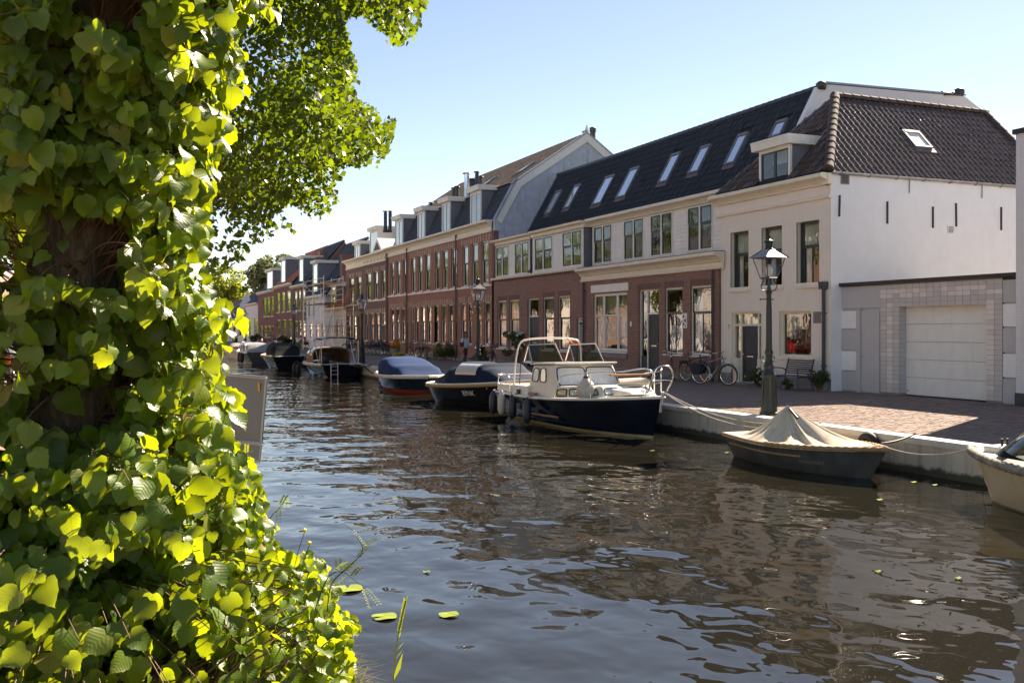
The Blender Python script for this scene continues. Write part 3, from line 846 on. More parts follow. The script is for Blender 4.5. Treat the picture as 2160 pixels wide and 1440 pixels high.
for px in (1917, 2070):
    x0, z0 = on_y(px, 385, ya0); m_ = MB(); m_.tube([(x0, ya0 - .04, zA - .02), (x0, ya0 - .03, zA - .45)], .015, 5); m_.build('gutter_spike', M['lead_grey'], cream)
# hipped roof: street end, near slope, far slope
yr, zr, xr0, xr1 = 26.95, 9.75, 23.1, 29.9
e0 = zA + .04
pitch_f = math.atan2(zr - e0, xr0 - XA + .2); pitch_s = math.atan2(zr - e0, yr - ya0 + .05)
Lf, Ls = math.hypot(zr - e0, xr0 - XA + .2), math.hypot(zr - e0, yr - ya0 + .05)
tile_slope(cream, (XA - .2, ya0 - .05, e0), (1, 0, 0), (0, math.cos(pitch_s), math.sin(pitch_s)),
           [(0, 0), (DX + .4, 0), (xr1 - XA + .2, Ls), (xr0 - XA + .2, Ls)], 'pantile_brown', .235, .335, .036, keep=300,
           skip=[(4.5, 5.25, 1.55, 2.5)])
dl0, dl1 = yx(1604, XA), yx(1669, XA)
tile_slope(cream, (XA - .2, ya1 + .05, e0), (0, -1, 0), (math.cos(pitch_f), 0, math.sin(pitch_f)),
           [(0, 0), (ya1 - ya0 + .1, 0), (ya1 - yr, Lf)], 'pantile_brown', .235, .335, .036,
           skip=[(ya1 - max(dl0, dl1), ya1 - min(dl0, dl1) + .1, -.3, 2.3)])
mb = MB(); mb.face([(XA - .2, ya1 + .05, e0), (XA + DX + .2, ya1 + .05, e0), (xr1, yr, zr), (xr0, yr, zr)])
mb.face([(XA + DX + .2, ya0, e0), (XA + DX + .2, ya1, e0), (xr1, yr, zr)]); mb.build('roof', M['pantile_brown'], cream)
ridge_row(cream, (XA - .12, ya0 - .02, e0 + .1), (xr0, yr, zr + .08), 'ridge_tile', .15, .36)
ridge_row(cream, (xr0 - .1, yr, zr + .05), (xr1 + .1, yr, zr + .05), 'ridge_tile', .14, .38)
ridge_row(cream, (XA + DX + .1, ya0 - .02, e0 + .1), (xr1, yr, zr + .08), 'ridge_tile', .13, .4)
skylight(cream, (XA - .2, ya0 - .05, e0), (1, 0, 0), (0, math.cos(pitch_s), math.sin(pitch_s)), (0, -math.sin(pitch_s), math.cos(pitch_s)), 4.5, 5.25, 1.6, 2.5, 'milk_glass')
dormer(cream, XA - .05, min(dl0, dl1), max(dl0, dl1), zA + .02, zx(1669, 284, XA), 2.6, 2, 'paint_white', 'lead_grey', .3, .18, sash='sash_dark')
m_ = MB(); m_.tube([(XA + 1.7, min(dl0, dl1) - .24, 7.95), (XA + 1.75, min(dl0, dl1) - .26, 8.1), (XA + 1.9, min(dl0, dl1) - .26, 8.05)], .06, 6); m_.build('vent_pipe', M['iron_dark'], cream)

# ------------------------------------------------------------------ garage beside it
XG = 20.9
gar = house('low grey garage front with tiled surround and white sectional door', 'garage', None, 'garage')
gy0, gy1, gz = 17.75, 24.42, 3.17
mb = MB(); mb.box(XG - .1, XG + 3.2, gy0, ya0 - .001, gz, gz + .1); mb.box(XG - .1, XA - .001, ya0, gy1, gz, gz + .1) if XG - .1 < XA - .01 else None
mb.box(XG + .02, XG + 3.2, gy0 + .005, ya0 - .005, gz - .1, gz - .001); mb.box(XG + 3.1, XG + 3.2, gy0, ya0 - .002, 0, gz - .11)
mb.build('roof_edge', M['pipe_brown' if False else 'iron_dark'], gar)
gd0, gd1 = yx(2081, XG), yx(1896.5, XG)
ts1, ts0 = yx(1857, XG), yx(2115, XG)           # tile surround limits
mb = MB(); wall_cells(mb, XG, ts0, ts1, 0, gz, [(gd0, gd1, -.1, 2.52)], .32)
gw = mb.build('wall', M['grout'], gar)
tw_, th_ = (ts1 - gd1) / 3.0, .128
tm = {}
for k in ('tile_light', 'tile_mid', 'tile_pink'):
    m_ = MB(); m_.box(-.012, .001, .004, tw_ - .004, .004, th_ - .004); tm[k] = m_.mesh('wall_tile', M[k])
ncol = int(round((ts1 - ts0) / tw_)); nrow = int(gz / th_)
cw = (ts1 - ts0) / ncol
for i in range(ncol):
    for j in range(nrow):
        yq, zq = ts0 + i * cw, gz - .03 - (j + 1) * th_
        if gd0 - .03 < yq + cw / 2 < gd1 + .03 and zq + th_ / 2 < 2.52: continue
        if zq < -.02: continue
        side_c = (i < (gd0 - ts0) / cw)
        top = zq > 2.5
        kk = 'tile_mid'
        if top and j in (1, 2): kk = rnd.choice(['tile_light', 'tile_light', 'tile_pink', 'tile_mid'])
        elif not top and ((i in (1,)) or i == ncol - 2): kk = rnd.choice(['tile_light', 'tile_light', 'tile_pink'])
        elif rnd.random() < .06: kk = 'tile_pink'
        o = link('wall_tile', tm[kk], gar); o.location = (XG, yq, zq)
m_ = MB(); m_.box(-.001, tw_ * .9, -.01, .0, .004, th_ - .004); rt = m_.mesh('wall_tile', M['tile_mid'])
for s_ in range(2):
    for j in range(19):
        o = link('wall_tile', rt, gar); o.location = (XG + .012 + s_ * tw_ * .95, gd1 - .0015, 2.5 - (j + 1) * th_)
xg = XG + .24
for i in range(5):
    h0 = .035 + i * .497; m_ = MB(); m_.box(xg, xg + .04, gd0 + .01, gd1 - .01, h0, h0 + .49)
    for q in range(1, 5): m_.box(xg - .003, xg + .001, gd0 + .02, gd1 - .02, h0 + q * .098 - .003, h0 + q * .098 + .003) if False else None
    m_.build('door_panel', M['garage_door'], gar, bevel=.006)
m_ = MB(); m_.box(xg + .002, xg + .04, gd0, gd1, -.02, .033); m_.build('door_seal', M['rubber'], gar)
m_ = MB(); m_.box(xg - .02, xg, gd1 - .12, gd1 - .06, .14, .18); m_.build('handle', M['chrome'], gar)
def flat_panel(ya_, yb_, za_, zb_, mat, nm='panel'):
    m_ = MB(); m_.box(XG - .0, XG + .05, ya_, yb_, za_, zb_); m_.build(nm, M[mat], gar, bevel=.004)
# left strip: fascia, four stacked panels, post, door
pl1, pl0 = yx(1765, XG), yx(1808, XG); dr1, dr0 = yx(1816, XG), yx(1855, XG)
mb = MB(); mb.box(XG + .055, XG + .2, ts1, gy1, -.02, gz); mb.build('backing', M['garage_grey'], gar)
flat_panel(dr0 - .03, pl1, 2.5, gz - .02, 'garage_grey', 'fascia')
zz = [.02, .62, 1.24, 1.88, 2.44]
for i, mt in enumerate(('garage_grey', 'garage_white', 'garage_grey', 'glass_panel' if False else 'garage_white')):
    flat_panel(pl0 + .02, pl1 - .04, zz[i] + .02, zz[i + 1] - .02, mt)
m_ = MB(); m_.box(XG - .04, XG + .03, dr1, pl0, 0, 2.49); m_.build('post', M['garage_grey'], gar)
m_ = MB(); m_.box(XG - .03, XG + .054, pl1 - .035, pl1 + .05, 0, 2.49); m_.build('post', M['garage_grey'], gar)
m_ = MB(); m_.box(XG + .0, XG + .05, dr0, dr1 - .01, .03, 2.42); lf = m_.build('door', M['garage_grey'], gar, bevel=.005)
m_ = MB(); m_.tube([(XG, dr1 - .09, 1.08), (XG - .06, dr1 - .09, 1.08)], .02, 8); m_.lathe([(.0, -.03), (.03, -.02), (.034, 0), (.03, .02), (0, .03)], (XG - .07, dr1 - .09, 1.08), 10); m_.build('handle', M['chrome'], lf, True)
# right strip
pr1, pr0 = ts0 - .004, gy0
mb = MB(); mb.box(XG + .055, XG + .2, pr0, ts0, -.02, gz); mb.build('backing', M['garage_grey'], gar)
for (p, q, mt) in ((.02, .64, 'garage_grey'), (.68, 1.26, 'garage_white'), (1.3, 1.9, 'garage_grey'), (1.94, 2.5, 'garage_white'), (2.54, 3.1, 'garage_grey')):
    flat_panel(pr0, pr1, p, q, mt)

# ------------------------------------------------------------------ white brick building at the right edge
rb = house('white painted brick building with dark coping beyond the garage', 'building', None, 'white_building')
XR = 20.7
mb = MB(); mb.box(XR, XR + 11, -16, 17.7, .32, 6.62); mb.build('wall', M['brick_white'], rb)
mb = MB(); mb.box(XR - .02, XR + 11, -16, 17.72, -.05, .32); mb.build('plinth', M['pipe_dark'], rb)
mb = MB(); mb.box(XR - .06, XR + 11.05, -16.05, 17.76, 6.62, 6.74); mb.build('coping', M['iron_dark'], rb)
for yw in (12.5, 9, 5.5, 2): 
    window(rb, XR - .12, yw, yw + 1.1, 1, 2.9, 'paint_white', 'sash_dark', .02); window(rb, XR - .12, yw, yw + 1.1, 4, 5.8, 'paint_white', 'sash_dark', .02)

# ------------------------------------------------------------------ brown brick house with clapboard upper storey (next to the cream house)
XB = FX
b1 = house('brown brick house with wide cream cornice and white clapboard upper storey', name='clapboard_house')
by0, by1 = 29.87, 40.45
g1 = (*seg(1251, 1323, XB), .95, 3.44); bd = (*seg(1346, 1389.5, XB), .3, 3.48); g2 = (*seg(1402, 1440, XB), .94, 3.48); g3 = (*seg(1456, 1500, XB), .93, 3.48)
front_wall(b1, XB, by0, by1, .28, 4.1, [g1, bd, g2, g3], M['brick_brown'], .12)
front_wall(b1, XB - .015, by0, by1, -.05, .28, [(bd[0], bd[1], -.1, .4)], M['plinth_grey'], .05, 'plinth')
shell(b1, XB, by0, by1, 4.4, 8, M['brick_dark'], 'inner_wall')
window(b1, XB, *g1, 'paint_white', 'paint_white', .08, .07, (0, .3, .72, 1), .62, sw=.04, mull=.09, blind=('blind_green', .34), curtain='sides')
window(b1, XB, *g2, 'paint_white', 'sash_dark', .08, .07, (0, 1), .62, low_cols=2, curtain='low')
window(b1, XB, *g3, 'paint_white', 'sash_dark', .08, .07, (0, 1), .62, low_cols=2, curtain='sides')
m_ = MB(); m_.box(XB - .04, XB + .02, g1[0] - .12, g1[1] + .14, 3.5, 3.83); m_.build('lintel', M['paint_white'], b1)
m_ = MB(); m_.box(XB - .06, XB + .01, g1[0] - .06, g1[1] + .1, .66, .84); m_.build('window_ledge', M['lead_grey'], b1)
door(b1, XB, *bd, rec=.1, light=.3, side=.62, leaf='door_dark')
m_ = MB(); m_.box(XB - .6, XB + .1, bd[0] - .1, bd[1] + .1, -.02, .14); m_.box(XB - .3, XB + .1, bd[0] - .05, bd[1] + .05, .141, .295); m_.build('doorstep', M['plinth_grey'], b1)
for (a, b, *_r) in (g2, g3, bd):            # soldier courses over the openings
    m_ = MB(); n = int((b - a + .2) / .072)
    for i in range(n): m_.box(XB - .006, XB + .02, a - .1 + i * .072, a - .1 + i * .072 + .062, 3.5, 3.72)
    o = m_.build('brick_lintel', M['brick_dark'], b1); o['kind'] = 'stuff'
zp = zx(1444.6, 676, XB); yp = yx(1444.6, XB)
m_ = MB(); m_.box(XB - .02, XB + .005, yp - .16, yp + .16, zp - .28, zp + .28); pq = m_.build('house_sign', M['white_print'], b1)
for (dy_, dz_, r_) in ((.05, .16, .05), (-.05, .0, .06), (.06, -.13, .055), (-.07, -.2, .03)):
    m_ = MB(); m_.lathe([(r_, 0), (r_, .004)], (0, 0, 0), 7); o = m_.build('print', M['black_print'], pq); o.location = (XB - .021, yp + dy_, zp + dz_); o.rotation_euler = (0, R(-90), 0)
m_ = MB(); m_.box(XB - .015, XB + .01, yx(1331, XB) - .07, yx(1331, XB) + .07, 2.0, 2.2); m_.build('house_sign', M['white_print'], b1)
downpipe(b1, XB, yx(1507, XB), 0, 4.0, 'pipe_dark'); downpipe(b1, XB, by1 - .1, 0, 4.0, 'pipe_dark')
# mid cornice and clapboard storey set back behind it
cornice(b1, XB, by0 - .3, by1 + .25, 4.62, .6, .38, 'paint_cream')
XU = XB + .32
m_ = MB(); m_.box(XB - .3, XU + .1, by0 - .25, by1 + .2, 4.62, 4.66); m_.build('gutter_cover', M['lead_grey'], b1)
ups = [(*seg(p0, p1, XU), 4.8, 6.5) for (p0, p1) in ((1253, 1291), (1316, 1358), (1372.5, 1419), (1450.5, 1503.5))]
zu0, zu1 = 4.66, 6.62
uy0, uy1 = by0 + .02, yx(1250, XU) + .02
mb = MB(); wall_cells(mb, XU + .025, uy0, uy1, zu0, zu1, ups, .1); up_w = mb.build('upper_wall', M['clapboard_paint'], b1)
edges = [uy0] + [v for u_ in sorted(ups) for v in (u_[0] - .04, u_[1] + .04)] + [uy1]
bh = .148
bmesh_c = {}
for i in range(0, len(edges), 2):
    a, b = edges[i], edges[i + 1]
    if b - a < .05: continue
    z = zu0 + .02
    while z < zu1 - .05:
        m_ = MB(); m_.prism([(XU + .024, z), (XU - .012, z), (XU + .008, z + bh), (XU + .024, z + bh)], 'y', a, b); m_.build('clapboard', M['clapboard_paint'], b1); z += bh
for u_ in ups:
    window(b1, XU, *u_, 'paint_white', 'sash_green', -.02, .055, (0, .5, 1), .6, sw=.055, mull=.1, sill=False, curtain=None)
m_ = MB(); m_.box(XU - .03, XU + .02, uy0, uy1, zu0 + .0, zu0 + .09); m_.build('sill_board', M['paint_white'], b1)
cornice(b1, XU, uy0 - .05, uy1 + .1, 6.86, .3, .36, 'paint_cream')
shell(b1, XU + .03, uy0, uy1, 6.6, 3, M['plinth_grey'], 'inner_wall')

# left clapboard house with two dormer fronts
b2 = house('brown brick house with white climbing rose and stepped clapboard dormers', name='clapboard_house')
cy0, cy1 = 40.47, 51.85
o1 = (*seg(1049.5, 1068, XB), .88, 3.45); o2 = (*seg(1074, 1095, XB), .88, 3.45); dd = (*seg(1112, 1136, XB), .28, 3.45); o3 = (*seg(1145, 1168, XB), .88, 3.46); o4 = (*seg(1177, 1202, XB), .87, 3.47); gd = (*seg(1216, 1236, XB), .05, 2.4)
front_wall(b2, XB, cy0, cy1, .25, 4.6, [o1, o2, dd, o3, o4, gd], M['brick_brown'], .12)
front_wall(b2, XB - .015, cy0, cy1, -.05, .25, [(dd[0], dd[1], -.1, .4), (gd[0], gd[1], -.1, .4)], M['plinth_grey'], .05, 'plinth')
shell(b2, XB, cy0, cy1, 4.6, 8, M['brick_dark'], 'inner_wall')
for w_, cu in ((o1, 'full'), (o2, 'full')): window(b2, XB, *w_, 'paint_white', 'sash_dark', .08, .07, (0, 1), .6, curtain=cu)
for w_ in (o3, o4): window(b2, XB, *w_, 'paint_white', 'sash_dark', .08, .07, (0, 1), .6, blind=('blind_green', .38))
door(b2, XB, *dd, rec=.1, light=.28, leaf='door_dark')
dg_ = door(b2, XB, *gd, rec=.1, light=.05, leaf='door_dark')
gr = MB(); a, b = gd[0] + .16, gd[1] - .16                  # white ironwork on the passage door
for i in range(5):
    yy = a + (b - a) * i / 4; gr.tube([(XB + .08, yy, .35), (XB + .08, yy, 2.1)], .012, 5)
for j in range(8):
    zz_ = .4 + j * .23
    for i in range(4):
        yc_ = a + (b - a) * (i + .5) / 4; gr.tube([(XB + .075, yc_ + .07 * math.cos(t * .785), zz_ + .09 * math.sin(t * .785)) for t in range(8)], .01, 4, close=True)
gr.build('iron_grille', M['white_print'], b2)
for (a, b, *_r) in (o1, o2, o3, o4):
    m_ = MB(); n = int((b - a + .2) / .072)
    for i in range(n): m_.box(XB - .006, XB + .02, a - .1 + i * .072, a - .1 + i * .072 + .062, 3.48, 3.7)
    o = m_.build('brick_lintel', M['brick_dark'], b2); o['kind'] = 'stuff'
m_ = MB(); m_.prism([(XB - .1, 4.6), (XB - .13, 4.66), (XB - .1, 4.72), (XB + .4, 4.72), (XB + .4, 4.6)], 'y', cy0, cy1 + .02); m_.build('ledge', M['paint_cream'], b2)
for i in range(40):
    m_ = MB(); yy = cy0 + .15 + i * .285; m_.box(XB - .06, XB + .01, yy, yy + .1, 4.5, 4.598)
    if i % 1 == 0: m_.build('brick_dentil', M['brick_dark'], b2)
def clap_front(par, X, y0, y1, wl, z0=4.72, z1=6.6, top=6.82):
    mb = MB(); wall_cells(mb, X + .025, y0, y1, z0, z1, wl, .1); mb.build('upper_wall', M['clapboard_paint'], par)
    ed = [y0] + [v for u_ in sorted(wl) for v in (u_[0] - .03, u_[1] + .03)] + [y1]
    for i in range(0, len(ed), 2):
        if ed[i + 1] - ed[i] < .05: continue
        z = z0
        while z < z1 - .05:
            m_ = MB(); m_.prism([(X + .024, z), (X - .012, z), (X + .008, z + bh), (X + .024, z + bh)], 'y', ed[i], ed[i + 1]); m_.build('clapboard', M['clapboard_paint'], par); z += bh
    for u_ in wl: window(par, X, *u_, 'paint_white', 'sash_green', -.02, .055, (0, .5, 1), .58, sw=.05, mull=.1, sill=False, blind=('blind_green', .4))
    m_ = MB(); m_.prism([(X - .04, top - .3), (X - .07, top - .16), (X - .22, top - .1), (X - .24, top), (X + .6, top), (X + .6, top - .3)], 'y', y0 - .12, y1 + .12); m_.build('cornice', M['paint_cream'], par)
    m_ = MB()
    for k in range(int((y1 - y0) / .2)): m_.prism([(y0 + k * .2, top - .3), (y0 + k * .2 + .1, top - .38), (y0 + k * .2 + .2, top - .3)], 'x', X - .035, X - .02)
    m_.build('scalloped_trim', M['stone_trim'], par)
    m_ = MB()
    for q in (y0, y1): m_.face([(X, q, z0), (X + 1.8, q, z0), (X + 1.8, q, top - .02), (X, q, top - .02)])
    m_.face([(X + 1.8, y0, z0), (X + 1.8, y1, z0), (X + 1.8, y1, top), (X + 1.8, y0, top)])
    m_.face([(X + .02, y0, top - .05), (X + 1.8, y0, top - .05), (X + 1.8, y1, top - .05), (X + .02, y1, top - .05)])
    m_.build('cheek', M['lead_grey'], par)
up2 = [(*seg(1128, 1165.5, XB), 4.8, 6.47), (*seg(1186.5, 1227.5, XB), 4.8, 6.47)]
clap_front(b2, XB, yx(1231, XB), yx(1123.5, XB), up2)
up3 = [(*seg(1047, 1073.5, XB + .1), 4.78, 6.45), (*seg(1086, 1116, XB + .1), 4.78, 6.45)]
clap_front(b2, XB + .1, yx(1118, XB + .1), cy1, up3)
m_ = MB(); m_.tube([(XB - .05, yx(1122, XB), 5.2), (XB + .1, yx(1119, XB), 5.0), (XB - .02, yx(1114, XB), 4.8)], .05, 6); m_.build('rain_pipe', M['pipe_dark'], b2)

# big black pantile roof over both, set back behind the flat dormer roofs
def B_roof(par, y0, y1, sky):
    z0, x0, z1, x1 = 6.7, 22.12, 10.68, 24.35
    L = math.hypot(z1 - z0, x1 - x0); U = Vector(((x1 - x0) / L, 0, (z1 - z0) / L)); A = Vector((0, -1, 0)); N = A.cross(U)
    O = Vector((x0, y1, z0))
    sk = []
    for (bl, br, tr_, tl) in sky:
        def hit(px, py):
            d = at_k(px, py, 1.0) - Vector((0, 0, CAM_H)); c0 = Vector((0, 0, CAM_H)); t_ = (O - c0).dot(N) / d.dot(N); q = c0 + d * t_ - O
            return q.dot(A), q.dot(U)
        h = [hit(*p) for p in (bl, br, tr_, tl)]
        ac = sum(q[0] for q in h) / 4; w_ = min(1.1, max(.6, ((h[1][0] - h[0][0]) + (h[2][0] - h[3][0])) / 2))
        sk.append((ac - w_ / 2, ac + w_ / 2, (h[0][1] + h[1][1]) / 2, (h[2][1] + h[3][1]) / 2))
    tile_slope(par, O, A, U, [(0, 0), (y1 - y0, 0), (y1 - y0, L), (0, L)], 'pantile_black', .21, .33, .04, skip=sk)
    for s_ in sk: skylight(par, O, A, U, N, *s_, pane='skylight_glass')
B_roof(b2, 40.46, 51.6, [((1153, 454), (1166, 450), (1186, 403), (1173, 406)), ((1192, 442), (1206, 438), (1226, 390), (1213, 394))])
B_roof(b1, 29.3, 40.46, [((1252, 434), (1272, 430), (1298, 370), (1279, 376)), ((1303, 420), (1324, 415), (1350, 353), (1331, 359)), ((1392, 388), (1413, 384), (1437, 323), (1418, 329)), ((1453, 369), (1475, 365), (1503, 306), (1483, 312)), ((1531, 350), (1553, 346), (1581, 281), (1560, 287)), ((1626, 294), (1652, 286), (1664, 252), (1640, 260))])
ridge_row(b2, (24.4, 51.6, 10.72), (24.4, 40.46, 10.72), 'pantile_black', .14, .4)
ridge_row(b1, (24.4, 40.46, 10.72), (24.4, 29.35, 10.72), 'pantile_black', .14, .4)
m_ = MB(); m_.lathe([(.16, -.1), (.2, .05), (.2, .12), (.1, .2)], (24.4, 29.2, 10.72), 10); m_.build('ridge_finial', M['pantile_black'], b1, True)
gy = 29.2
mb = MB()
mb.prism([(22.05, 6.0), (22.05, 6.75), (24.25, 10.72), (24.75, 10.84), (31.4, 11.0), (32.2, 10.6), (32.2, 6.0)], 'y', gy, gy + .22); mb.build('gable_wall', M['stucco_white'], b1)
mb = MB(); mb.prism([(24.6, 10.86), (31.4, 11.02), (31.4, 11.08), (24.6, 10.93)], 'y', gy - .05, gy + .3); mb.build('gable_coping', M['zinc'], b1)
mb = MB(); mb.prism([(23.2, 7.5), (24.75, 10.15), (31, 10.3), (31, 7.5)], 'y', gy - .02, gy - .001); mb.build('slate_panel', M['lead_grey'], b1)
m_ = MB(); m_.lathe([(.16, -.1), (.22, .05), (.2, .16), (.05, .24)], (31.2, gy + .1, 11.1), 10); m_.build('ridge_finial', M['pantile_black'], b1, True)
ridge_row(b1, (30.3, gy + .1, 11.0), (31.2, gy + .1, 11.08), 'pantile_black', .15, .35)
for par, q0, q1 in ((b1, gy + .2, 40.455), (b2, 40.465, 51.6)):
    mb = MB(); mb.face([(24.35, q0, 10.66), (32, q0, 10.66), (32, q1, 10.66), (24.35, q1, 10.66)]); mb.face([(32, q0, 0), (32, q1, 0), (32, q1, 10.66), (32, q0, 10.66)])
    mb.face([(XB + .9, q0, 6.72), (22.3, q0, 6.72), (22.3, q1, 6.72), (XB + .9, q1, 6.72)])
    for q in (q0, q1): mb.face([(22.15, q, 6.7), (24.35, q, 10.66), (32, q, 10.66), (32, q, 0), (22.15, q, 0)])
    mb.build('flat_roof', M['roof_deck'], par)
mb = MB(); mb.prism([(22.0, 6.7), (22.16, 6.65), (24.4, 10.64), (24.35, 10.8)], 'y', 51.52, 51.64); mb.build('verge_board', M['lead_grey'], b2)

# ------------------------------------------------------------------ four tall red brick terraced houses
def row_house(label, y0, y1, up, gnd, zt=8.03, fr_h=.68, up_z=(4.48, 6.93), g_z=(1.0, 3.46), wallmat='brick_red', framemat='paint_white', dmat='paint_cream', doors=(), lint='stone_trim', pipe=None, D=9, name='terraced_house', blinds=0, sashm='sash_dark', frieze=None, voussoir=True):
    h = house(label, name=name)
    U = [(*sorted((a, b)), *up_z) for (a, b) in up]
    G = []
    for i, (a, b) in enumerate(gnd):
        a, b = sorted((a, b)); G.append((a, b, .12 if i in doors else g_z[0], g_z[1]))
    front_wall(h, FX, y0, y1, .3, zt - fr_h + .1, U + G, M[wallmat], .11)
    front_wall(h, FX - .012, y0, y1, -.05, .3, [(G[i][0], G[i][1], -.1, .4) for i in doors], M['plinth_grey'], .05, 'plinth')
    shell(h, FX, y0, y1, zt - .1, D, M[wallmat], 'inner_wall')
    m_ = MB(); m_.face([(FX + .3, y0, 3.9), (FX + 2.6, y0, 3.9), (FX + 2.6, y1, 3.9), (FX + .3, y1, 3.9)]); m_.build('ceiling', M['plinth_grey'], h)
    for i, u_ in enumerate(U): window(h, FX, *u_, framemat, sashm, .08, .07, (0, 1), .55, sw=.05, blind=('curtain_dim', .45) if (i + blinds) % 3 == 0 else None, curtain=('sides', None, 'low')[(i + blinds) % 3])
    for i, g_ in enumerate(G):
        if i in doors: door(h, FX, *g_, framemat, 'door_dark', rec=.08, light=.3, fw=.06)
        else: window(h, FX, *g_, framemat, sashm, .08, .07, (0, 1), .58, sw=.05, curtain=('full', 'low', 'sides')[(i + blinds) % 3])
    if voussoir:
        for (a, b, c, d) in U + G:
            w_ = b - a + .3; m_ = MB(); s_ = MB()
            for k in range(7):
                yk = a - .15 + w_ * k / 7; lean = (k - 3) * .035
                tgt = m_ if k % 2 == 0 else s_
                tgt.prism([(yk + .008, d), (yk + w_ / 7 - .008, d), (yk + w_ / 7 - .008 + lean * 1.0, d + .36), (yk + .008 + lean, d + .36)], 'x', FX - .012, FX + .02)
            m_.build('stone_lintel', M[lint], h)['kind'] = 'stuff'; s_.build('brick_lintel', M[wallmat], h)['kind'] = 'stuff'
    # sill band
    m_ = MB(); m_.box(FX - .05, FX + .02, y0 + .01, y1 - .01, up_z[0] - .16, up_z[0] - .06); m_.build('sill_band', M[framemat], h)
    cornice(h, FX, y0, y1, zt, fr_h, .42, dmat, frieze)
    if pipe: downpipe(h, FX, pipe, 0, zt - .35, 'pipe_brown', .055)
    return h
z4 = lambda v: v / 3.6 + 700
def up4(*ps): return [seg(z4(a), z4(b), FX) for a, b in ps]
C = []
cb = [51.9, yx(964, FX), yx(916.5, FX), yx(860, FX), 73.5]
C.append(row_house('red brick row house at the blue-grey gable end, lamp and woman before it', cb[0], cb[1], up4((992, 1034), (1062, 1109), (1136, 1190)), up4((980, 1016), (1028, 1062), (1100, 1135), (1155, 1201)), doors=(), pipe=cb[1], blinds=0))
C.append(row_house('red brick row house with wooden bench and green shrub before it', cb[1], cb[2], up4((784, 818), (840, 880), (906, 949)), up4((775, 810), (830, 866), (885, 918), (930, 953)), doors=(3,), blinds=1))
C.append(row_house('red brick row house with red bicycles parked before it', cb[2], cb[3], up4((602, 633), (654, 686), (708, 746)), up4((600, 622), (632, 657), (675, 706), (722, 755)), doors=(0,), pipe=cb[3], blinds=2))
C.append(row_house('red brick row house with orange flower pot at its door, joining dark brick', cb[3], cb[4], up4((445, 471), (490, 519), (539, 572)), up4((445, 472), (485, 512), (528, 555), (558, 582)), doors=(3,), pipe=cb[4], blinds=1))
for h, (y0, y1), i in zip(C, zip(cb[:-1], cb[1:]), range(4)):
    # steep lower roof, then the shallower brown one
    xa, za, xb, zb, xc, zc_ = FX + .35, 8.06, 21.75, 10.15, 26.2, 13.15
    L1 = math.hypot(xb - xa, zb - za); U1 = ((xb - xa) / L1, 0, (zb - za) / L1)
    tile_slope(h, (xa, y1, za), (0, -1, 0), U1, [(0, 0), (y1 - y0, 0), (y1 - y0, L1), (0, L1)], 'slate', .24, .34, .03)
    L2 = math.hypot(xc - xb, zc_ - zb); U2 = ((xc - xb) / L2, 0, (zc_ - zb) / L2)
    tile_slope(h, (xb - .1, y1, zb), (0, -1, 0), U2, [(0, 0), (y1 - y0, 0), (y1 - y0, L2), (0, L2)], 'pantile_weathered', .24, .36, .034)
    mb = MB(); mb.face([(xc, y0, zc_), (xc, y1, zc_), (30, y1, 10.4), (30, y0, 10.4)]); mb.face([(30, y0, 0), (30, y1, 0), (30, y1, 10.4), (30, y0, 10.4)]); mb.build('rear_roof', M['pantile_weathered'], h)
    ridge_row(h, (xc, y0, zc_ + .03), (xc, y1, zc_ + .03), 'pantile_weathered', .14, .45)
    dz = ((1050, 1128), (835, 895), (650, 703), (478, 536))[i]
    a, b = yx(z4(dz[0]), FX + .3), yx(z4(dz[1]), FX + .3); a, b = min(a, b), max(a, b)
    dormer(h, FX + .3, a, b, 8.06, 10.35, 1.7, 2, 'paint_white', 'lead_grey', .3, .2, sash='paint_white')
# end gable of the row
h = C[0]
mb = MB(); prof = [(FX + .06, 6.2), (FX + .06, 8.02), (FX + .35, 8.06), (21.75, 10.15), (26.2, 13.2), (30, 10.5), (30, 0), (FX + .2, 0)]
mb.prism(prof, 'y', 51.62, 51.86); o = mb.build('gable_wall', M['render_grey'], h); o['label'] = 'weathered blue-grey rendered gable wall'
for iv, (p, q) in enumerate((((FX + .1, 8.0), (21.72, 10.2)), ((21.72, 10.2), (26.2, 13.25)), ((26.2, 13.25), (30.1, 10.5)))):
    d = Vector((q[0] - p[0], q[1] - p[1])); dn = d.normalized() * .2; p, q = (p[0] - (dn.x if iv else 0), p[1] - (dn.y if iv else 0)), (q[0] + (dn.x if iv < 1 else 0), q[1] + (dn.y if iv < 1 else 0)) if iv != 1 else (q[0], q[1]); nrm = Vector((-d.y, d.x)).normalized()
    mb = MB(); mb.prism([p, q, (q[0] - nrm.x * .42, q[1] - nrm.y * .42), (p[0] - nrm.x * .42, p[1] - nrm.y * .42)], 'y', 51.55 - iv * .006, 51.615 - iv * .003); mb.build('verge_board', M['paint_white'], h)
    mb = MB(); mb.prism([(p[0] + nrm.x * .06, p[1] + nrm.y * .06), (q[0] + nrm.x * .06, q[1] + nrm.y * .06), q, p], 'y', 51.5, 51.95); mb.build('verge_cap', M['zinc'], h)
m_ = MB(); m_.prism([(26.0, 13.0), (26.2, 12.7), (26.4, 13.0), (26.2, 13.35)], 'y', 51.53, 51.62); m_.build('verge_joint', M['paint_white'], h)
m_ = MB(); m_.lathe([(.1, 0), (.12, .15), (.08, .3), (.02, .5)], (26.2, 51.6, 13.25), 8); m_.build('gable_finial', M['paint_white'], h)
m_ = MB(); m_.lathe([(.16, -.5), (.16, .45), (.2, .46), (.2, .7), (.14, .75)], (27.1, 52.6, 13.1), 10); m_.build('chimney_pipe', M['chimney_metal'], h)
mb = MB(); mb.box(FX - .0, FX + .3, 51.6, 51.9, 0, 7.4); mb.build('corner_pier', M['brick_dark'], h)
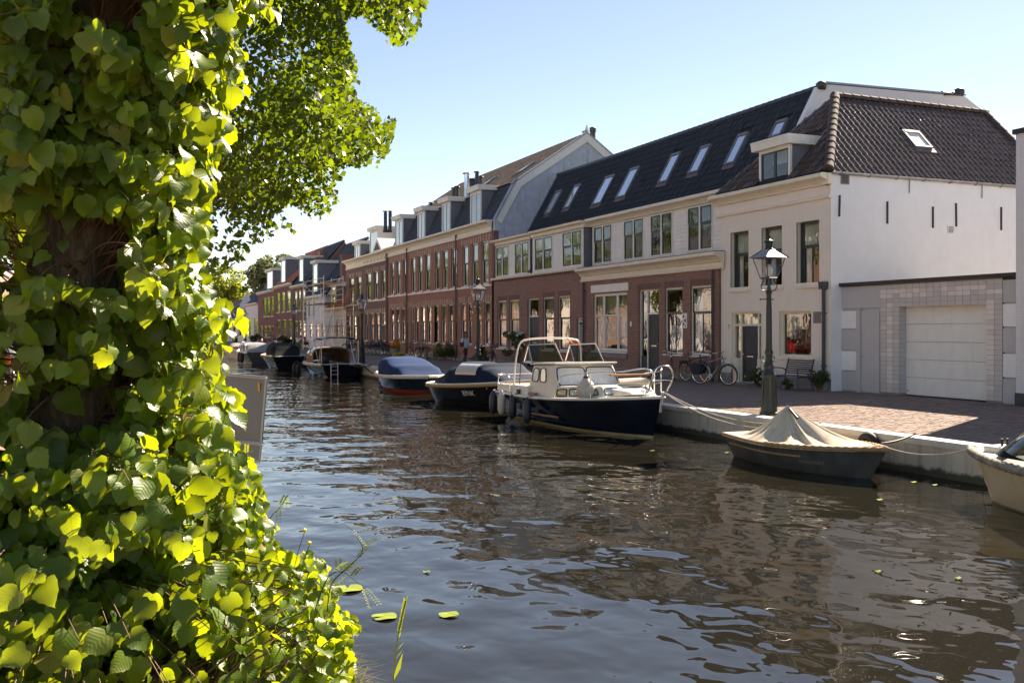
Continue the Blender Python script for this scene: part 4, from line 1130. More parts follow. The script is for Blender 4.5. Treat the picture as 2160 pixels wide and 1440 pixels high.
def flue(par, px, pyt, pyb, Y, r=.13, mat='chimney_metal', cap=True):
    x, zt = on_y(px, pyt, Y); _, zb = on_y(px, pyb, Y); m_ = MB()
    m_.lathe([(r * 1.5, zb - .3), (r, zb + .1), (r, zt - .12)], (x, Y, 0), 10)
    if cap: m_.lathe([(r * .6, zt - .12), (r * .6, zt - .06), (r * 1.7, zt - .06), (r * 1.5, zt)], (x, Y, 0), 10)
    m_.build('chimney_pipe', M[mat], par, True, 40)
flue(C[1], 984.5, 365, 415, 60.0, .17, 'chrome'); flue(C[1], 1006, 362, 388, 59, .13); flue(C[1], 1013, 372, 398, 57.5, .13); flue(C[1], 997, 378, 390, 61, .3)
flue(C[2], 957.5, 396, 411, 64, .13); flue(C[2], 964, 393, 410, 63, .13); flue(C[3], 909, 427, 442, 70, .13)
for (px, pt, pb, w_, hh_) in ((1045, 385, 402, 14, C[0]), (1005, 385, 398, 10, C[1])):
    xb, zb, xc, zc_ = 21.75, 10.15, 26.2, 13.15; L2 = math.hypot(xc - xb, zc_ - zb); U = Vector(((xc - xb) / L2, 0, (zc_ - zb) / L2)); A = Vector((0, -1, 0))
    yk = 54.5 if hh_ is C[0] else 60.5
    skylight(hh_, (xb, yk, zb + .12), A, U, A.cross(U), 0, 1.0, 1.4, 2.5, pane='milk_glass')
# ------------------------------------------------------------------ dark brick pair
d1 = row_house('dark brown brick house with small pediment, big white dormer and twin flues', 73.52, 81.2, up4((262, 298), (321, 350), (377, 408)), up4((254, 272), (290, 316), (332, 361), (372, 413)), zt=7.95, fr_h=.8, up_z=(4.3, 6.5), g_z=(1.0, 3.2), wallmat='brick_dark', doors=(3,), lint='stone_trim', blinds=1, pipe=73.7)
d2 = row_house('dark brown brick house with yellowish window frames beside the scaffold', 81.2, 87.2, up4((134, 166), (190, 223)), up4((120, 142), (160, 187), (203, 222)), zt=7.93, fr_h=.8, up_z=(4.1, 6.4), g_z=(1.0, 3.1), wallmat='brick_dark', framemat='paint_yellow', doors=(2,), lint='stone_trim', blinds=2)
mb = MB(); pc = yx(z4(375), FX); mb.prism([(pc - 1.5, 7.96), (pc + 1.5, 7.96), (pc, 9.0)], 'x', FX - .35, FX + 1.2); mb.build('pediment', M['paint_white'], d1)
mb = MB(); mb.prism([(pc - .9, 8.06), (pc + .9, 8.06), (pc, 8.7)], 'x', FX - .37, FX - .352); mb.build('pediment_field', M['brick_dark'], d1)
for k in range(7):
    mb = MB(); yk = 73.9 + k * 1.05; mb.box(FX - .06, FX - .036, yk, yk + .6, 7.33, 7.52); mb.build('frieze_panel', M['paint_yellow'], d1)
for h_, y0, y1 in ((d1, 73.52, 81.2), (d2, 81.2, 87.2)):
    L = math.hypot(3.4, 2.9); U = (3.4 / L, 0, 2.9 / L)
    tile_slope(h_, (FX + .3, y1, 7.97), (0, -1, 0), U, [(0, 0), (y1 - y0, 0), (y1 - y0, L), (0, L)], 'slate', .26, .38, .03)
    mb = MB(); mb.face([(FX + 3.7, y0, 10.87), (FX + 3.7, y1, 10.87), (29, y1, 7.5), (29, y0, 7.5)]); mb.face([(FX + .3, y1 - .001, 7.9), (FX + 3.7, y1 - .001, 10.87), (29, y1 - .001, 7.5), (29, y1 - .001, 0), (FX + .1, y1 - .001, 0)]); mb.build('rear_roof', M['slate'], h_)
def dorm(par, pa, pb, z0, z1, X=FX + .3, back=2.2, n=2, **kw):
    a, b = yx(z4(pa), X), yx(z4(pb), X); return dormer(par, X, min(a, b), max(a, b), z0, z1, back, n, 'paint_white', kw.pop('cheek', 'lead_grey'), .28, .15, sash='paint_white')
dorm(d1, 287, 345, 8.0, 10.2, back=3.0, n=1, cheek='paint_white'); dorm(d2, 172, 210, 7.98, 9.5)
mb = MB(); yq = 75.0; mb.box(23.6, 24.8, yq - .8, yq + .8, 9.5, 11.3); mb.build('chimney', M['brick_dark'], d1)
for px in (813, 823): flue(d1, px, 445, 482, 75.0, .14, 'chimney_metal', True)

# ------------------------------------------------------------------ houses beyond, simpler windows
def far_house(label, y0, y1, zt, mat, up=(), gnd=(), uz=(0, 0), gz=(0, 0), doors=(), roof=None, name='canal_house', X=FX, cor=True, D=8, ridge_dx=3.5, ridge_dz=3.2, ridge_mat=None, frame='paint_white'):
    h = house(label, name=name)
    ops = [(*sorted(seg(a, b, X)), *uz) for a, b in up] + [(*sorted(seg(a, b, X)), .15 if i in doors else gz[0], gz[1]) for i, (a, b) in enumerate(gnd)]
    front_wall(h, X, y0, y1, -.05, zt, ops, M[mat], .1)
    shell(h, X, y0, y1, zt, D, M[mat], 'side_wall')
    for o_ in ops: window(h, X, *o_, frame, 'sash_dark', .06, .09, (0, 1), .58, sw=.05, curtain='full')
    if cor:
        m_ = MB(); m_.prism([(X + .02, zt - .28), (X - .12, zt - .28), (X - .3, zt - .1), (X - .3, zt + .05), (X + .1, zt + .05)], 'y', y0 + .01, y1 - .01); m_.build('cornice', M['paint_cream'], h)
    if roof:
        L = math.hypot(ridge_dx, ridge_dz); U = (ridge_dx / L, 0, ridge_dz / L)
        tile_slope(h, (X + .05, y1, zt + .05), (0, -1, 0), U, [(0, 0), (y1 - y0, 0), (y1 - y0, L), (0, L)], roof, .3, .4, .04)
        mb = MB(); mb.face([(X + .05 + ridge_dx, y0, zt + ridge_dz), (X + .05 + ridge_dx, y1, zt + ridge_dz), (X + D, y1, zt), (X + D, y0, zt)]); mb.build('rear_roof', M[roof], h)
        mb = MB()
        for y_ in (y0, y1): mb.face([(X, y_, zt - .2), (X + .05 + ridge_dx, y_, zt + ridge_dz), (X + D, y_, zt), (X + D, y_, zt - .2)])
        mb.build('gable', M[mat], h)
        ridge_row(h, (X + ridge_dx, y0, zt + ridge_dz + .05), (X + ridge_dx, y1, zt + ridge_dz + .05), ridge_mat or roof, .15, .9)
    return h
def fdorm(par, px0, px1, z0, z1, X=FX + .3, back=2.0, n=1):
    a, b = yx(px0, X), yx(px1, X); return dormer(par, X, min(a, b), max(a, b), z0, z1, back, n, 'paint_white', 'lead_grey', .3, .2, sash='paint_white')
z5 = lambda v: v / 4.235 + 420
def p5(*ps): return [(z5(a), z5(b)) for a, b in ps]
e2 = far_house('white house with steep red tiled roof and one dormer behind the scaffold', 87.22, 96.0, 3.9, 'stucco_white', (), p5((1222, 1250), (1268, 1295)), gz=(1.2, 2.9), roof='pantile_red', ridge_dx=4.0, ridge_dz=4.3)
fdorm(e2, z5(1180), z5(1218), 4.0, 6.3)
e1 = far_house('white plastered house with tall dark tiled roof behind the scaffold tower', 96.02, 105.4, 5.25, 'stucco_white', p5((972, 992), (1010, 1030)), p5((985, 1010), (1040, 1070), (1095, 1120)), uz=(3.2, 4.9), gz=(.9, 2.6), roof='slate', ridge_dx=4.2, ridge_dz=5.6)
fdorm(e1, z5(1015), z5(1055), 5.5, 9.0)
f3 = far_house('narrow dark brick house with dark tiled roof and lone dormer', 105.45, 114.0, 6.75, 'brick_dark', p5((850, 876), (885, 908), (922, 946)), p5((855, 880), (890, 912), (925, 948)), uz=(3.95, 6.2), gz=(.9, 2.9), doors=(2,), roof='slate', ridge_dx=4, ridge_dz=4.6)
fdorm(f3, z5(892), z5(928), 6.8, 10.0)
f2 = far_house('brown brick house with orange red tiled roof, white cornice and dormer', 114.05, 126.5, 7.2, 'brick_far', p5((692, 721), (735, 766), (782, 816)), p5((697, 726), (745, 778), (797, 831)), uz=(3.97, 6.36), gz=(1.0, 3.1), doors=(2,), roof='pantile_red', ridge_dx=4, ridge_dz=4.2)
fdorm(f2, z5(730), z5(768), 7.3, 10.6)
f1 = far_house('brown brick house with bicycle racks, flat-topped dormer and low door', 126.55, 139.7, 6.9, 'brick_far', p5((572, 600), (604, 633), (640, 667)), p5((545, 568), (578, 606), (611, 641), (650, 674)), uz=(3.6, 6.1), gz=(.9, 2.4), doors=(0, 3), roof='slate', ridge_dx=4, ridge_dz=3.2)
fdorm(f1, z5(605), z5(655), 7.0, 9.8)
gA = far_house('tall plain white house with dark roof left of the brick houses', 139.75, 152.0, 5.6, 'stucco_white', (), p5((440, 462), (490, 521)), gz=(1.0, 3.6), roof='slate', ridge_dx=4, ridge_dz=3.6, name='cottage')
gB = far_house('low white cottage with dark sloping roof and flag on its front', 152.05, 178, 3.6, 'stucco_white', (), p5((250, 275), (300, 325), (350, 375)), gz=(.9, 2.6), roof='slate', ridge_dx=4.5, ridge_dz=4.5, name='cottage')
gC = far_house('low white cottage with dark roof seen past the lime leaves', 178.05, 200, 4.4, 'stucco_white', (), p5((130, 150), (165, 185), (200, 220)), gz=(.9, 3.0), roof='pantile_weathered', ridge_dx=4.2, ridge_dz=3.0, name='cottage')
mb = MB(); ys = yx(z5(285), FX - .2); mb.prism([(FX - .25, 3.4), (FX - .25, 5.2), (FX + 1.0, 7.8), (FX + 2.2, 5.2), (FX + 2.2, 3.4)], 'y', 158, 158.4); mb.build('white_gable', M['stucco_white'], gB)
# chimneys on the far roofs
for par, px, pt, pb, Y, r in ((f3, 681, 533, 548, 110, .4), (e1, 713, 540, 570, 94, .5), (f3, 672, 545, 556, 106, .35), (gA, 533, 600, 620, 141, .5)):
    x, zt_ = on_y(px, pt, Y); x = min(max(x, 22), 27); mb = MB(); mb.box(x - r, x + r, Y - r, Y + r, 6.5, zt_); mb.box(x - r - .08, x + r + .08, Y - r - .08, Y + r + .08, zt_, zt_ + .15); mb.build('chimney', M['brick_dark'], par)
# flag on its pole
fl = empty('flag'); tag(fl, 'red, white and dark flag on a white pole by the cottage', 'flag')
p0 = Vector((FX - 1.0, 160, 0)); pk = at_k(z5(225), 620, 165)
mb = MB(); fx_, fz_ = on_y(z5(228), 625, 160); mb.tube([(fx_, 160, 0), (fx_, 160, 6.8)], .06, 6); mb.build('pole', M['paint_white'], fl)
for i, mt in enumerate(('bike_red', 'paint_white', 'bench_blue')):
    mb = MB(); mb.grid(lambda u, v: (fx_ + .1 + u * 1.3 + .3 * v, 160 + .12 * math.sin(u * 6 + v), 6.4 - u * 1.6 - (i + v) * .45), 6, 1); o = mb.build('stripe', M[mt], fl, True)

# ------------------------------------------------------------------ scaffold tower in front of the white houses
sc = empty('scaffold_tower'); tag(sc, 'tall grey tube scaffold tower standing before the white house', 'scaffold')
sx0, sx1 = FX - 2.2, FX - .5
sy = [yx(z5(1285), FX - 1.4), yx(z5(1195), FX - 1.4), yx(z5(1005), FX - 1.4)]
tall = [4.0, 6.6, 6.6]
pm = {}
def tube_part(a, b, r=.03, nm='scaffold_tube'):
    mb = MB(); mb.tube([a, b], r, 6); return mb.build(nm, M['steel'], sc)
for y_, t_ in zip(sy, tall):
    for x_ in (sx0, sx1): tube_part((x_, y_, 0), (x_, y_, t_), .035, 'upright')
ym = (sy[1] + sy[2]) / 2
for x_ in (sx0, sx1): tube_part((x_, ym, 0), (x_, ym, 6.6), .035, 'upright')
for k in range(14):
    z = .3 + k * .47
    for x_ in (sx0, sx1):
        tube_part((x_, sy[1], z), (x_, sy[2], z), .025, 'rung')
        if z < 4: tube_part((x_, sy[0], z), (x_, sy[1], z), .025, 'rung')
for z in (2.2, 4.2, 6.0):
    mb = MB(); mb.box(sx0, sx1, sy[1], sy[2], z, z + .05); mb.build('platform', M['wood_bench'], sc)
tube_part((sx0, sy[1], .3), (sx0, sy[2], 2.4), .025, 'brace'); tube_part((sx0, sy[2], 2.4), (sx0, sy[1], 4.3), .025, 'brace'); tube_part((sx0, sy[1], 4.3), (sx0, sy[2], 6.2), .025, 'brace'); tube_part((sx0, sy[0], 3.6), (sx0, sy[1], .3), .025, 'brace')

# ------------------------------------------------------------------ trees
def leaf_quads(centres, normals, size, nrand, fold=True):
    """numpy leaf cards: two-triangle folded leaves, shape of a kite"""
    n = len(centres); rs = np.random.RandomState(nrand)
    d = rs.normal(size=(n, 3)); d[:, 2] -= .9; d /= np.linalg.norm(d, axis=1, keepdims=True)
    nn = normals + rs.normal(size=(n, 3)) * .42
    s = np.cross(d, nn); s /= np.linalg.norm(s, axis=1, keepdims=True) + 1e-9
    up = np.cross(s, d)
    sz = (size * rs.uniform(.65, 1.3, n))[:, None]
    base = centres - d * sz * .5; tip = centres + d * sz * .55
    l = centres - d * sz * .12 + s * sz * .46 + up * sz * .1; r = centres - d * sz * .12 - s * sz * .46 + up * sz * .1
    v = np.stack([base, l, tip, r], 1).reshape(-1, 3)
    i = np.arange(n) * 4
    f = np.concatenate([np.stack([i, i + 1, i + 2], 1), np.stack([i, i + 2, i + 3], 1)], 0)
    return v, f
def tri_mesh(name, v, f, mat, smooth=False):
    me = bpy.data.meshes.new(name); me.vertices.add(len(v)); me.vertices.foreach_set('co', v.astype(np.float32).ravel())
    k = f.shape[1]
    me.loops.add(f.size); me.loops.foreach_set('vertex_index', f.astype(np.int32).ravel())
    me.polygons.add(len(f)); me.polygons.foreach_set('loop_start', np.arange(0, f.size, k, dtype=np.int32))
    me.polygons.foreach_set('loop_total', np.full(len(f), k, dtype=np.int32)); me.materials.append(mat); me.update(calc_edges=True); me.validate(); return me
def clumps_to_leaves(clumps, per, size, seed, keep=None):
    """clumps: (centre, radius); leaves sit towards the shell of each clump"""
    rs = np.random.RandomState(seed); cs, ns = [], []
    for (c, r) in clumps:
        m = max(6, int(per * r * r))
        d = rs.normal(size=(m, 3)); d /= np.linalg.norm(d, axis=1, keepdims=True)
        rad = r * rs.uniform(.35, 1.0, (m, 1)) ** .5
        p = np.array(c) + d * rad * np.array([1, 1, .7])
        cs.append(p); ns.append(d + np.array([0, 0, .5]))
    c, n_ = np.concatenate(cs), np.concatenate(ns)
    if keep is not None:
        k = keep(c); c, n_ = c[k], n_[k]
    return leaf_quads(c, n_, size, seed + 1)
def branch_tube(mb, p, d, L, r, depth, rs, tips, up=.12):
    pts = [Vector(p)]; rr = [r]; dv = Vector(d).normalized(); n = 6
    for i in range(n):
        dv = (dv + Vector((rs.gauss(0, .16), rs.gauss(0, .16), rs.gauss(0, .1) + up))).normalized(); pts.append(pts[-1] + dv * L / n); rr.append(r * (1 - .62 * (i + 1) / n))
    mb.tube(pts, rr, 7 if depth > 1 else 5)
    if depth <= 0: tips.append(pts[-1]); tips.append(pts[3]); return
    for k in range(3 if depth > 1 else 4):
        q = pts[2 + (k % 4)]; a = rs.uniform(0, 6.28); nd = (dv * .6 + Vector((math.cos(a), math.sin(a), rs.uniform(-.2, .5)))).normalized()
        branch_tube(mb, q, nd, L * rs.uniform(.5, .72), r * .45, depth - 1, rs, tips, up)
    tips.append(pts[-1])
def crown_tree(label, loc, trunk_h, trunk_r, crown_c, crown_r, nclump, per, size, seed, mat='leaf_crown', group=None, name='linden_tree', clump_r=(.5, 1.1), keep=None, cat='tree', extra=()):
    t = empty(name, loc); tag(t, label, cat, group)
    rs = random.Random(seed); mb = MB(); tips = []
    pts = [Vector((0, 0, -.1)), Vector((.02, 0, .3)), Vector((rs.gauss(0, .1), rs.gauss(0, .1), trunk_h * .5)), Vector((rs.gauss(0, .2), rs.gauss(0, .2), trunk_h))]
    mb.tube(smooth_path(pts, 4), [trunk_r * (1.5 if i == 0 else 1.15 if i < 3 else 1 - .03 * i) for i in range(13)], 12)
    for k in range(6):
        a = k * 1.05 + rs.uniform(-.3, .3); branch_tube(mb, pts[-1] - Vector((0, 0, rs.uniform(0, trunk_h * .35))), (math.cos(a) * .8, math.sin(a) * .8, 1.0), crown_r[0] * .85, trunk_r * .5, 2, rs, tips)
    tr = mb.build('trunk', M['bark'], t, True)
    cl = []
    for k in range(nclump):
        while True:
            v = Vector((rs.uniform(-1, 1), rs.uniform(-1, 1), rs.uniform(-1, 1)))
            if .28 < v.length < 1: break
        bump = 1 + .18 * math.sin(3 * math.atan2(v.y, v.x) + seed) + .1 * math.sin(7 * v.z + seed)
        cl.append((Vector(crown_c) + Vector((v.x * crown_r[0] * bump, v.y * crown_r[1] * bump, v.z * crown_r[2])), rs.uniform(*clump_r)))
    cl += [(p, rs.uniform(.35, .7)) for p in tips if (p - Vector(crown_c)).length < max(crown_r) * 1.05]
    cl += list(extra)
    v, f = clumps_to_leaves(cl, per, size, seed, (lambda c: keep(c + np.array(loc))) if keep else None)
    o = link('crown', tri_mesh('crown', v, f, M[mat]), t); o['kind'] = 'stuff'
    return t
def np_keep(poly, off=6):
    def k(c):
        xc = CC * c[:, 0] - SS * c[:, 1]; yc = SS * c[:, 0] + CC * c[:, 1]; yc = np.maximum(yc, .1)
        px = CX + FPX * xc / yc; py = CY - FPX * (c[:, 2] - CAM_H) / yc
        rs = np.random.RandomState(3); px = px + rs.normal(0, off, len(px)); py = py + rs.normal(0, off, len(py))
        r = np.zeros(len(px), bool); j = len(poly) - 1
        for i in range(len(poly)):
            xi, yi = poly[i]; xj, yj = poly[j]
            cnd = ((yi > py) != (yj > py)) & (px < (xj - xi) * (py - yi) / (yj - yi + 1e-9) + xi); r ^= cnd; j = i
        return r
    return k
big = 4000
# the second lime on the near bank: crown reaching over the water (boughs follow the gaps of sky)
poly2 = [(-big, -big), (big, -big), (900, -60), (893, 30), (860, 90), (835, 100), (800, 60), (770, 35), (735, 30), (722, 60), (735, 110), (750, 140), (748, 160), (738, 185), (758, 215), (790, 235), (832, 262), (828, 290), (812, 330), (795, 355), (760, 345), (735, 352), (712, 375), (700, 395), (712, 415), (694, 430), (700, 448), (727, 462), (722, 478), (690, 470), (650, 462), (640, 440), (610, 430), (590, 450), (600, 470), (622, 485), (628, 510), (600, 500), (585, 490), (565, 500), (560, 525), (545, 512), (530, 522), (515, 535), (500, 560), (470, 600), (430, 620), (-big, 620)]
lt2 = crown_tree('broad lime tree beyond the mossy trunk, its crown hanging over the water', (-.6, 15.6, 0), 5.0, .34, (1.3, 0, 7.6), (5.0, 4.6, 4.6), 330, 560, .105, 5, mat='leaf_bough', keep=np_keep(poly2, 5), clump_r=(.45, 1.0), group='lime trees along the near bank')
# further limes, also what the windows opposite mirror
far_l = [(-.5, 25, 3.0, 'lime tree standing third along the near bank'), (-.6, 34, 3.2, 'lime tree standing fourth along the near bank'), (-.5, 45, 3.2, None), (-.6, 56, 3.3, None), (-.4, 67, 3.2, None), (-.6, 79, 3.4, None), (-.5, 92, 3.4, None), (-.6, 106, 3.3, None), (-.5, 122, 3.6, None), (-.5, 140, 3.6, None), (-.5, 160, 3.8, None), (-.5, 182, 4.4, None), (-.5, 205, 4.6, None), (-.5, 230, 5, None), (-.5, 258, 5, None)]
for i, (x, y, r_, lb) in enumerate(far_l):
    n = 60 if y < 50 else 48
    crown_tree(lb or 'lime tree in the far row along the near bank, behind other leaves', (x, y, 0), 3.6, .26, (0.1, 0, 7.2), (r_, r_, 4.4), n, 300 if y < 40 else 130, .13 if y < 40 else .22, 30 + i, mat='leaf_crown', group='lime trees along the near bank' if lb else 'lime trees in the far row')
cl = [(Vector((rnd.uniform(-14, 2), y_ + rnd.uniform(-4, 4), rnd.uniform(1.5, 11))), rnd.uniform(2, 3.5)) for y_ in range(275, 560, 3) for _q in range(3)] + [(Vector((rnd.uniform(-10, 30), rnd.uniform(305, 330), rnd.uniform(1, 9))), rnd.uniform(2, 3.2)) for _q in range(60)]  # unseen trees added to darken far pane reflections and close the horizon
v, f = clumps_to_leaves(cl, 14, .9, 88); o = link('unseen_far_wood', tri_mesh('unseen_far_wood', v, f, M['leaf_crown'])); tag(o, 'unseen far mass of trees, added to darken the far window reflections', 'wood', kind='stuff')
# light green tree over the low cottages, willow and copper beech behind the roofs
crown_tree('bright green tree above the low white cottages', (24.5, 210, 0), 6, .4, (0, 0, 10.2), (6, 5, 4.4), 100, 80, .4, 71, 'leaf_pale')
tp, tz = on_y(590, 590, 190)
crown_tree('pale drooping willow rising behind the brick houses', (tp - 1, 190, 0), 7, .5, (0, 0, 11.6), (5.4, 5, 4.3), 130, 90, .42, 72, 'leaf_willow', name='willow_tree')
tp, tz = on_y(634, 570, 200)
crown_tree('dark purple copper beech behind the red roof', (tp + 2, 200, 0), 8, .5, (0, 0, 12.4), (5, 5, 4.2), 100, 90, .42, 73, 'leaf_purple', name='beech_tree')

# ------------------------------------------------------------------ far side street on the near bank: sunlit brick and pale stucco houses and parked cars (mirrored in the windows)
lb_lab = ['pink brick house across the street from the lime trunk', 'brick house with white windows near the parked cars', None, None, None, None]
for i in range(18):
    y0 = 22 + i * 13.5
    h = house('house facing the canal behind the lime trees' if i > 1 else lb_lab[i], group='houses behind the lime trees' if i > 1 else None, name='near_bank_house')
    X = -9.5; mt = ('brick_pink', 'brick_red', 'brick_pink', 'stucco_cream', 'stucco_white', 'brick_pink', 'stucco_cream')[i % 7]; zt = 7.5 + (i % 3) * .8  # pale stucco mixed in to bounce more sun onto the fronts opposite
    ops = [(y0 + .9 + k * 3.1, y0 + 2.1 + k * 3.1, z, z + 2.0) for k in range(4) for z in (1.0, 4.4)]
    mb = MB(); wall_cells(mb, 0, -y0 - 13.4, -y0, 0, zt, [(-b, -a, c, d) for a, b, c, d in ops], .12)
    mb.v = [(X - x, -y, z) for x, y, z in mb.v]; mb.build('wall', M[mt], h)
    mb = MB(); mb.face([(X - .6, y0, 0), (X - .6, y0 + 13.4, 0), (X - .6, y0 + 13.4, zt), (X - .6, y0, zt)]); mb.build('inner_wall', M['plinth_grey'], h)
    mb = MB(); mb.box(X - 8, X - .61, y0, y0 + 13.4, 0, zt); mb.build('rear_block', M[mt], h)
    mb = MB(); mb.prism([(X + .3, zt), (X - 4, zt + 3.4), (X - 8, zt)], 'y', y0, y0 + 13.4); mb.build('roof', M['slate'], h)
    mb = MB(); mb.box(X - .02, X + .25, y0, y0 + 13.4, zt - .35, zt - .001); mb.build('cornice', M['paint_white'], h)
    for (a, b, c, d) in ops:
        mb = MB(); ring(mb, X - .1, X - .03, a, b, c, d, .09); mb.box(X - .095, X - .035, a + .09, b - .09, c + 1.15, c + 1.22); w_ = mb.build('window', M['paint_white'], h)
        mb = MB(); mb.face([(X - .08, a, c), (X - .08, b, c), (X - .08, b, d), (X - .08, a, d)]); mb.build('pane', M['skylight_glass'], w_)
# ------------------------------------------------------------------ boats
plain('hull_navy', (0.008, 0.01, 0.022), 0.12, vary=0.15, coat=0.6)
plain('hull_black', (0.014, 0.014, 0.018), 0.16, vary=0.2, coat=0.5)
plain('hull_dirty', (0.075, 0.08, 0.078), 0.55, vary=0.35, scale=2.5, bump=0.15, dirt=(0.03, 0.03, 0.03, 0.6))
plain('hull_cream', (0.78, 0.62, 0.4), 0.3, vary=0.06, dirt=(0.4, 0.33, 0.22, 0.35))
plain('hull_teal', (0.012, 0.03, 0.038), 0.15, vary=0.2, coat=0.5)
plain('hull_grey', (0.1, 0.11, 0.125), 0.25, vary=0.15)
plain('bottom_red', (0.3, 0.045, 0.03), 0.5, vary=0.2)
plain('bottom_cream', (0.4, 0.35, 0.18), 0.5, vary=0.2)
plain('deck_white', (0.72, 0.68, 0.61), 0.4, vary=0.06, dirt=(0.45, 0.4, 0.32, 0.3))
plain('deck_grey', (0.4, 0.4, 0.4), 0.5, vary=0.1)
plain('teak', (0.36, 0.17, 0.07), 0.4, vary=0.25, scale=9)
plain('rope', (0.36, 0.24, 0.13), 0.9, vary=0.25, scale=12)
plain('rope_pale', (0.6, 0.55, 0.46), 0.9, vary=0.15, scale=12)
plain('rope_grey', (0.3, 0.27, 0.22), 0.9, vary=0.4, scale=7)
plain('rope_blue', (0.05, 0.16, 0.3), 0.9, vary=0.2)
plain('strap_orange', (0.8, 0.2, 0.04), 0.7, vary=0.1)
plain('canvas_blue', (0.014, 0.042, 0.12), 0.85, vary=0.15, bump=0.2, spec=0.12)
plain('canvas_navy', (0.009, 0.022, 0.052), 0.8, vary=0.15, bump=0.2, spec=0.12)
plain('canvas_tan', (0.6, 0.53, 0.42), 0.95, vary=0.1, scale=1.5, bump=0.2, dirt=(0.22, 0.18, 0.12, 0.5), spec=0.12)
plain('canvas_brown', (0.26, 0.18, 0.12), 0.9, vary=0.12, bump=0.2, spec=0.12)
plain('canvas_black', (0.016, 0.016, 0.02), 0.8, vary=0.2, bump=0.2, spec=0.12)
plain('canvas_grey', (0.3, 0.3, 0.31), 0.85, vary=0.12, bump=0.2, spec=0.12)
plain('vinyl_window', (0.5, 0.5, 0.48), 0.12, vary=0.1)
plain('fender_navy', (0.03, 0.035, 0.05), 0.45, vary=0.2)
plain('fender_white', (0.62, 0.57, 0.48), 0.5, vary=0.08, dirt=(0.3, 0.25, 0.2, 0.5))

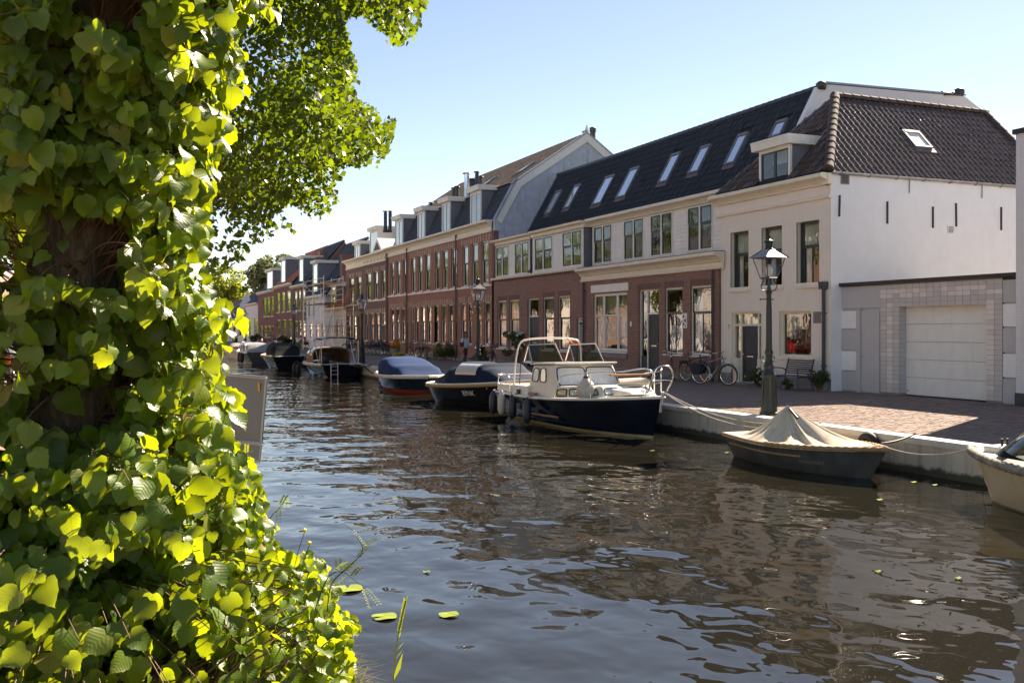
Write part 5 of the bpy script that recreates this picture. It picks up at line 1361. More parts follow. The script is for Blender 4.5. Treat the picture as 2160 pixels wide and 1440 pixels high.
def beam_curve(kind):
    if kind == 'transom': return lambda t: (0.82 + 0.18 * min(1, t / .35)) * (1 if t < .45 else max(0.0, 1 - ((t - .45) / .55) ** 2.3)) 
    if kind == 'round': return lambda t: (max(0.0, 1 - ((.4 - t) / .4) ** 3.0) ** .75 if t < .4 else max(0.0, 1 - ((t - .4) / .6) ** 2.6) ** .9)
    if kind == 'narrow': return lambda t: (0.62 + 0.38 * min(1, t / .4) ** .8) * (1 if t < .45 else max(0.0, 1 - ((t - .45) / .55) ** 2.1))
class Boat:
    """hull with waterline at local z = 0; bow along +y times dir"""
    def __init__(s, label, name, loc, L, B, dirn, kind, sheer, mat, group='boats moored along the quay', draft=.3, flare=.42, rake=.5, stripe=None, stripe_h=.07, rz=0.0, cat='boat', plank=0):
        s.root = empty(name, loc, rz); tag(s.root, label, cat, group)
        s.L, s.B, s.d, s.bc, s.sheer, s.rake, s.flare, s.draft = L, B, dirn, beam_curve(kind), sheer, rake, flare, draft
        def pt(t, v, side):
            b = s.bc(t) * B / 2; zs = sheer(t); keel = -draft + max(0, t - .75) * 1.2 * draft
            z = keel + (zs - keel) * v
            x = b * (v ** flare) * side
            y = (-L / 2 + t * L) - rake * (1 - v) * max(0, (t - .55) / .45) ** 1.6 + (.06 * L * (1 - v) * max(0, (.3 - t) / .3) ** 2)
            return Vector((x, y * dirn, z))
        s.pt = pt
        mb = MB(); nt, nv = 40, 12
        for side in (-1, 1):
            base = len(mb.v)
            for i in range(nt + 1):
                zs0 = sheer(i / nt); kl = -draft + max(0, i / nt - .75) * 1.2 * draft; vz = (stripe_h - kl) / (zs0 - kl)
                for j in range(nv + 1):
                    v = vz * j / 3 if j <= 3 else vz + (1 - vz) * (j - 3) / (nv - 3)
                    p = pt(i / nt, v, side)
                    if plank and j % 2 == 0 and 0 < j < nv: p.x -= side * .012
                    mb.v.append(tuple(p))
            for i in range(nt):
                for j in range(nv):
                    q = (base + i * (nv + 1) + j, base + (i + 1) * (nv + 1) + j, base + (i + 1) * (nv + 1) + j + 1, base + i * (nv + 1) + j + 1)
                    zc_ = sum(mb.v[k][2] for k in q) / 4
                    mb.f.append(q if side * dirn > 0 else q[::-1]); mb.m.append(1 if (stripe and j < 3) else 0)
        # stern plate
        pl = [pt(0, j / nv, -1) for j in range(nv + 1)] + [pt(0, j / nv, 1) for j in range(nv, -1, -1)]
        mb.mat = 0; mb.face(pl)
        s.hull = mb.build('hull', [M[mat], M[stripe or mat]], s.root, True, 50)
    def part(s, mb, name, mat, smooth=False, angle=None, **k):
        return mb.build(name, M[mat] if isinstance(mat, str) else mat, s.root, smooth, angle, **k)
    def rim(s, n=40, out=.0, up=.0, t0=0.0, t1=1.0):
        a = [s.pt(t0 + (t1 - t0) * i / n, 1, 1) for i in range(n + 1)]; b = [s.pt(t0 + (t1 - t0) * i / n, 1, -1) for i in range(n, -1, -1)]
        r = a + b[1:]
        c = Vector((0, 0, 0))
        return [p + Vector((math.copysign(out, p.x) if abs(p.x) > .02 else 0, 0, up)) for p in r]
    def deck(s, mat='deck_white', drop=.04, t0=0, t1=1, name='deck'):
        mb = MB(); n = 24
        mb.grid(lambda u, v: s.pt(t0 + (t1 - t0) * v, 1, 1).lerp(s.pt(t0 + (t1 - t0) * v, 1, -1), u) - Vector((0, 0, drop - .05 * math.sin(math.pi * u))), 6, n)
        return s.part(mb, name, mat)
    def strake(s, mat, r=.045, up=0.0, name='rubbing_strake', twist=False, t0=0.0, t1=1.0, out=.01):
        P = s.rim(44, out, up, t0, t1)
        mb = MB()
        if not twist: mb.tube(P, r, 8); return s.part(mb, name, mat, True, 60)
        P = smooth_path(P, 8)
        acc = 0; n = 10; base = 0
        for i, p in enumerate(P):
            tdir = (P[min(i + 1, len(P) - 1)] - P[max(i - 1, 0)]).normalized(); a = tdir.cross(Vector((0, 0, 1))).normalized(); b = a.cross(tdir)
            if i: acc += (p - P[i - 1]).length
            for k in range(n):
                th = 6.2832 * k / n; rr = r * (1 + .12 * math.cos(3 * th + acc * 44)); mb.v.append(tuple(p + a * math.cos(th) * rr + b * math.sin(th) * rr))
        for i in range(len(P) - 1):
            for k in range(n): mb.f.append((i * n + k, i * n + (k + 1) % n, (i + 1) * n + (k + 1) % n, (i + 1) * n + k)); mb.m.append(0)
        return s.part(mb, name, mat, True)
def loft(st, n=18, e=.7, fold=0.0, seed=0, sag=0.0):
    """stations (y, half width, base z, height) -> canopy skin"""
    mb = MB(); ys = [s[0] for s in st]
    def f(u, v):
        q = v * (len(st) - 1); i = min(int(q), len(st) - 2); w = q - i; w2 = .6 * w + .4 * w * w * (3 - 2 * w)
        a = [st[i][k] + (st[i + 1][k] - st[i][k]) * (w if k == 0 else w2) for k in range(4)]
        th = math.pi * u; c, s_ = math.cos(th), math.sin(th)
        g = 1 - sag * math.sin(math.pi * w) * s_ + fold * math.sin(v * 40 + seed + 2.2 * math.sin(u * 5)) * s_ * .5 + fold * math.sin(v * 17 + u * 9) * .5
        return (a[1] * math.copysign(abs(c) ** e, c) * (1 + fold * .3 * math.sin(v * 31)), a[0], a[2] + a[3] * (abs(s_) ** e) * g)
    mb.grid(f, n, max(12, (len(st) - 1) * 7)); return mb
def fender(label, loc, mat, h=.62, r=.11, top=None, group='fenders hung over the cruiser side'):
    e = empty('fender', loc); tag(e, label, 'fender', group)
    mb = MB(); mb.lathe([(.01, -h / 2), (r * .35, -h / 2 + .01), (r * .8, -h / 2 + .08), (r, -h / 2 + .16), (r, h / 2 - .16), (r * .8, h / 2 - .07), (r * .35, h / 2), (.03, h / 2 + .05), (.01, h / 2 + .06)], (0, 0, 0), 14); mb.build('body', M[mat], e, True)
    if top: mb = MB(); mb.tube([Vector((0, 0, h / 2 + .04)), Vector(top) - Vector(loc)], .012, 5); mb.build('lanyard', M['rope_blue'], e)
    return e

# --- 1 motor cruiser (bow towards the camera)
cx_, cy_ = 11.38, 22.45
def W(x, y, z): return Vector((x - cx_, y - cy_, z - WZ))
mc = Boat('navy hulled cabin cruiser with cream wheelhouse, curtains and steel bow rail', 'motor_cruiser', (cx_, cy_, WZ), 7.4, 2.5, -1, 'transom', lambda t: .66 + .1 * (1 - t) ** 2 * .3 + .38 * max(0, t - .15) ** 2, 'hull_navy', stripe='bottom_cream', stripe_h=.06, rake=.55, flare=.3, cat='motorboat')
mc.deck('deck_white', .03); mc.strake('paint_white', .035, -.0, 'gunwale'); 
m_ = MB(); m_.tube([mc.pt(t / 12 * .55 + .02, .56, 1) + Vector((0, 0, 0)) for t in range(13)], .03, 6); m_.tube([mc.pt(t / 12 * .55 + .02, .56, -1) for t in range(13)], .03, 6); mc.part(m_, 'rub_rail', 'teak')
# cockpit coaming, wheelhouse, trunk cabin -- as stations seen from the side
def cab(y0, y1, w0, w1, zb0, zb1, zt0, zt1, tum=.08, name='cabin', mat='deck_white', rake0=0, rake1=0):
    """frustum: y0 aft, y1 fore in world y; w half widths; z in world"""
    vs = []
    for (y, w, zb, zt, rk) in ((y0, w0, zb0, zt0, rake0), (y1, w1, zb1, zt1, rake1)):
        vs += [W(cx_ - w, y, zb), W(cx_ + w, y, zb), W(cx_ + w - tum, y + rk, zt), W(cx_ - w + tum, y + rk, zt)]
    mb = MB(); mb.add(vs, [(0, 1, 2, 3), (4, 7, 6, 5), (0, 3, 7, 4), (1, 5, 6, 2), (3, 2, 6, 7), (0, 4, 5, 1)])
    return mc.part(mb, name, mat, bevel=.045), vs
coam, _ = cab(26.0, 23.75, 1.02, 1.06, .1, .1, .36, .4, .03, 'coaming')
wh, wv = cab(24.0, 22.05, .98, .98, .1, .1, .93, .98, .14, 'wheelhouse', rake0=-.15, rake1=.55)
m_ = MB(); vs = [W(cx_ - .9, 23.95, .945), W(cx_ + .9, 23.95, .945), W(cx_ + .88, 22.42, .995), W(cx_ - .88, 22.42, .995)]; m_.add(vs + [v + Vector((0, 0, .05)) for v in vs], [(0, 1, 2, 3), (4, 7, 6, 5), (0, 4, 5, 1), (1, 5, 6, 2), (2, 6, 7, 3), (3, 7, 4, 0)]); mc.part(m_, 'wheelhouse_roof', 'deck_white', bevel=.03)
tk, tv = cab(22.2, 20.15, 1.0, .72, .12, .28, .47, .56, .06, 'trunk_cabin', rake1=.28)
cab(20.4, 19.6, .5, .3, .3, .4, .5, .47, .05, 'fore_hatch', rake1=.2)
def win_on(quad, u0, u1, v0, v1, n_out=.012, frame='sash_dark', r=.35, curtain='curtain', parent=None, name='window', up=0):
    """rounded window on a planar quad (bl, br, tr, tl): frame ring, pane, curtain"""
    bl, br, tr_, tl = quad
    def q(u, v): return bl.lerp(br, u).lerp(tl.lerp(tr_, u), v)
    nrm = (br - bl).cross(tl - bl).normalized() * n_out
    uc, vc, hu, hv = (u0 + u1) / 2, (v0 + v1) / 2, (u1 - u0) / 2, (v1 - v0) / 2
    pts = []
    for i in range(24):
        a = 6.2832 * i / 24; c, s_ = math.cos(a), math.sin(a)
        pts.append((math.copysign(abs(c) ** r, c), math.copysign(abs(s_) ** r, s_)))
    P = [q(uc + hu * a, vc + hv * b) for a, b in pts]
    m1 = MB(); m1.tube([p + nrm for p in P], .016, 6, close=True); fr_ = mc.part(m1, name, frame, True)
    m1 = MB(); m1.face([p + nrm * 1.0 for p in P]); g_ = m1.build('pane', M['glass_clear'], fr_)
    m1 = MB()
    m1.face([p + nrm * .25 for p in P]); m1.build('curtain', M[curtain], fr_)
    m1 = MB(); 
    k = max(4, int(hu * 2 * (br - bl).length / .055))
    for i in range(k):
        uu = uc - hu * .9 + 1.8 * hu * (i + .5) / k; m1.tube([q(uu, vc - hv * .86) + nrm * .3, q(uu + .004, vc + hv * .86) + nrm * .3], .007, 4)
    m1.build('curtain_fold', M[curtain], fr_)
    return fr_
B0, B1, B2_, B3_, F0, F1_, F2, F3 = wv
near = (B0, F0, F3, B3_)       # near (-x) side of the wheelhouse
win_on(near, .1, .36, .5, .9, r=.5); win_on(near, .42, .66, .5, .9, r=.5)
front = (F0, F1_, F2, F3)
win_on(front, .04, .485, .42, .92, r=.3); win_on(front, .515, .96, .42, .92, r=.3)
T = tv; tn = (T[0], T[4], T[7], T[3])
win_on(tn, .04, .26, .28, .78, r=.35, curtain='blind_green'); win_on(tn, .32, .62, .28, .78, r=.35, curtain='curtain_dim'); win_on(tn, .68, .92, .3, .78, r=.35, curtain='curtain_dim')
tf = (T[4], T[5], T[6], T[7]); win_on(tf, .06, .34, .3, .8, r=.4); win_on(tf, .4, .92, .3, .8, r=.4)
# little hatches and vents on the coaming
m_ = MB(); p = W(cx_ - 1.075, 24.3, .22); m_.box(p.x - .02, p.x + .03, p.y - .08, p.y + .08, p.z - .06, p.z + .06); mc.part(m_, 'locker_hatch', 'black_print')
m_ = MB(); p = W(cx_ - 1.08, 23.35, .22); m_.tube([p + Vector((0, -.2, 0)), p + Vector((0, .2, 0))], .045, 8); mc.part(m_, 'name_board', 'teak')
# companionway door and seats
m_ = MB(); p = W(cx_, 24.05, .1); m_.box(p.x - .3, p.x + .3, p.y - .03, p.y + .03, p.z, p.z + .65); mc.part(m_, 'companionway_door', 'teak')
m_ = MB(); p = W(cx_, 25.5, .1); m_.box(p.x - .9, p.x + .9, p.y - .25, p.y + .25, p.z, p.z + .28); mc.part(m_, 'cockpit_bench', 'teak', bevel=.03)
# windscreen wings above the wheelhouse
for (xa, xb) in ((cx_ - .92, cx_ - .28), (cx_ + .3, cx_ + .9)):
    a, b = W(xa, 23.75, 1.0), W(xb, 23.2, 1.02); c, d = W(xb - .1, 23.5, 1.5), W(xa - .0, 24.0, 1.46)
    m_ = MB(); m_.tube([a, b, c, d], .024, 6, close=True); m_.tube([a, W(xa + .03, 24.35, 1.0), d], .018, 6); f_ = mc.part(m_, 'windscreen_frame', 'steel')
    m_ = MB(); m_.face([a, b, c, d]); m_.build('pane', M['glass_tint'], f_)
# targa hoop
m_ = MB(); m_.tube(smooth_path([W(10.35, 24.75, .15), W(10.4, 24.72, .95), W(10.5, 24.66, 1.48), W(10.75, 24.62, 1.6), W(11.4, 24.6, 1.63), W(12.05, 24.62, 1.6), W(12.3, 24.66, 1.48), W(12.38, 24.72, .95), W(12.4, 24.75, .15)], 5), .026, 8); mc.part(m_, 'targa_hoop', 'paint_white', True)
m_ = MB(); m_.tube(arc_pts(W(11.9, 24.6, 1.61), W(cx_ + .32, 23.45, 1.5), .06, 8), .022, 5); mc.part(m_, 'orange_strap', 'strap_orange')
# rails
def rail(pts, r=.016): 
    m_ = MB(); m_.tube(smooth_path(pts, 4), r, 6); return mc.part(m_, 'guard_rail', 'chrome', True)
def edge(y, side, z=None, inn=.07):
    t = (cy_ - y) / 7.4 + .5; p = mc.pt(t, 1, side); p.x -= side * inn; return Vector((p.x, y - cy_, p.z if z is None else z - WZ))
for sd in (-1, 1):
    rail([edge(21.9, sd), edge(21.75, sd, .55), edge(21.5, sd, .76), edge(20.6, sd, .85), edge(19.7, sd, .92), edge(19.25, sd, 1.0), edge(19.05, sd, .96), edge(19.0, sd, .8), edge(19.12, sd, .46)])
    rail([edge(21.7, sd, .45), edge(20.5, sd, .58), edge(19.1, sd, .7)], .011)
    for y_ in (20.55,): m_ = MB(); m_.tube([edge(y_, sd), edge(y_, sd, .86)], .014, 6); mc.part(m_, 'stanchion', 'chrome')
    rail([edge(24.9, sd), edge(25.0, sd, .6), edge(25.9, sd, .6), edge(26.0, sd, .1)]); rail([edge(24.95, sd, .35), edge(25.95, sd, .35)], .011)
    rail([edge(24.9, sd, .58), edge(23.9, sd, .62)], .012)
rail([edge(26.0, -1, .6), edge(26.05, 0, .62, 0), edge(26.0, 1, .6)])
pb = mc.pt(.985, 1, 1); 
rail([W(11.15, 18.98, .5), W(11.12, 18.78, .8), W(11.2, 18.72, 1.02), W(11.38, 18.7, 1.07), W(11.56, 18.72, 1.02), W(11.64, 18.78, .8), W(11.61, 18.98, .5)], .018)
rail([W(11.13, 18.85, .75), W(11.63, 18.85, .75)], .012)
# deck clutter: rolled canvas, boat hook box, anchor, cleats
m_ = MB(); m_.tube([W(11.3, 20.6, .6), W(11.8, 20.5, .62), W(12.1, 20.7, .6)], .11, 8); mc.part(m_, 'rolled_canvas', 'canvas_tan', True)
m_ = MB(); p = W(11.75, 20.9, .78); m_.box(p.x - .5, p.x + .5, p.y - .12, p.y + .12, p.z - .02, p.z + .02); mc.part(m_, 'wooden_board', 'teak')
for (x, y, z) in ((10.55, 24.2, .18), (10.75, 20.2, .3), (11.2, 19.3, .44)):
    m_ = MB(); p = W(x, y, z); m_.tube([p + Vector((0, -.09, .05)), p + Vector((0, .09, .05))], .016, 6); m_.tube([p, p + Vector((0, 0, .05))], .02, 6); mc.part(m_, 'cleat', 'chrome')
m_ = MB(); m_.tube([W(11.37, 18.75, .5), W(11.37, 18.85, .05)], .03, 6); mc.part(m_, 'stem_band', 'steel')
m_ = MB(); m_.tube([W(10.55, 24.8, .3), W(10.62, 24.9, .75), W(10.75, 25.1, 1.25)], .014, 5); mc.part(m_, 'flag_staff', 'iron_dark')
for (yy, mt, lb, zc_) in ((25.75, 'fender_navy', 'navy cylinder fender at the cruiser stern corner', -.18), (24.95, 'fender_white', 'dirty white cylinder fender on the cruiser, between two navy ones', -.14), (24.0, 'fender_navy', 'navy cylinder fender hung below the cruiser name board', -.17), (22.95, 'fender_navy', 'navy cylinder fender nearest the cruiser cabin windows, on blue rope', -.2)):
    e_ = edge(yy, -1, None, -.1); g_ = Vector((cx_ + e_.x - .06, yy, zc_)); fender(lb, g_, mt, top=(cx_ + e_.x + .1, yy, e_.z + WZ + .05))
bl_ = edge(20.75, -1, .42, .12); bb = empty('buoy_fender', (cx_ + bl_.x, 20.75, .46)); tag(bb, 'big round cream ball fender hung on the cruiser bow rail', 'fender')
m_ = MB(); m_.lathe([(.01, -.24), (.08, -.23), (.17, -.17), (.225, -.06), (.225, .05), (.17, .16), (.09, .24), (.05, .3), (.045, .36)], (0, 0, 0), 18); m_.build('ball', M['fender_white'], bb, True)
m_ = MB(); m_.lathe([(.075, .2), (.07, .3), (.035, .33), (.03, .42)], (0, 0, 0), 10); m_.build('cap', M['fender_navy'], bb, True)
m_ = MB(); m_.tube([(0, 0, .4), (.0, 0, .5)], .012, 5); m_.build('lanyard', M['rope_blue'], bb)

# --- 2 open tender under a tan tarpaulin
tb = Boat('weathered grey-black tender under a tan tarpaulin tent, near the lamp', 'covered_tender', (11.5, 14.1, WZ), 3.75, 1.55, -1, 'narrow', lambda t: .38 + .06 * (1 - t) + .2 * max(0, t - .2) ** 1.8, 'hull_dirty', rake=.5, flare=.42, plank=1)
tb.strake('rope', .042, 0, 'rope_strake', True, .45, 1.0); tb.strake('teak', .03, -.005, 'gunwale', False, 0, .5)
m_ = MB(); m_.tube([tb.pt(.05 + i * .05, .78, 1) for i in range(13)], .018, 5); m_.tube([tb.pt(.05 + i * .05, .78, -1) for i in range(13)], .018, 5); tb.part(m_, 'rub_rail', 'rope')
rim = tb.rim(40, .0, .015, .0, .93); apex = Vector((-.1, .45, 1.06))
NR = len(rim)
def tarp(u, v):
    q = u * (NR) ; i = int(q) % NR; w = q - int(q); p = rim[i].lerp(rim[(i + 1) % NR], w)
    s_ = v; z = p.lerp(apex, s_)
    sag = -.16 * math.sin(math.pi * s_) * (1 + .4 * math.sin(u * 6.283 * 2 + 1)) 
    fold = .032 * math.sin(u * 6.283 * 9 + 2 * math.sin(u * 12)) * math.sin(math.pi * min(1, s_ * 1.05)) ** .8 + .02 * math.sin(u * 6.283 * 23) * s_ * (1 - s_) * 3
    d = Vector((p.x, p.y, 0)); d = d.normalized() if d.length > .01 else Vector((0, 0, 0))
    return z + Vector((0, 0, sag)) + d * fold + Vector((0, 0, fold * .5))
m_ = MB(); m_.grid(tarp, 150, 16, closed_u=True); tb.part(m_, 'tarpaulin', 'canvas_tan', True)
m_ = MB(); m_.grid(lambda u, v: tb.rim(40, .035, -.04 + .055 * v, 0, .93)[int(u * 80) % 81], 80, 1); tb.part(m_, 'tarpaulin_hem', 'canvas_tan', True)
m_ = MB(); ap = apex; m_.tube([ap + Vector((-.03, -.1, -.06)), ap + Vector((-.06, -.35, -.2))], .022, 5); tb.part(m_, 'lacing', 'iron_dark')
m_ = MB(); m_.tube([ap - Vector((0, 0, 1.0)), ap - Vector((0, 0, .01))], .02, 6); tb.part(m_, 'tent_pole', 'steel')
m_ = MB(); m_.box(-.22, .22, -1.5, -1.43, .46, .53); tb.part(m_, 'fore_thwart', 'teak')
tp_ = tb.pt(.74, .62, -1)
o = text_obj('name_lettering', 'MARKANTE', .09, (0, 0, 0), (0, 0, 0), M['rope_grey'], tb.root)
pA, pB, pC = tb.pt(.62, .66, -1), tb.pt(.78, .66, -1), tb.pt(.7, .8, -1)
xa = (pB - pA).normalized(); na = xa.cross(pC - pA).normalized(); 
if na.x > 0: na = -na
ya_ = na.cross(xa); o.matrix_local = Matrix.Translation(pA.lerp(pB, .5) + na * .012) @ Matrix((xa, ya_, na)).transposed().to_4x4()

# --- 3 cream sloop entering at the right edge
cs = Boat('cream clinker sloop with rope fender and dark framed spray screen at the right edge', 'sloop', (11.6, 7.8, WZ), 5.7, 2.1, 1, 'round', lambda t: .62 + .22 * max(0, t - .3) ** 2, 'hull_cream', rake=.45, flare=.45, plank=1, stripe='bottom_cream', stripe_h=.03)
cs.deck('deck_white', .02); cs.strake('rope_grey', .06, -.03, 'rope_fender', True, .02, 1.0, .03)
st = [(-2.2, .8, .66, .5), (-1.4, .93, .66, .75), (.0, .95, .66, .9), (1.12, .85, .68, .85)]
m_ = loft(st, 18, .75); cs.part(m_, 'canopy', 'canvas_black', True)
def scr(u, v): 
    a = math.pi * u; b = Vector((.8 * math.cos(a), 1.15 + 1.05 * math.sin(a) ** .8, .74)); t_ = Vector((.84 * math.copysign(abs(math.cos(a)) ** .75, math.cos(a)), 1.1, .70 + .85 * math.sin(a) ** .75)); return b.lerp(t_, v)
m_ = MB(); m_.grid(lambda u, v: scr(.03 + .94 * u, .14 + .82 * v), 20, 4); cs.part(m_, 'spray_screen', 'vinyl_window' if False else 'glass_tint', True)
m_ = MB(); m_.grid(lambda u, v: scr(u, .15 * v) + Vector((0, .004, .004)), 20, 1); m_.grid(lambda u, v: scr(u, .93 + .09 * v) + Vector((0, .006, .006)), 20, 1)
for u0 in (0.0, .3, .66, .97): m_.grid(lambda u, v: scr(u0 + .03 * u, v) + Vector((0, .006, .006)), 1, 4)
cs.part(m_, 'screen_frame', 'canvas_black', True)
m_ = MB(); m_.box(-.2, .2, 2.12, 2.5, .7, .8); cs.part(m_, 'fore_locker', 'deck_white', bevel=.04)
m_ = MB(); 
for d_ in (-.05, .05): m_.tube([(d_, 2.3, .8), (d_, 2.3, .9)], .018, 6)
m_.tube([(-.09, 2.3, .84), (.09, 2.3, .84)], .012, 6); cs.part(m_, 'bollard', 'iron_dark')


# --- 4, 5 blue covered sloops behind the cruiser
def cover_sloop(label, loc, L, B, dirn, hull, sheer, canvas, st, strake_mat, twist=True, stripe=None, stripe_h=.08, win=None, kind='round', inner='deck_white', rz=0):
    b = Boat(label, 'sloop', loc, L, B, dirn, kind, sheer, hull, rake=.4, flare=.36, stripe=stripe, stripe_h=stripe_h, rz=rz)
    b.deck(inner, .03); b.strake(strake_mat, .055, -.03, 'rope_fender', twist, 0, 1, .02); b.strake('deck_white', .03, .03, 'gunwale', False, 0, 1, -.04)
    m_ = loft(st, 26, .46, .05, L, .07); b.part(m_, 'canopy', canvas, True)
    P = []
    ht = MB()
    for k in range(10): 
        i = st[0][0] + (st[-1][0] - st[0][0]) * (k + .5) / 10; ht.lathe([(.015, 0), (.015, .01)], (-b.B / 2 * .86, i, .62), 6)
    b.part(ht, 'canopy_stud', 'chrome')
    return b
BST = [(-2.3, .62, .76, .03), (-1.35, .92, .66, .55), (-1.0, .95, .64, .72), (.3, .98, .6, .76), (.75, .96, .58, .66), (1.6, .85, .58, .3), (2.4, .6, .58, .03)]
bink = cover_sloop('black sloop lettered BINK under a navy canopy with clear window', (11.55, 30.0, WZ), 6.0, 2.25, -1, 'hull_black', lambda t: .58 + .3 * t * t, 'canvas_navy', BST, 'rope', rz=R(12))
pA, pB, pC = bink.pt(.53, .76, -1), bink.pt(.67, .76, -1), bink.pt(.6, .9, -1)
xa = (pB - pA).normalized(); na = xa.cross(pC - pA).normalized()
if na.x > 0: na = -na
ya_ = na.cross(xa); o = text_obj('name_lettering', 'BINK', .27, (0, 0, 0), (0, 0, 0), M['white_print'], bink.root)
o.matrix_local = Matrix.Translation(pA.lerp(pB, .5) + na * .06) @ Matrix((xa, ya_, na)).transposed().to_4x4()
def canopy_window(b, st, v0, v1, u0, u1, name='canopy_window', mat='vinyl_window', push=.02, e=.46):
    def f(u, v):
        uu, vv = u0 + (u1 - u0) * u, v0 + (v1 - v0) * v
        q = vv * (len(st) - 1); i = min(int(q), len(st) - 2); w = q - i; w2 = .6 * w + .4 * w * w * (3 - 2 * w)
        a = [st[i][k] + (st[i + 1][k] - st[i][k]) * (w if k == 0 else w2) for k in range(4)]
        c, s_ = math.cos(math.pi * uu), math.sin(math.pi * uu)
        return ((a[1] + push) * math.copysign(abs(c) ** e, c), a[0], a[2] + (a[3] + push) * abs(s_) ** e)
    m_ = MB(); m_.grid(f, 8, 8); return b.part(m_, name, mat, True)
canopy_window(bink, BST, .34, .49, .66, .93, push=.025)
m_ = MB(); m_.tube([(.8, -.2, .62), (.8, -.2, .95)], .012, 5); bink.part(m_, 'mooring_post', 'chrome')
blue = cover_sloop('teal sloop with red bottom under a creased blue canopy', (11.5, 38.6, WZ), 5.6, 2.3, 1, 'hull_teal', lambda t: .6 + .26 * max(0, t - .45) ** 2 + .1 * max(0, .4 - t), 'canvas_blue', [(-2.3, .8, .62, .03), (-1.5, .93, .6, .42), (.3, .98, .6, .72), (.95, .92, .6, .72), (1.5, .78, .62, .5), (1.7, .7, .62, .05)], 'rope_pale', stripe='bottom_red', stripe_h=.13)

# --- 6 brown canopy boat with black bimini, ladder at the stern
bw = cover_sloop('black sloop with tan spray hood, raised black bimini and stern ladder', (11.45, 53.2, WZ), 6.4, 2.4, 1, 'hull_black', lambda t: .64 + .3 * max(0, t - .5) ** 2, 'canvas_brown', [(-.9, .98, .62, .85), (0, 1.0, .62, .9), (.9, .95, .64, .78), (1.6, .8, .66, .35), (2.2, .5, .7, .05)], 'rope_pale', kind='transom')
canopy_window(bw, [(-.9, .98, .62, .85), (0, 1.0, .62, .9), (.9, .95, .64, .78), (1.6, .8, .66, .35), (2.2, .5, .7, .05)], .05, .22, .66, .93, push=.03); canopy_window(bw, [(-.9, .98, .62, .85), (0, 1.0, .62, .9), (.9, .95, .64, .78), (1.6, .8, .66, .35), (2.2, .5, .7, .05)], .28, .55, .62, .92, push=.03)
canopy_window(bw, [(-.9, .98, .62, .85), (0, 1.0, .62, .9), (.9, .95, .64, .78)], -.02, .02, .2, .8, 'canopy_opening', 'canvas_black', .0)
m_ = loft([(-3.0, .95, 1.86, .12), (-2.0, 1.0, 1.9, .16), (-.9, .95, 1.86, .14)], 14, .8); bw.part(m_, 'bimini', 'canvas_black', True)
m_ = MB()
for sx in (-.95, .95): m_.tube([(sx, -2.9, 1.88), (sx, -2.2, .62)], .02, 5); m_.tube([(sx, -1.0, 1.88), (sx, -2.2, .62)], .02, 5); m_.tube([(sx, -2.9, 1.88), (sx, -2.9, .6)], .016, 5)
bw.part(m_, 'bimini_frame', 'steel')
m_ = MB()
for sx in (-.55, -.2): m_.tube([(sx, -3.26, .75), (sx, -3.3, -.5)], .018, 5)
for k in range(5): m_.tube([(-.55, -3.28, .55 - k * .2), (-.2, -3.28, .55 - k * .2)], .016, 5)
bw.part(m_, 'ladder', 'steel')
m_ = MB(); m_.lathe([(.2, 0), (.25, .3), (.22, .5), (.05, .55)], (-.5, -1.6, .64), 10); bw.part(m_, 'motor', 'iron_dark', True)
for i, yy in enumerate((55.9, 54.8)): fender(('black fender at the bow of the bimini boat', 'black fender amidships on the bimini boat')[i], (10.15, yy, -.3), 'rubber', .6, .12, (10.35, yy, .1), 'fenders on the bimini boat')
# --- 7, 8, 9 further boats
bk = cover_sloop('plain black sloop with black tent, ahead of the bimini boat', (11.1, 66.0, WZ), 6.0, 2.4, 1, 'hull_black', lambda t: .75 + .3 * max(0, t - .5) ** 2, 'canvas_black', [(-2.4, .8, .75, .03), (-1.6, .92, .75, .7), (-.2, .95, .75, .8), (.6, .88, .75, .6), (1.8, .5, .8, .05)], 'rope', kind='transom')
gr_ = cover_sloop('grey hulled launch with grey tent and white rail, behind the black sloop', (11.0, 76.5, WZ), 7.0, 2.7, 1, 'hull_grey', lambda t: .8 + .3 * max(0, t - .5) ** 2, 'canvas_grey', [(-2.7, .9, .8, .03), (-1.8, 1.1, .8, .6), (.4, 1.1, .8, .66), (1.2, 1.0, .8, .4), (2.0, .6, .85, .05)], 'paint_white', False, 'deck_white', .12, kind='transom', inner='deck_grey')
m_ = MB()
for sx in (-1.15, 1.15): m_.tube(smooth_path([(sx, -3.2, .85), (sx, -3.0, 1.35), (sx * .95, -2.0, 1.6), (sx, -1.4, .9)], 4), .03, 5); m_.tube(smooth_path([(sx * .8, 2.6, .9), (sx * .6, 2.9, 1.4), (sx * .3, 3.2, 1.4), (sx * .25, 3.3, 1.0)], 4), .03, 5)
gr_.part(m_, 'guard_rail', 'chrome', True)
for i, yy in enumerate((73.2, 74.4)): fender(('black fender at the launch stern', 'black fender along the launch side')[i], (9.55, yy, -.15), 'rubber', .7, .16, (9.75, yy, .3), 'fenders on the grey launch')
wd = Boat('small varnished wooden boat with rowing benches, furthest along the quay', 'rowing_boat', (11.0, 87.0, WZ), 6.0, 2.4, 1, 'round', lambda t: .85 + .5 * (t - .5) ** 2, 'deck_white', rake=.4, stripe='deck_white')
wd.strake('teak', .06, 0, 'gunwale'); wd.deck('teak', .35)
m_ = MB(); m_.box(-1.0, 1.0, -.2, .2, .7, .76); wd.part(m_, 'bench', 'teak'); m_ = MB(); m_.box(-1.0, 1.0, -1.6, -1.2, .7, .76); wd.part(m_, 'bench', 'teak')
m_ = loft([(-.9, .7, .8, .25), (0, .8, .8, .5), (.8, .7, .8, .3)], 12, .8, .05); wd.part(m_, 'cover', 'canvas_grey', True)

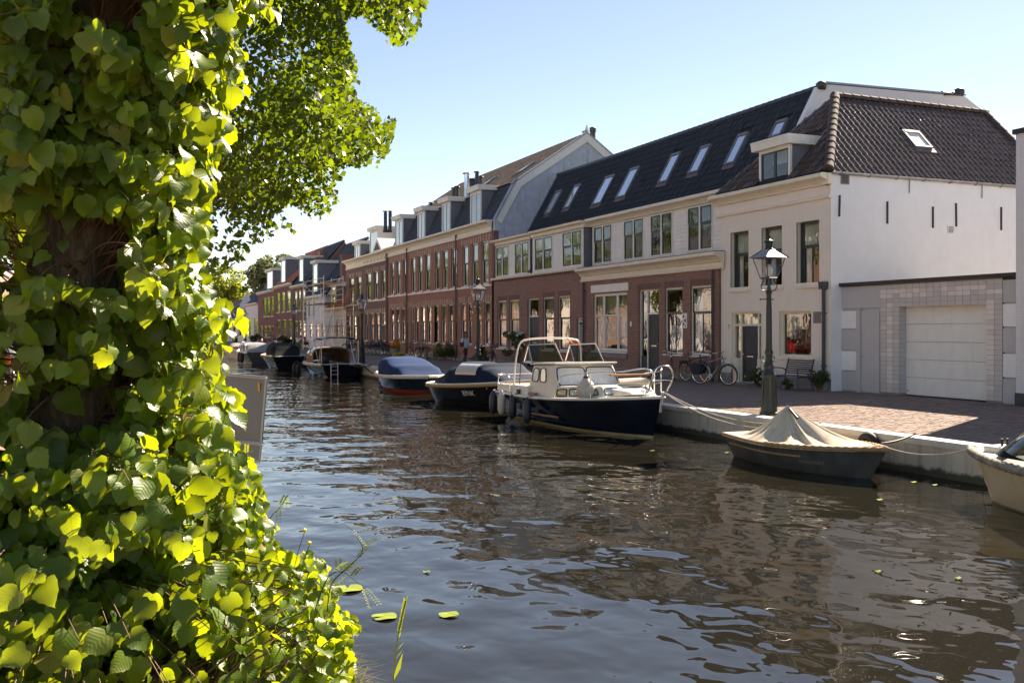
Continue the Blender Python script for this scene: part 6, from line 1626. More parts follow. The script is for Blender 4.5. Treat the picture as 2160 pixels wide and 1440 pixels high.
# --- mooring lines, tyres, rings
def rope(label, pts, r=.012, mat='rope_pale', name='mooring_rope'):
    mb = MB(); mb.tube(pts, r, 6); o = mb.build(name, M[mat], None, True); tag(o, label, 'rope', 'mooring ropes'); return o
bowp = Vector((11.5, 18.95, .5))
rope('upper pale mooring rope from the cruiser bow to the quay behind the tarpaulin tender', arc_pts(bowp, (QX + .15, 15.4, .1), .3, 16))
rope('lower pale mooring rope from the cruiser bow, slacker than its twin', arc_pts(bowp + Vector((.03, 0, -.03)), (QX + .15, 15.3, .08), .38, 16))
rope('thin mooring rope between the tender bow and the cream sloop', arc_pts((11.45, 12.25, .02), (11.6, 10.7, .14), .11, 14), .01)
rope('short dark chain from tender bow up to the quay', arc_pts((11.5, 12.35, .05), (QX + .1, 12.9, .1), .03, 8), .016, 'iron_dark')
rope('dark mooring rope hanging along the quay behind the bimini boat', arc_pts((QX - .05, 50.0, .05), (QX - .05, 45.5, .05), .35, 10), .03, 'iron_dark')
rope('dark mooring rope tied from the bimini boat stern to the quay', arc_pts((11.8, 50.1, .1), (QX - .05, 48.5, .1), .1, 8), .03, 'iron_dark')
def tyre(label, loc, r=.27):
    mb = MB()
    mb.grid(lambda u, v: ((.09 * math.cos(6.283 * v)), (r + .09 * math.sin(6.283 * v)) * math.cos(6.283 * u), (r + .09 * math.sin(6.283 * v)) * math.sin(6.283 * u)), 24, 10)
    for k in range(0):
        a = 6.283 * k / 24; mb.box(-.06, .06, (r + .085) * math.cos(a) - .018, (r + .085) * math.cos(a) + .018, (r + .085) * math.sin(a) - .018, (r + .085) * math.sin(a) + .018)
    o = mb.build('tyre_fender', M['rubber'], None, True, 40); o.location = loc; tag(o, label, 'tyre', 'old tyres hung on the quay wall'); return o
tyre('old black tyre hung on the quay behind the tender bow', (QX - .1, yx(1832, QX - .1), -.2), .17); tyre('old black tyre hung on the quay wall by the blue covered sloop', (QX - .11, 46.2, -.35))
# ------------------------------------------------------------------ street lamps
def lamp(label, x, y, first=None):
    if first is not None:
        o = copy_tree(first); o.location = (x, y, 0); o['label'] = label; return o
    L = empty('street_lamp', (x, y, 0)); tag(L, label, 'street lamp', 'green street lamps along the quay')
    mb = MB(); mb.lathe([(0.202, 0), (0.202, .06), (0.181, .08), (0.172, .2), (0.155, .5), (0.139, .8), (0.151, .84), (0.160, .88), (0.134, .93), (0.109, 1.0), (0.101, 1.03), (0.118, 1.08), (0.092, 1.13), (0.080, 1.2), (0.076, 1.3), (0.092, 1.34), (0.092, 1.38), (0.071, 1.43), (0.066, 1.6), (0.063, 2.2), (0.052, 2.6), (0.059, 2.64), (0.071, 2.67), (0.050, 2.72), (0.042, 2.78)], (0, 0, 0), 16)
    mb.build('post', M['lamp_green'], L, True, 35)
    mb = MB()
    for k in range(8): a = k * .785; mb.tube([(.173 * math.cos(a), .173 * math.sin(a), .2), (.14 * math.cos(a), .14 * math.sin(a), .8)], .012, 5)
    mb.build('rib', M['lamp_green'], L)
    mb = MB(); mb.tube([(-.22, 0, 2.52), (.12, 0, 2.52)], .014, 6); mb.lathe([(.0, -.03), (.028, 0), (0, .03)], (-.22, 0, 2.52), 8); mb.build('ladder_bar', M['lamp_green'], L)
    mb = MB()
    for a in (0, 2.09, 4.19): mb.tube([(.1 * math.cos(a) + .05 * math.cos(b_) * math.cos(a), .1 * math.sin(a) + .05 * math.cos(b_) * math.sin(a), 1.22 + .07 * math.sin(b_)) for b_ in [k * .7 for k in range(9)]], .012, 5)
    mb.build('ring_handle', M['lamp_green'], L)
    # lantern: four scroll arms, frame, panes, roof, vent and finial
    mb = MB()
    for k in range(4):
        a = math.pi / 4 + k * math.pi / 2; c, s_ = math.cos(a), math.sin(a)
        mb.tube(smooth_path([(c * .05, s_ * .05, 2.7), (c * .13, s_ * .13, 2.72), (c * .17, s_ * .17, 2.82), (c * .11, s_ * .11, 2.92), (c * .13, s_ * .13, 2.99)], 4), .011, 5)
    mb.tube([(0, 0, 2.74), (0, 0, 2.98)], .025, 6); mb.build('bracket', M['lamp_green'], L)
    lo, hi, z0, z1 = .13, .245, 2.98, 3.42
    cor = lambda r, z: [(r * sx, r * sy, z) for sx, sy in ((-1, -1), (1, -1), (1, 1), (-1, 1))]
    mb = MB(); a, b = cor(lo, z0), cor(hi, z1)
    for i in range(4): mb.tube([a[i], b[i]], .013, 4); mb.tube([a[i], a[(i + 1) % 4]], .014, 4); mb.tube([b[i], b[(i + 1) % 4]], .014, 4)
    fr = mb.build('lantern_frame', M['iron_dark'], L)
    for i in range(4):
        m_ = MB(); m_.face([Vector(a[i]) * 1, a[(i + 1) % 4], b[(i + 1) % 4], b[i]]); m_.build('pane', M['glass_clear'], fr)
    mb = MB(); mb.lathe([(.05, 0), (.075, .06), (.07, .18), (.03, .26)], (0, 0, 3.02), 10); mb.build('lamp_bulb', M['milk_glass'], fr, True)
    r0, r1 = cor(.3, 3.42), cor(.1, 3.6)
    mb = MB(); mb.add(r0 + r1, [(0, 1, 5, 4), (1, 2, 6, 5), (2, 3, 7, 6), (3, 0, 4, 7), (3, 2, 1, 0), (4, 5, 6, 7)])
    for i in range(4): mb.tube([r0[i], r1[i]], .012, 4)
    mb.build('lantern_roof', M['lamp_cap'], L)
    mb = MB(); mb.lathe([(.1, 3.59), (.1, 3.62), (.08, 3.63), (.08, 3.75), (.11, 3.76), (.11, 3.79), (.05, 3.81), (.025, 3.84), (.035, 3.87), (.035, 3.9), (.012, 3.93), (.003, 4.0)], (0, 0, 0), 12); mb.build('finial', M['iron_dark'], L, True, 40)
    return L
lx, ly = on_z(1622, 866, 0)
lp1 = lamp('green cast iron street lamp standing beside the tarpaulin tender, the largest', QX + .85, ly * (QX + .85) / lx)
index_kids()
for (px, py, lb) in ((1008, 776, 'green street lamp beside the woman and the parked bicycle'), (763, 752, 'green street lamp before the dark brick pair, near the bimini boat'), (620, 740, 'green street lamp with the child traffic figure at its foot'), (517, 728, 'smallest green street lamp by the white cottages')):
    x, y = QX + .85, 0; u = _u(px); k = x / (u * CC + SS); lamp(lb, x, k * (CC - SS * u), lp1)

# ------------------------------------------------------------------ bicycles
def bike(name, label, frame_mat, crate=False, pannier=False):
    b = empty(name); tag(b, label, 'bicycle', 'bicycles parked along the house fronts')
    def wheel(y):
        w_ = MB(); w_.grid(lambda u, v: (.02 * math.cos(6.283 * v), y + (.335 + .02 * math.sin(6.283 * v)) * math.cos(6.283 * u), .355 + (.335 + .02 * math.sin(6.283 * v)) * math.sin(6.283 * u)), 28, 6)
        wh_ = w_.build('wheel', M['rubber'], b, True)
        r_ = MB(); r_.tube([(0, y + .312 * math.cos(6.283 * k / 24), .355 + .312 * math.sin(6.283 * k / 24)) for k in range(24)], .012, 5, close=True); r_.build('rim', M['chrome'], wh_)
        r_ = MB()
        for k in range(14): a = 6.283 * k / 14; r_.tube([(.02 * (-1) ** k, y, .355), (0, y + .31 * math.cos(a), .355 + .31 * math.sin(a))], .0028, 3)
        r_.tube([(-.04, y, .355), (.04, y, .355)], .022, 6); r_.build('spokes', M['steel'], wh_)
        f_ = MB(); f_.tube([(0, y + .375 * math.cos(a), .355 + .375 * math.sin(a)) for a in [(.1 + k * .33) if y > 0 else (math.pi * .02 + k * .33) for k in range(9)]], .016, 4); f_.build('mudguard', M[frame_mat], wh_)
    wheel(.55); wheel(-.55)
    f_ = MB()
    for (p, q, r_) in (((0, -.12, .3), (0, -.28, .86), .017), ((0, -.12, .3), (0, .36, .78), .02), ((0, -.26, .75), (0, .34, .92), .017), ((0, .33, 1.0), (0, .42, .68), .02), ((0, .42, .68), (0, .55, .355), .014), ((0, -.12, .3), (0, -.55, .355), .012), ((0, -.27, .78), (0, -.55, .355), .011)): f_.tube([p, q], r_, 7)
    f_.build('frame', M[frame_mat], b, True)
    s = MB(); s.grid(lambda u, v: ((.05 + .05 * (1 - v)) * math.cos(math.pi * u) * (1 if v < .6 else 1 - v * .5), -.42 + .28 * v, .93 + .035 * math.sin(math.pi * u)), 8, 6); s.tube([(0, -.29, .84), (0, -.3, .93)], .014, 6); s.build('saddle', M['bike_black'], b, True)
    h_ = MB(); h_.tube(smooth_path([(-.3, .12, 1.08), (-.28, .24, 1.1), (-.12, .33, 1.12), (0, .32, 1.1), (.12, .33, 1.12), (.28, .24, 1.1), (.3, .12, 1.08)], 4), .012, 6); h_.tube([(0, .33, .98), (0, .31, 1.11)], .015, 6); h_.build('handlebar', M['chrome'], b, True)
    for sx in (-1, 1): g_ = MB(); g_.tube([(.3 * sx, .13, 1.08), (.3 * sx, .02, 1.06)], .018, 6); g_.build('grip', M['bike_black'], b)
    r_ = MB()
    for sx in (-.06, .06): r_.tube([(sx, -.25, .74), (sx, -.78, .74)], .008, 5); r_.tube([(sx, -.7, .74), (sx * .6, -.55, .37)], .007, 5)
    for yy in (-.4, -.55, -.7): r_.tube([(-.06, yy, .74), (.06, yy, .74)], .007, 5)
    r_.build('rack', M['bike_black'], b)
    c_ = MB(); c_.lathe([(.09, 0), (.09, .008)], (0, 0, 0), 14); o = c_.build('chainring', M['steel'], b); o.location = (.05, -.12, .3); o.rotation_euler = (0, R(90), 0)
    p_ = MB(); p_.tube([(.07, -.12, .3), (.09, -.02, .17)], .01, 5); p_.tube([(-.07, -.12, .3), (-.09, -.22, .43)], .01, 5); p_.box(.07, .16, -.05, .02, .155, .18); p_.box(-.16, -.07, -.26, -.19, .42, .445); p_.build('pedals', M['bike_black'], b)
    l_ = MB(); l_.lathe([(.03, 0), (.045, .05), (.04, .06)], (0, 0, 0), 10); o = l_.build('headlight', M['chrome'], b, True); o.location = (0, .4, .9); o.rotation_euler = (R(-90), 0, 0)
    l_ = MB(); l_.box(-.03, .03, -.81, -.785, .66, .73); l_.build('tail_light', M['red_reflector'], b)
    if crate:
        c_ = MB()
        for q in range(4):
            z = .98 + q * .06; c_.tube([(-.18, .42, z), (.18, .42, z), (.18, .72, z), (-.18, .72, z)], .008, 4, close=True)
        for (x, y) in ((-.18, .42), (.18, .42), (.18, .72), (-.18, .72), (0, .72), (0, .42)): c_.tube([(x, y, .96), (x, y, 1.18)], .008, 4)
        for x in (-.12, -.06, 0, .06, .12): c_.tube([(x, .42, .97), (x, .72, .97)], .006, 4)
        c_.build('front_crate', M['bike_black'], b)
    if pannier:
        for sx in (-1, 1):
            c_ = MB(); c_.prism([(-.36, .72), (-.78, .72), (-.8, .38), (-.66, .33), (-.44, .36)], 'x', sx * .07, sx * .2); c_.build('pannier', M['pannier'], b, bevel=.03)
    k_ = MB(); k_.tube([(-.02, -.5, .33), (-.2, -.46, .01)], .01, 5); k_.build('kickstand', M['steel'], b)
    return b
bk_a = bike('bicycle', 'silver bicycle with dark panniers leaning by the cream house', 'bike_silver', pannier=True)
bk_b = bike('bicycle', 'black bicycle with empty front rack by the brown brick window', 'bike_black', crate=True)
bk_c = bike('bicycle', 'plain black bicycle half hidden behind the silver one', 'bike_black')
bk_d = bike('bicycle', 'red bicycle before the red brick row house', 'bike_red')
index_kids()
def put(b, px, py, rz, lean=.08, X=None):
    if X is None: x, y = on_z(px, py, 0)
    else: u = _u(px); k = X / (u * CC + SS); x, y = X, k * (CC - SS * u)
    b.location = (x, y, -.005); b.rotation_euler = (0, lean, rz); return b
put(bk_a, 1507, 808, R(205), .06, 19.35)
put(bk_b, 1421, 805, R(150), .1, 19.7)
put(bk_c, 1468, 808, R(187), .1, 19.85)
put(bk_d, 874, 750, R(200), .08, 19.6)
def bcopy(src, lab, px, X, rz): 
    o = copy_tree(src); o['label'] = lab; put(o, px, 0, rz, rnd.uniform(.03, .1), X); return o
bcopy(bk_b, 'black bicycle with front crate standing behind the lamp by the woman', 1040, 18.6, R(170))
bcopy(bk_c, 'black bicycle beside the red one, nearer the wooden bench', 889, 19.5, R(190))
bcopy(bk_b, 'black crate bicycle between red bicycle and the wooden bench', 898, 19.7, R(140))
bcopy(bk_a, 'silver bicycle in the cluster before the dark brick pair, beside the lamp', 750, 19.2, R(215))
for i, px in enumerate((738, 776, 784, 793, 801, 808, 815)):
    bcopy((bk_c, bk_b, bk_d, bk_c, bk_b, bk_c, bk_b)[i], ('black bicycle at the far end of the cluster, by the scaffold', 'black bicycle just past the lamp in the cluster', 'red bicycle in the cluster before the dark brick pair', 'black bicycle beside the red one in the cluster', 'crate bicycle in the middle of the cluster', 'black bicycle near the flower pot end of the cluster', 'crate bicycle nearest the orange flower pot')[i], px, 19.3 + .25 * (i % 2), R(90 + rnd.uniform(-25, 35)))
for i, px in enumerate((628, 634, 575)): bcopy((bk_c, bk_a, bk_c)[i], ('black bicycle before the narrow dark brick house', 'silver bicycle before the narrow dark brick house', 'black bicycle by the low door of the brown house')[i], px, 19.5, R(100))

# ------------------------------------------------------------------ benches, pots, plants
def metal_bench(label, x, y, rz):
    b = empty('bench', (x, y, 0), rz); tag(b, label, 'bench')
    for i in range(6):
        m_ = MB(); m_.box(-.28 + i * .075, -.22 + i * .075, -.62, .62, .43 + .004 * abs(i - 3), .455 + .004 * abs(i - 3)); m_.build('seat_slat', M['bench_blue'], b, bevel=.006)
    for i in range(7):
        z = .5 + i * .065; x0 = .2 + i * .018; m_ = MB(); m_.box(x0, x0 + .022, -.62, .62, z, z + .045); m_.build('back_slat', M['bench_blue'], b, bevel=.006)
    for y_ in (-.6, .6):
        m_ = MB(); m_.tube(smooth_path([(-.3, y_, 0), (-.28, y_, .43), (-.3, y_, .62), (-.22, y_, .68), (.1, y_, .66), (.22, y_, .58)], 4), .02, 6); m_.tube([(.3, y_, 0), (.18, y_, .44), (.33, y_, .97)], .022, 6); m_.tube([(-.29, y_, .42), (.2, y_, .42)], .02, 6); m_.build('side_frame', M['bench_blue'], b, True)
    return b
bx, by = 19.75, (yx(1639, 19.75) + yx(1706, 19.75)) / 2
metal_bench('dark blue slatted metal bench under the big cream house window', bx, by, R(0))
wb = empty('bench', (19.5, yx(915, 19.5), 0), R(0)); tag(wb, 'pale wooden garden bench before the red brick row house', 'bench')
for i in range(5): m_ = MB(); m_.box(-.3 + i * .11, -.2 + i * .11, -.75, .75, .42, .45); m_.build('seat_slat', M['wood_bench'], wb)
for i in range(9): m_ = MB(); m_.box(.24, .27, -.7 + i * .17, -.62 + i * .17, .5, .88); m_.build('back_slat', M['wood_bench'], wb)
m_ = MB(); m_.box(.23, .28, -.76, .76, .88, .98); m_.build('top_rail', M['wood_bench'], wb)
for y_ in (-.75, .75):
    m_ = MB(); m_.box(-.32, -.26, y_ - .03, y_ + .03, 0, .64); m_.box(.22, .28, y_ - .03, y_ + .03, 0, .95); m_.box(-.33, .25, y_ - .035, y_ + .035, .64, .68); m_.build('leg', M['wood_bench'], wb)
def bush(label, loc, r, n, size, mat='leaf_shrub', seed=1, flowers=None, name='shrub', cat='plant', zs=1.0, nf=40, spikes=0):
    t = empty(name, loc); tag(t, label, cat)
    rs = random.Random(seed); cl = []
    for k in range(14):
        a = rs.uniform(0, 6.28); d = rs.random() ** .5 * r * .75; cl.append((Vector((d * math.cos(a), d * math.sin(a), r * .35 + rs.random() * r * zs)), r * rs.uniform(.25, .45)))
    v, f = clumps_to_leaves(cl, n / (14 * (r * .35) ** 2), size, seed)
    v[:, 2] = np.maximum(v[:, 2], .01)
    o = link('foliage', tri_mesh('foliage', v, f, M[mat]), t); o['kind'] = 'stuff'
    m_ = MB()
    for c, _ in cl: m_.tube([(0, 0, 0), (c.x * .5, c.y * .5, c.z * .5), c], .008, 4)
    o = m_.build('stems', M['twig'], t); o['kind'] = 'stuff'
    if flowers:
        m_ = MB()
        for k in range(nf):
            c, rr = rs.choice(cl); d = Vector((rs.gauss(0, 1), rs.gauss(0, 1), rs.gauss(.4, 1))).normalized(); p = c + d * rr * 1.02; s_ = flowers[1]
            for q in range(5):
                a = q * 1.257; m_.face([p, p + Vector((math.cos(a - .5) * s_, .5 * s_ * math.sin(a * 2), math.sin(a - .5) * s_)), p + Vector((math.cos(a) * s_ * 1.3, 0, math.sin(a) * s_ * 1.3)), p + Vector((math.cos(a + .5) * s_, -.3 * s_, math.sin(a + .5) * s_))])
        o = m_.build('blossom', M[flowers[0]], t); o['kind'] = 'stuff'
    return t
def ystr(px, X): return yx(px, X)
bush('green weeds with white daisies at the cream house door', (19.8, ystr(1603, 19.8), 0), .42, 900, .06, seed=3, flowers=('petal_white', .03), nf=30)
bush('tall dark green weeds by the cream house downpipe', (20.15, ystr(1725, 20.15), 0), .36, 900, .05, seed=4, zs=1.2)
bush('small leafy weed under the blue metal bench', (19.75, ystr(1661, 19.75), 0), .22, 250, .05, seed=5)
rose = bush('climbing rose with white blooms on the brown brick wall', (20.2, ystr(1089, 20.2), 0), .75, 1900, .09, seed=6, flowers=('petal_white', .07), nf=40, zs=2.0, name='rose_bush')
bush('round green shrub at the foot of the lamp by the woman', (19.0, ystr(1021, 19.0), 0), .55, 700, .08, seed=7)
bush('dark green shrub between wooden bench and woman', (19.7, ystr(938, 19.7), 0), .75, 1000, .09, seed=8)
bush('clipped dark hedge bush by the low cottage', (19.0, ystr(468, 19.0), 0), 1.6, 900, .25, seed=9)
bush('low lavender planting by the white houses', (19.4, ystr(540, 19.4), 0), .9, 700, .2, seed=10, mat='leaf_willow')
bush('low green planting before the brown brick house', (19.6, ystr(600, 19.6), 0), .9, 700, .2, seed=12)
pot = empty('flower_pot', (19.3, ystr(834, 19.3), 0)); tag(pot, 'pale flower pot of orange blooms beside the cluster of bicycles', 'flower pot')
m_ = MB(); m_.lathe([(.22, 0), (.3, .5), (.33, .52), (.33, .58), (.27, .56)], (0, 0, 0), 14); m_.build('pot', M['plinth_grey'], pot, True, 40)
v, f = clumps_to_leaves([(Vector((0, 0, .8)), .35), (Vector((.1, .2, 1.05)), .25)], 2500, .09, 5); o = link('foliage', tri_mesh('foliage', v, f, M['petal_orange']), pot); o['kind'] = 'stuff'
v, f = clumps_to_leaves([(Vector((0, .1, .7)), .35)], 2500, .1, 6); o = link('leaves', tri_mesh('leaves', v, f, M['leaf_shrub']), pot); o['kind'] = 'stuff'
bush('low yellow flowers in a tray beside the flower pot', (18.9, ystr(842, 18.9), -.02), .4, 300, .07, seed=13, flowers=('petal_yellow', .06), nf=60, zs=.1)
# black folding chair by the lamp
ch = empty('chair', (17.6, ystr(996, 17.6), 0), R(30)); tag(ch, 'black lounge chair on the pavement beside the woman', 'chair')
m_ = MB(); m_.box(-.3, .3, -.3, .3, .38, .43); m_.build('seat', M['iron_dark'], ch, bevel=.01); m_ = MB(); m_.prism([(-.3, .43), (-.62, .98), (-.58, 1.0), (-.25, .43)], 'x', -.3, .3); m_.build('backrest', M['iron_dark'], ch)
for (x, y) in ((-.27, -.27), (.27, -.27), (-.27, .27), (.27, .27)): m_ = MB(); m_.tube([(x, y, 0), (x * .9, y * .9, .38)], .018, 5); m_.build('leg', M['iron_dark'], ch)
# child-shaped traffic figure with a flag, strapped to the far lamp
vf = empty('traffic_figure', (QX + .7, ystr(621, QX + .7) - 1.4, 0)); tag(vf, 'child shaped plastic traffic figure with a flag at the lamp foot', 'traffic figure')
m_ = MB(); m_.lathe([(.25, 0), (.25, .05), (.05, .06)], (0, 0, 0), 12); m_.build('base', M['petal_yellow'], vf)
for sx in (-.09, .09): m_ = MB(); m_.tube([(sx, 0, .05), (sx, 0, .5)], [.05, .07], 8); m_.build('leg', M['black_print'], vf, True)
m_ = MB(); m_.lathe([(.12, .48), (.15, .6), (.16, .8), (.1, .92), (.05, .95)], (0, 0, 0), 12); m_.build('torso', M['leaf_pale'], vf, True)
m_ = MB(); m_.lathe([(.03, .93), (.1, 1.0), (.12, 1.08), (.09, 1.17), (.02, 1.2)], (0, 0, 0), 12); m_.build('head', M['white_print'], vf, True)
m_ = MB(); m_.tube([(.14, 0, .85), (.3, 0, .75)], .04, 7); m_.tube([(-.14, 0, .85), (-.2, 0, .6)], .04, 7); m_.build('arms', M['leaf_pale'], vf, True)
m_ = MB(); m_.tube([(.3, 0, .6), (.42, 0, 1.25)], .012, 5); m_.build('flag_stick', M['white_print'], vf); m_ = MB(); m_.box(.41, .62, -.005, .005, 1.0, 1.22); m_.build('flag', M['strap_orange'], vf)

# ------------------------------------------------------------------ people
plain('skin', (0.5, 0.3, 0.22), 0.6, vary=0.06)
plain('hair_brown', (0.1, 0.05, 0.03), 0.6, vary=0.3)
plain('cloth_white', (0.72, 0.72, 0.74), 0.9, vary=0.06)
plain('cloth_black', (0.03, 0.032, 0.04), 0.9, vary=0.3)
plain('cloth_blue', (0.06, 0.09, 0.16), 0.9, vary=0.2)
def skinned(name, verts, edges, radii, mat, parent, sub=2):
    me = bpy.data.meshes.new(name); me.from_pydata(verts, edges, []); me.materials.append(M[mat])
    o = link(name, me, parent); o.modifiers.new('Skin', 'SKIN'); sd = me.skin_vertices[0].data
    for i, r in enumerate(radii): sd[i].radius = (r, r) if not isinstance(r, tuple) else r
    sd[0].use_root = True
    s = o.modifiers.new('Subdivision', 'SUBSURF'); s.levels = sub; s.render_levels = sub; me.polygons.foreach_set('use_smooth', [True] * len(me.polygons))
    dg = bpy.context.evaluated_depsgraph_get(); em = bpy.data.meshes.new_from_object(o.evaluated_get(dg)); em.name = name
    o.modifiers.clear(); o.data = em; em.polygons.foreach_set('use_smooth', [True] * len(em.polygons))
    if not em.materials: em.materials.append(M[mat])
    return o
wx, wy = 18.3, ystr(981, 18.3)
wm = empty('person', (wx, wy, 0), R(200)); tag(wm, 'person with long brown hair in white top and black trousers, walking with shoulder bag', 'person')
# walking: faces local +y
V = [(0, 0, .93), (0, .01, 1.12), (0, .01, 1.34), (0, .015, 1.47), (0, .03, 1.545), (0, .035, 1.62), (0, .025, 1.69),
     (.165, .0, 1.4), (.2, -.05, 1.14), (.195, .05, .92), (.19, .09, .84), (-.165, .0, 1.4), (-.21, .04, 1.14), (-.2, .14, .94), (-.195, .18, .86),
     (.08, .01, .8), (.085, .15, .48), (.085, .1, .1), (.085, .24, .045), (-.08, 0, .8), (-.085, -.05, .48), (-.085, -.24, .13), (-.085, -.13, .045)]
E_ = [(0, 1), (1, 2), (2, 3), (3, 4), (4, 5), (5, 6), (2, 7), (7, 8), (8, 9), (9, 10), (2, 11), (11, 12), (12, 13), (13, 14), (0, 15), (15, 16), (16, 17), (17, 18), (0, 19), (19, 20), (20, 21), (21, 22)]
Rr = [(.13, .1), (.115, .09), (.14, .095), .052, .066, (.076, .092), (.07, .085), .055, .043, .032, .03, .055, .043, .032, .03, .085, .06, .042, .035, .085, .06, .042, .035]
for hnd, sg in ((10, 1), (14, -1)):                        # four fingers and a thumb on each hand
    hx, hy, hz = V[hnd]
    for q in range(4): V.append((hx - sg * .004, hy - .022 + q * .018, hz - (.07, .08, .078, .066)[q])); E_.append((hnd, len(V) - 1)); Rr.append(.009)
    V.append((hx - sg * .02, hy + .045, hz - .035)); E_.append((hnd, len(V) - 1)); Rr.append(.01)
skinned('body', V, E_, Rr, 'skin', wm)
Vt = [(0, 0, .8), (0, .01, 1.08), (0, .012, 1.34), (0, .012, 1.46), (.16, .0, 1.385), (.2, -.045, 1.16), (.198, .03, .99), (-.16, .0, 1.385), (-.21, .04, 1.16), (-.2, .12, 1.0)]
skinned('top', Vt, [(0, 1), (1, 2), (2, 3), (2, 4), (4, 5), (5, 6), (2, 7), (7, 8), (8, 9)], [(.185, .15), (.16, .13), (.18, .14), .085, .08, .065, .06, .08, .065, .06], 'cloth_white', wm)
Vp = [(0, 0, .97), (0, 0, .9), (.08, .02, .76), (.085, .15, .48), (.085, .1, .14), (-.08, -.01, .76), (-.085, -.05, .48), (-.085, -.235, .17)]
skinned('trousers', Vp, [(0, 1), (1, 2), (2, 3), (3, 4), (1, 5), (5, 6), (6, 7)], [(.14, .11), (.15, .12), .095, .075, .062, .095, .075, .062], 'cloth_black', wm)
def hair_fn(u, v):
    a = (u - .5) * 2 * R(122)
    if v < .4: th = v / .4 * math.pi / 2; r, z = .11 * math.sin(th), 1.665 + .118 * math.cos(th)
    else: q = (v - .4) / .6; r, z = .11 + .012 * math.sin(q * 9 + u * 14), 1.665 - .3 * q
    return (r * math.sin(a) * .95, .018 - r * math.cos(a) * 1.02, z)
m_ = MB(); m_.grid(hair_fn, 22, 12); m_.build('hair', M['hair_brown'], wm, True)
for sx in (-.035, .035): m_ = MB(); m_.lathe([(.002, 0), (.012, .004), (.002, .008)], (0, 0, 0), 6); o = m_.build('eye', M['black_print'], wm); o.location = (sx, .122, 1.625); o.rotation_euler = (R(-90), 0, 0)
m_ = MB(); m_.add([(-.014, .12, 1.575), (.014, .12, 1.575), (0, .155, 1.58), (0, .125, 1.62)], [(0, 1, 2), (1, 3, 2), (3, 0, 2)]); m_.build('nose', M['skin'], wm)
m_ = MB(); m_.box(-.025, .025, .118, .126, 1.54, 1.55); m_.build('mouth', M['red_reflector'], wm)
sb = empty('shoulder_bag', (wx + .05, wy, 0), R(200)); tag(sb, 'dark shoulder bag carried at the side of the walking person', 'bag')
m_ = MB(); m_.box(.24, .34, -.16, .14, .95, 1.2); m_.build('pouch', M['pannier'], sb, bevel=.04); m_ = MB(); m_.tube([(.27, -.13, 1.18), (.18, -.06, 1.47), (.22, .08, 1.42), (.27, .12, 1.18)], .014, 5); m_.build('strap', M['pannier'], sb)
for sx, yy, lb in ((.09, .2, 'shoe'), (-.09, -.2, 'shoe')): m_ = MB(); m_.box(sx - .045, sx + .045, yy - .13, yy + .12, 0.0, .07); m_.build('shoe', M['iron_dark'], wm, bevel=.025)
# far scooter rider
sxp, syp = 16.5, ystr(496, 16.5)
sct = empty('scooter', (sxp, syp, 0), R(190)); tag(sct, 'dark motor scooter with its rider, coming along past the white cottages', 'scooter')
for y_ in (.62, -.62):
    m_ = MB(); m_.grid(lambda u, v: (.06 * math.cos(6.283 * v), y_ + (.2 + .06 * math.sin(6.283 * v)) * math.cos(6.283 * u), .26 + (.2 + .06 * math.sin(6.283 * v)) * math.sin(6.283 * u)), 16, 6); m_.build('wheel', M['rubber'], sct, True)
m_ = MB(); m_.prism([(-.85, .5), (-.7, .75), (-.1, .78), (.0, .4), (.3, .35), (.45, .95), (.55, .95), (.6, .4), (.3, .25), (-.4, .25)], 'x', -.17, .17); m_.build('body', M['iron_dark'], sct, bevel=.04)
m_ = MB(); m_.tube([(-.32, .4, 1.05), (0, .5, 1.08), (.32, .4, 1.05)], .025, 6); m_.build('handlebar', M['iron_dark'], sct)
m_ = MB(); m_.lathe([(.1, 0), (.09, .05)], (0, 0, 0), 10); o = m_.build('headlight', M['milk_glass'], sct); o.location = (0, .58, .85); o.rotation_euler = (R(-90), 0, 0)
rd = empty('person', (sxp, syp, 0), R(190)); tag(rd, 'person with helmet riding the dark scooter far along the quay', 'person')
V = [(0, -.3, .85), (0, -.25, 1.1), (0, -.2, 1.32), (0, -.17, 1.45), (0, -.15, 1.6), (.2, -.12, 1.32), (.3, .12, 1.15), (.3, .38, 1.08), (-.2, -.12, 1.32), (-.3, .12, 1.15), (-.3, .38, 1.08), (.12, .1, .82), (.12, .2, .45), (-.12, .1, .82), (-.12, .2, .45)]
skinned('body', V, [(0, 1), (1, 2), (2, 3), (3, 4), (2, 5), (5, 6), (6, 7), (2, 8), (8, 9), (9, 10), (0, 11), (11, 12), (0, 13), (13, 14)], [.15, .15, .16, .06, .1, .07, .055, .04, .07, .055, .04, .09, .06, .09, .06], 'cloth_blue', rd)
m_ = MB(); m_.lathe([(.05, 1.42), (.11, 1.48), (.13, 1.58), (.11, 1.68), (.03, 1.72)], (0, -.15, 0), 10); m_.build('helmet', M['iron_dark'], rd, True)
m_ = MB(); m_.box(-.14, .14, -.06, .02, 1.05, 1.35); m_.build('shirt_front', M['cloth_white'], rd, bevel=.03)

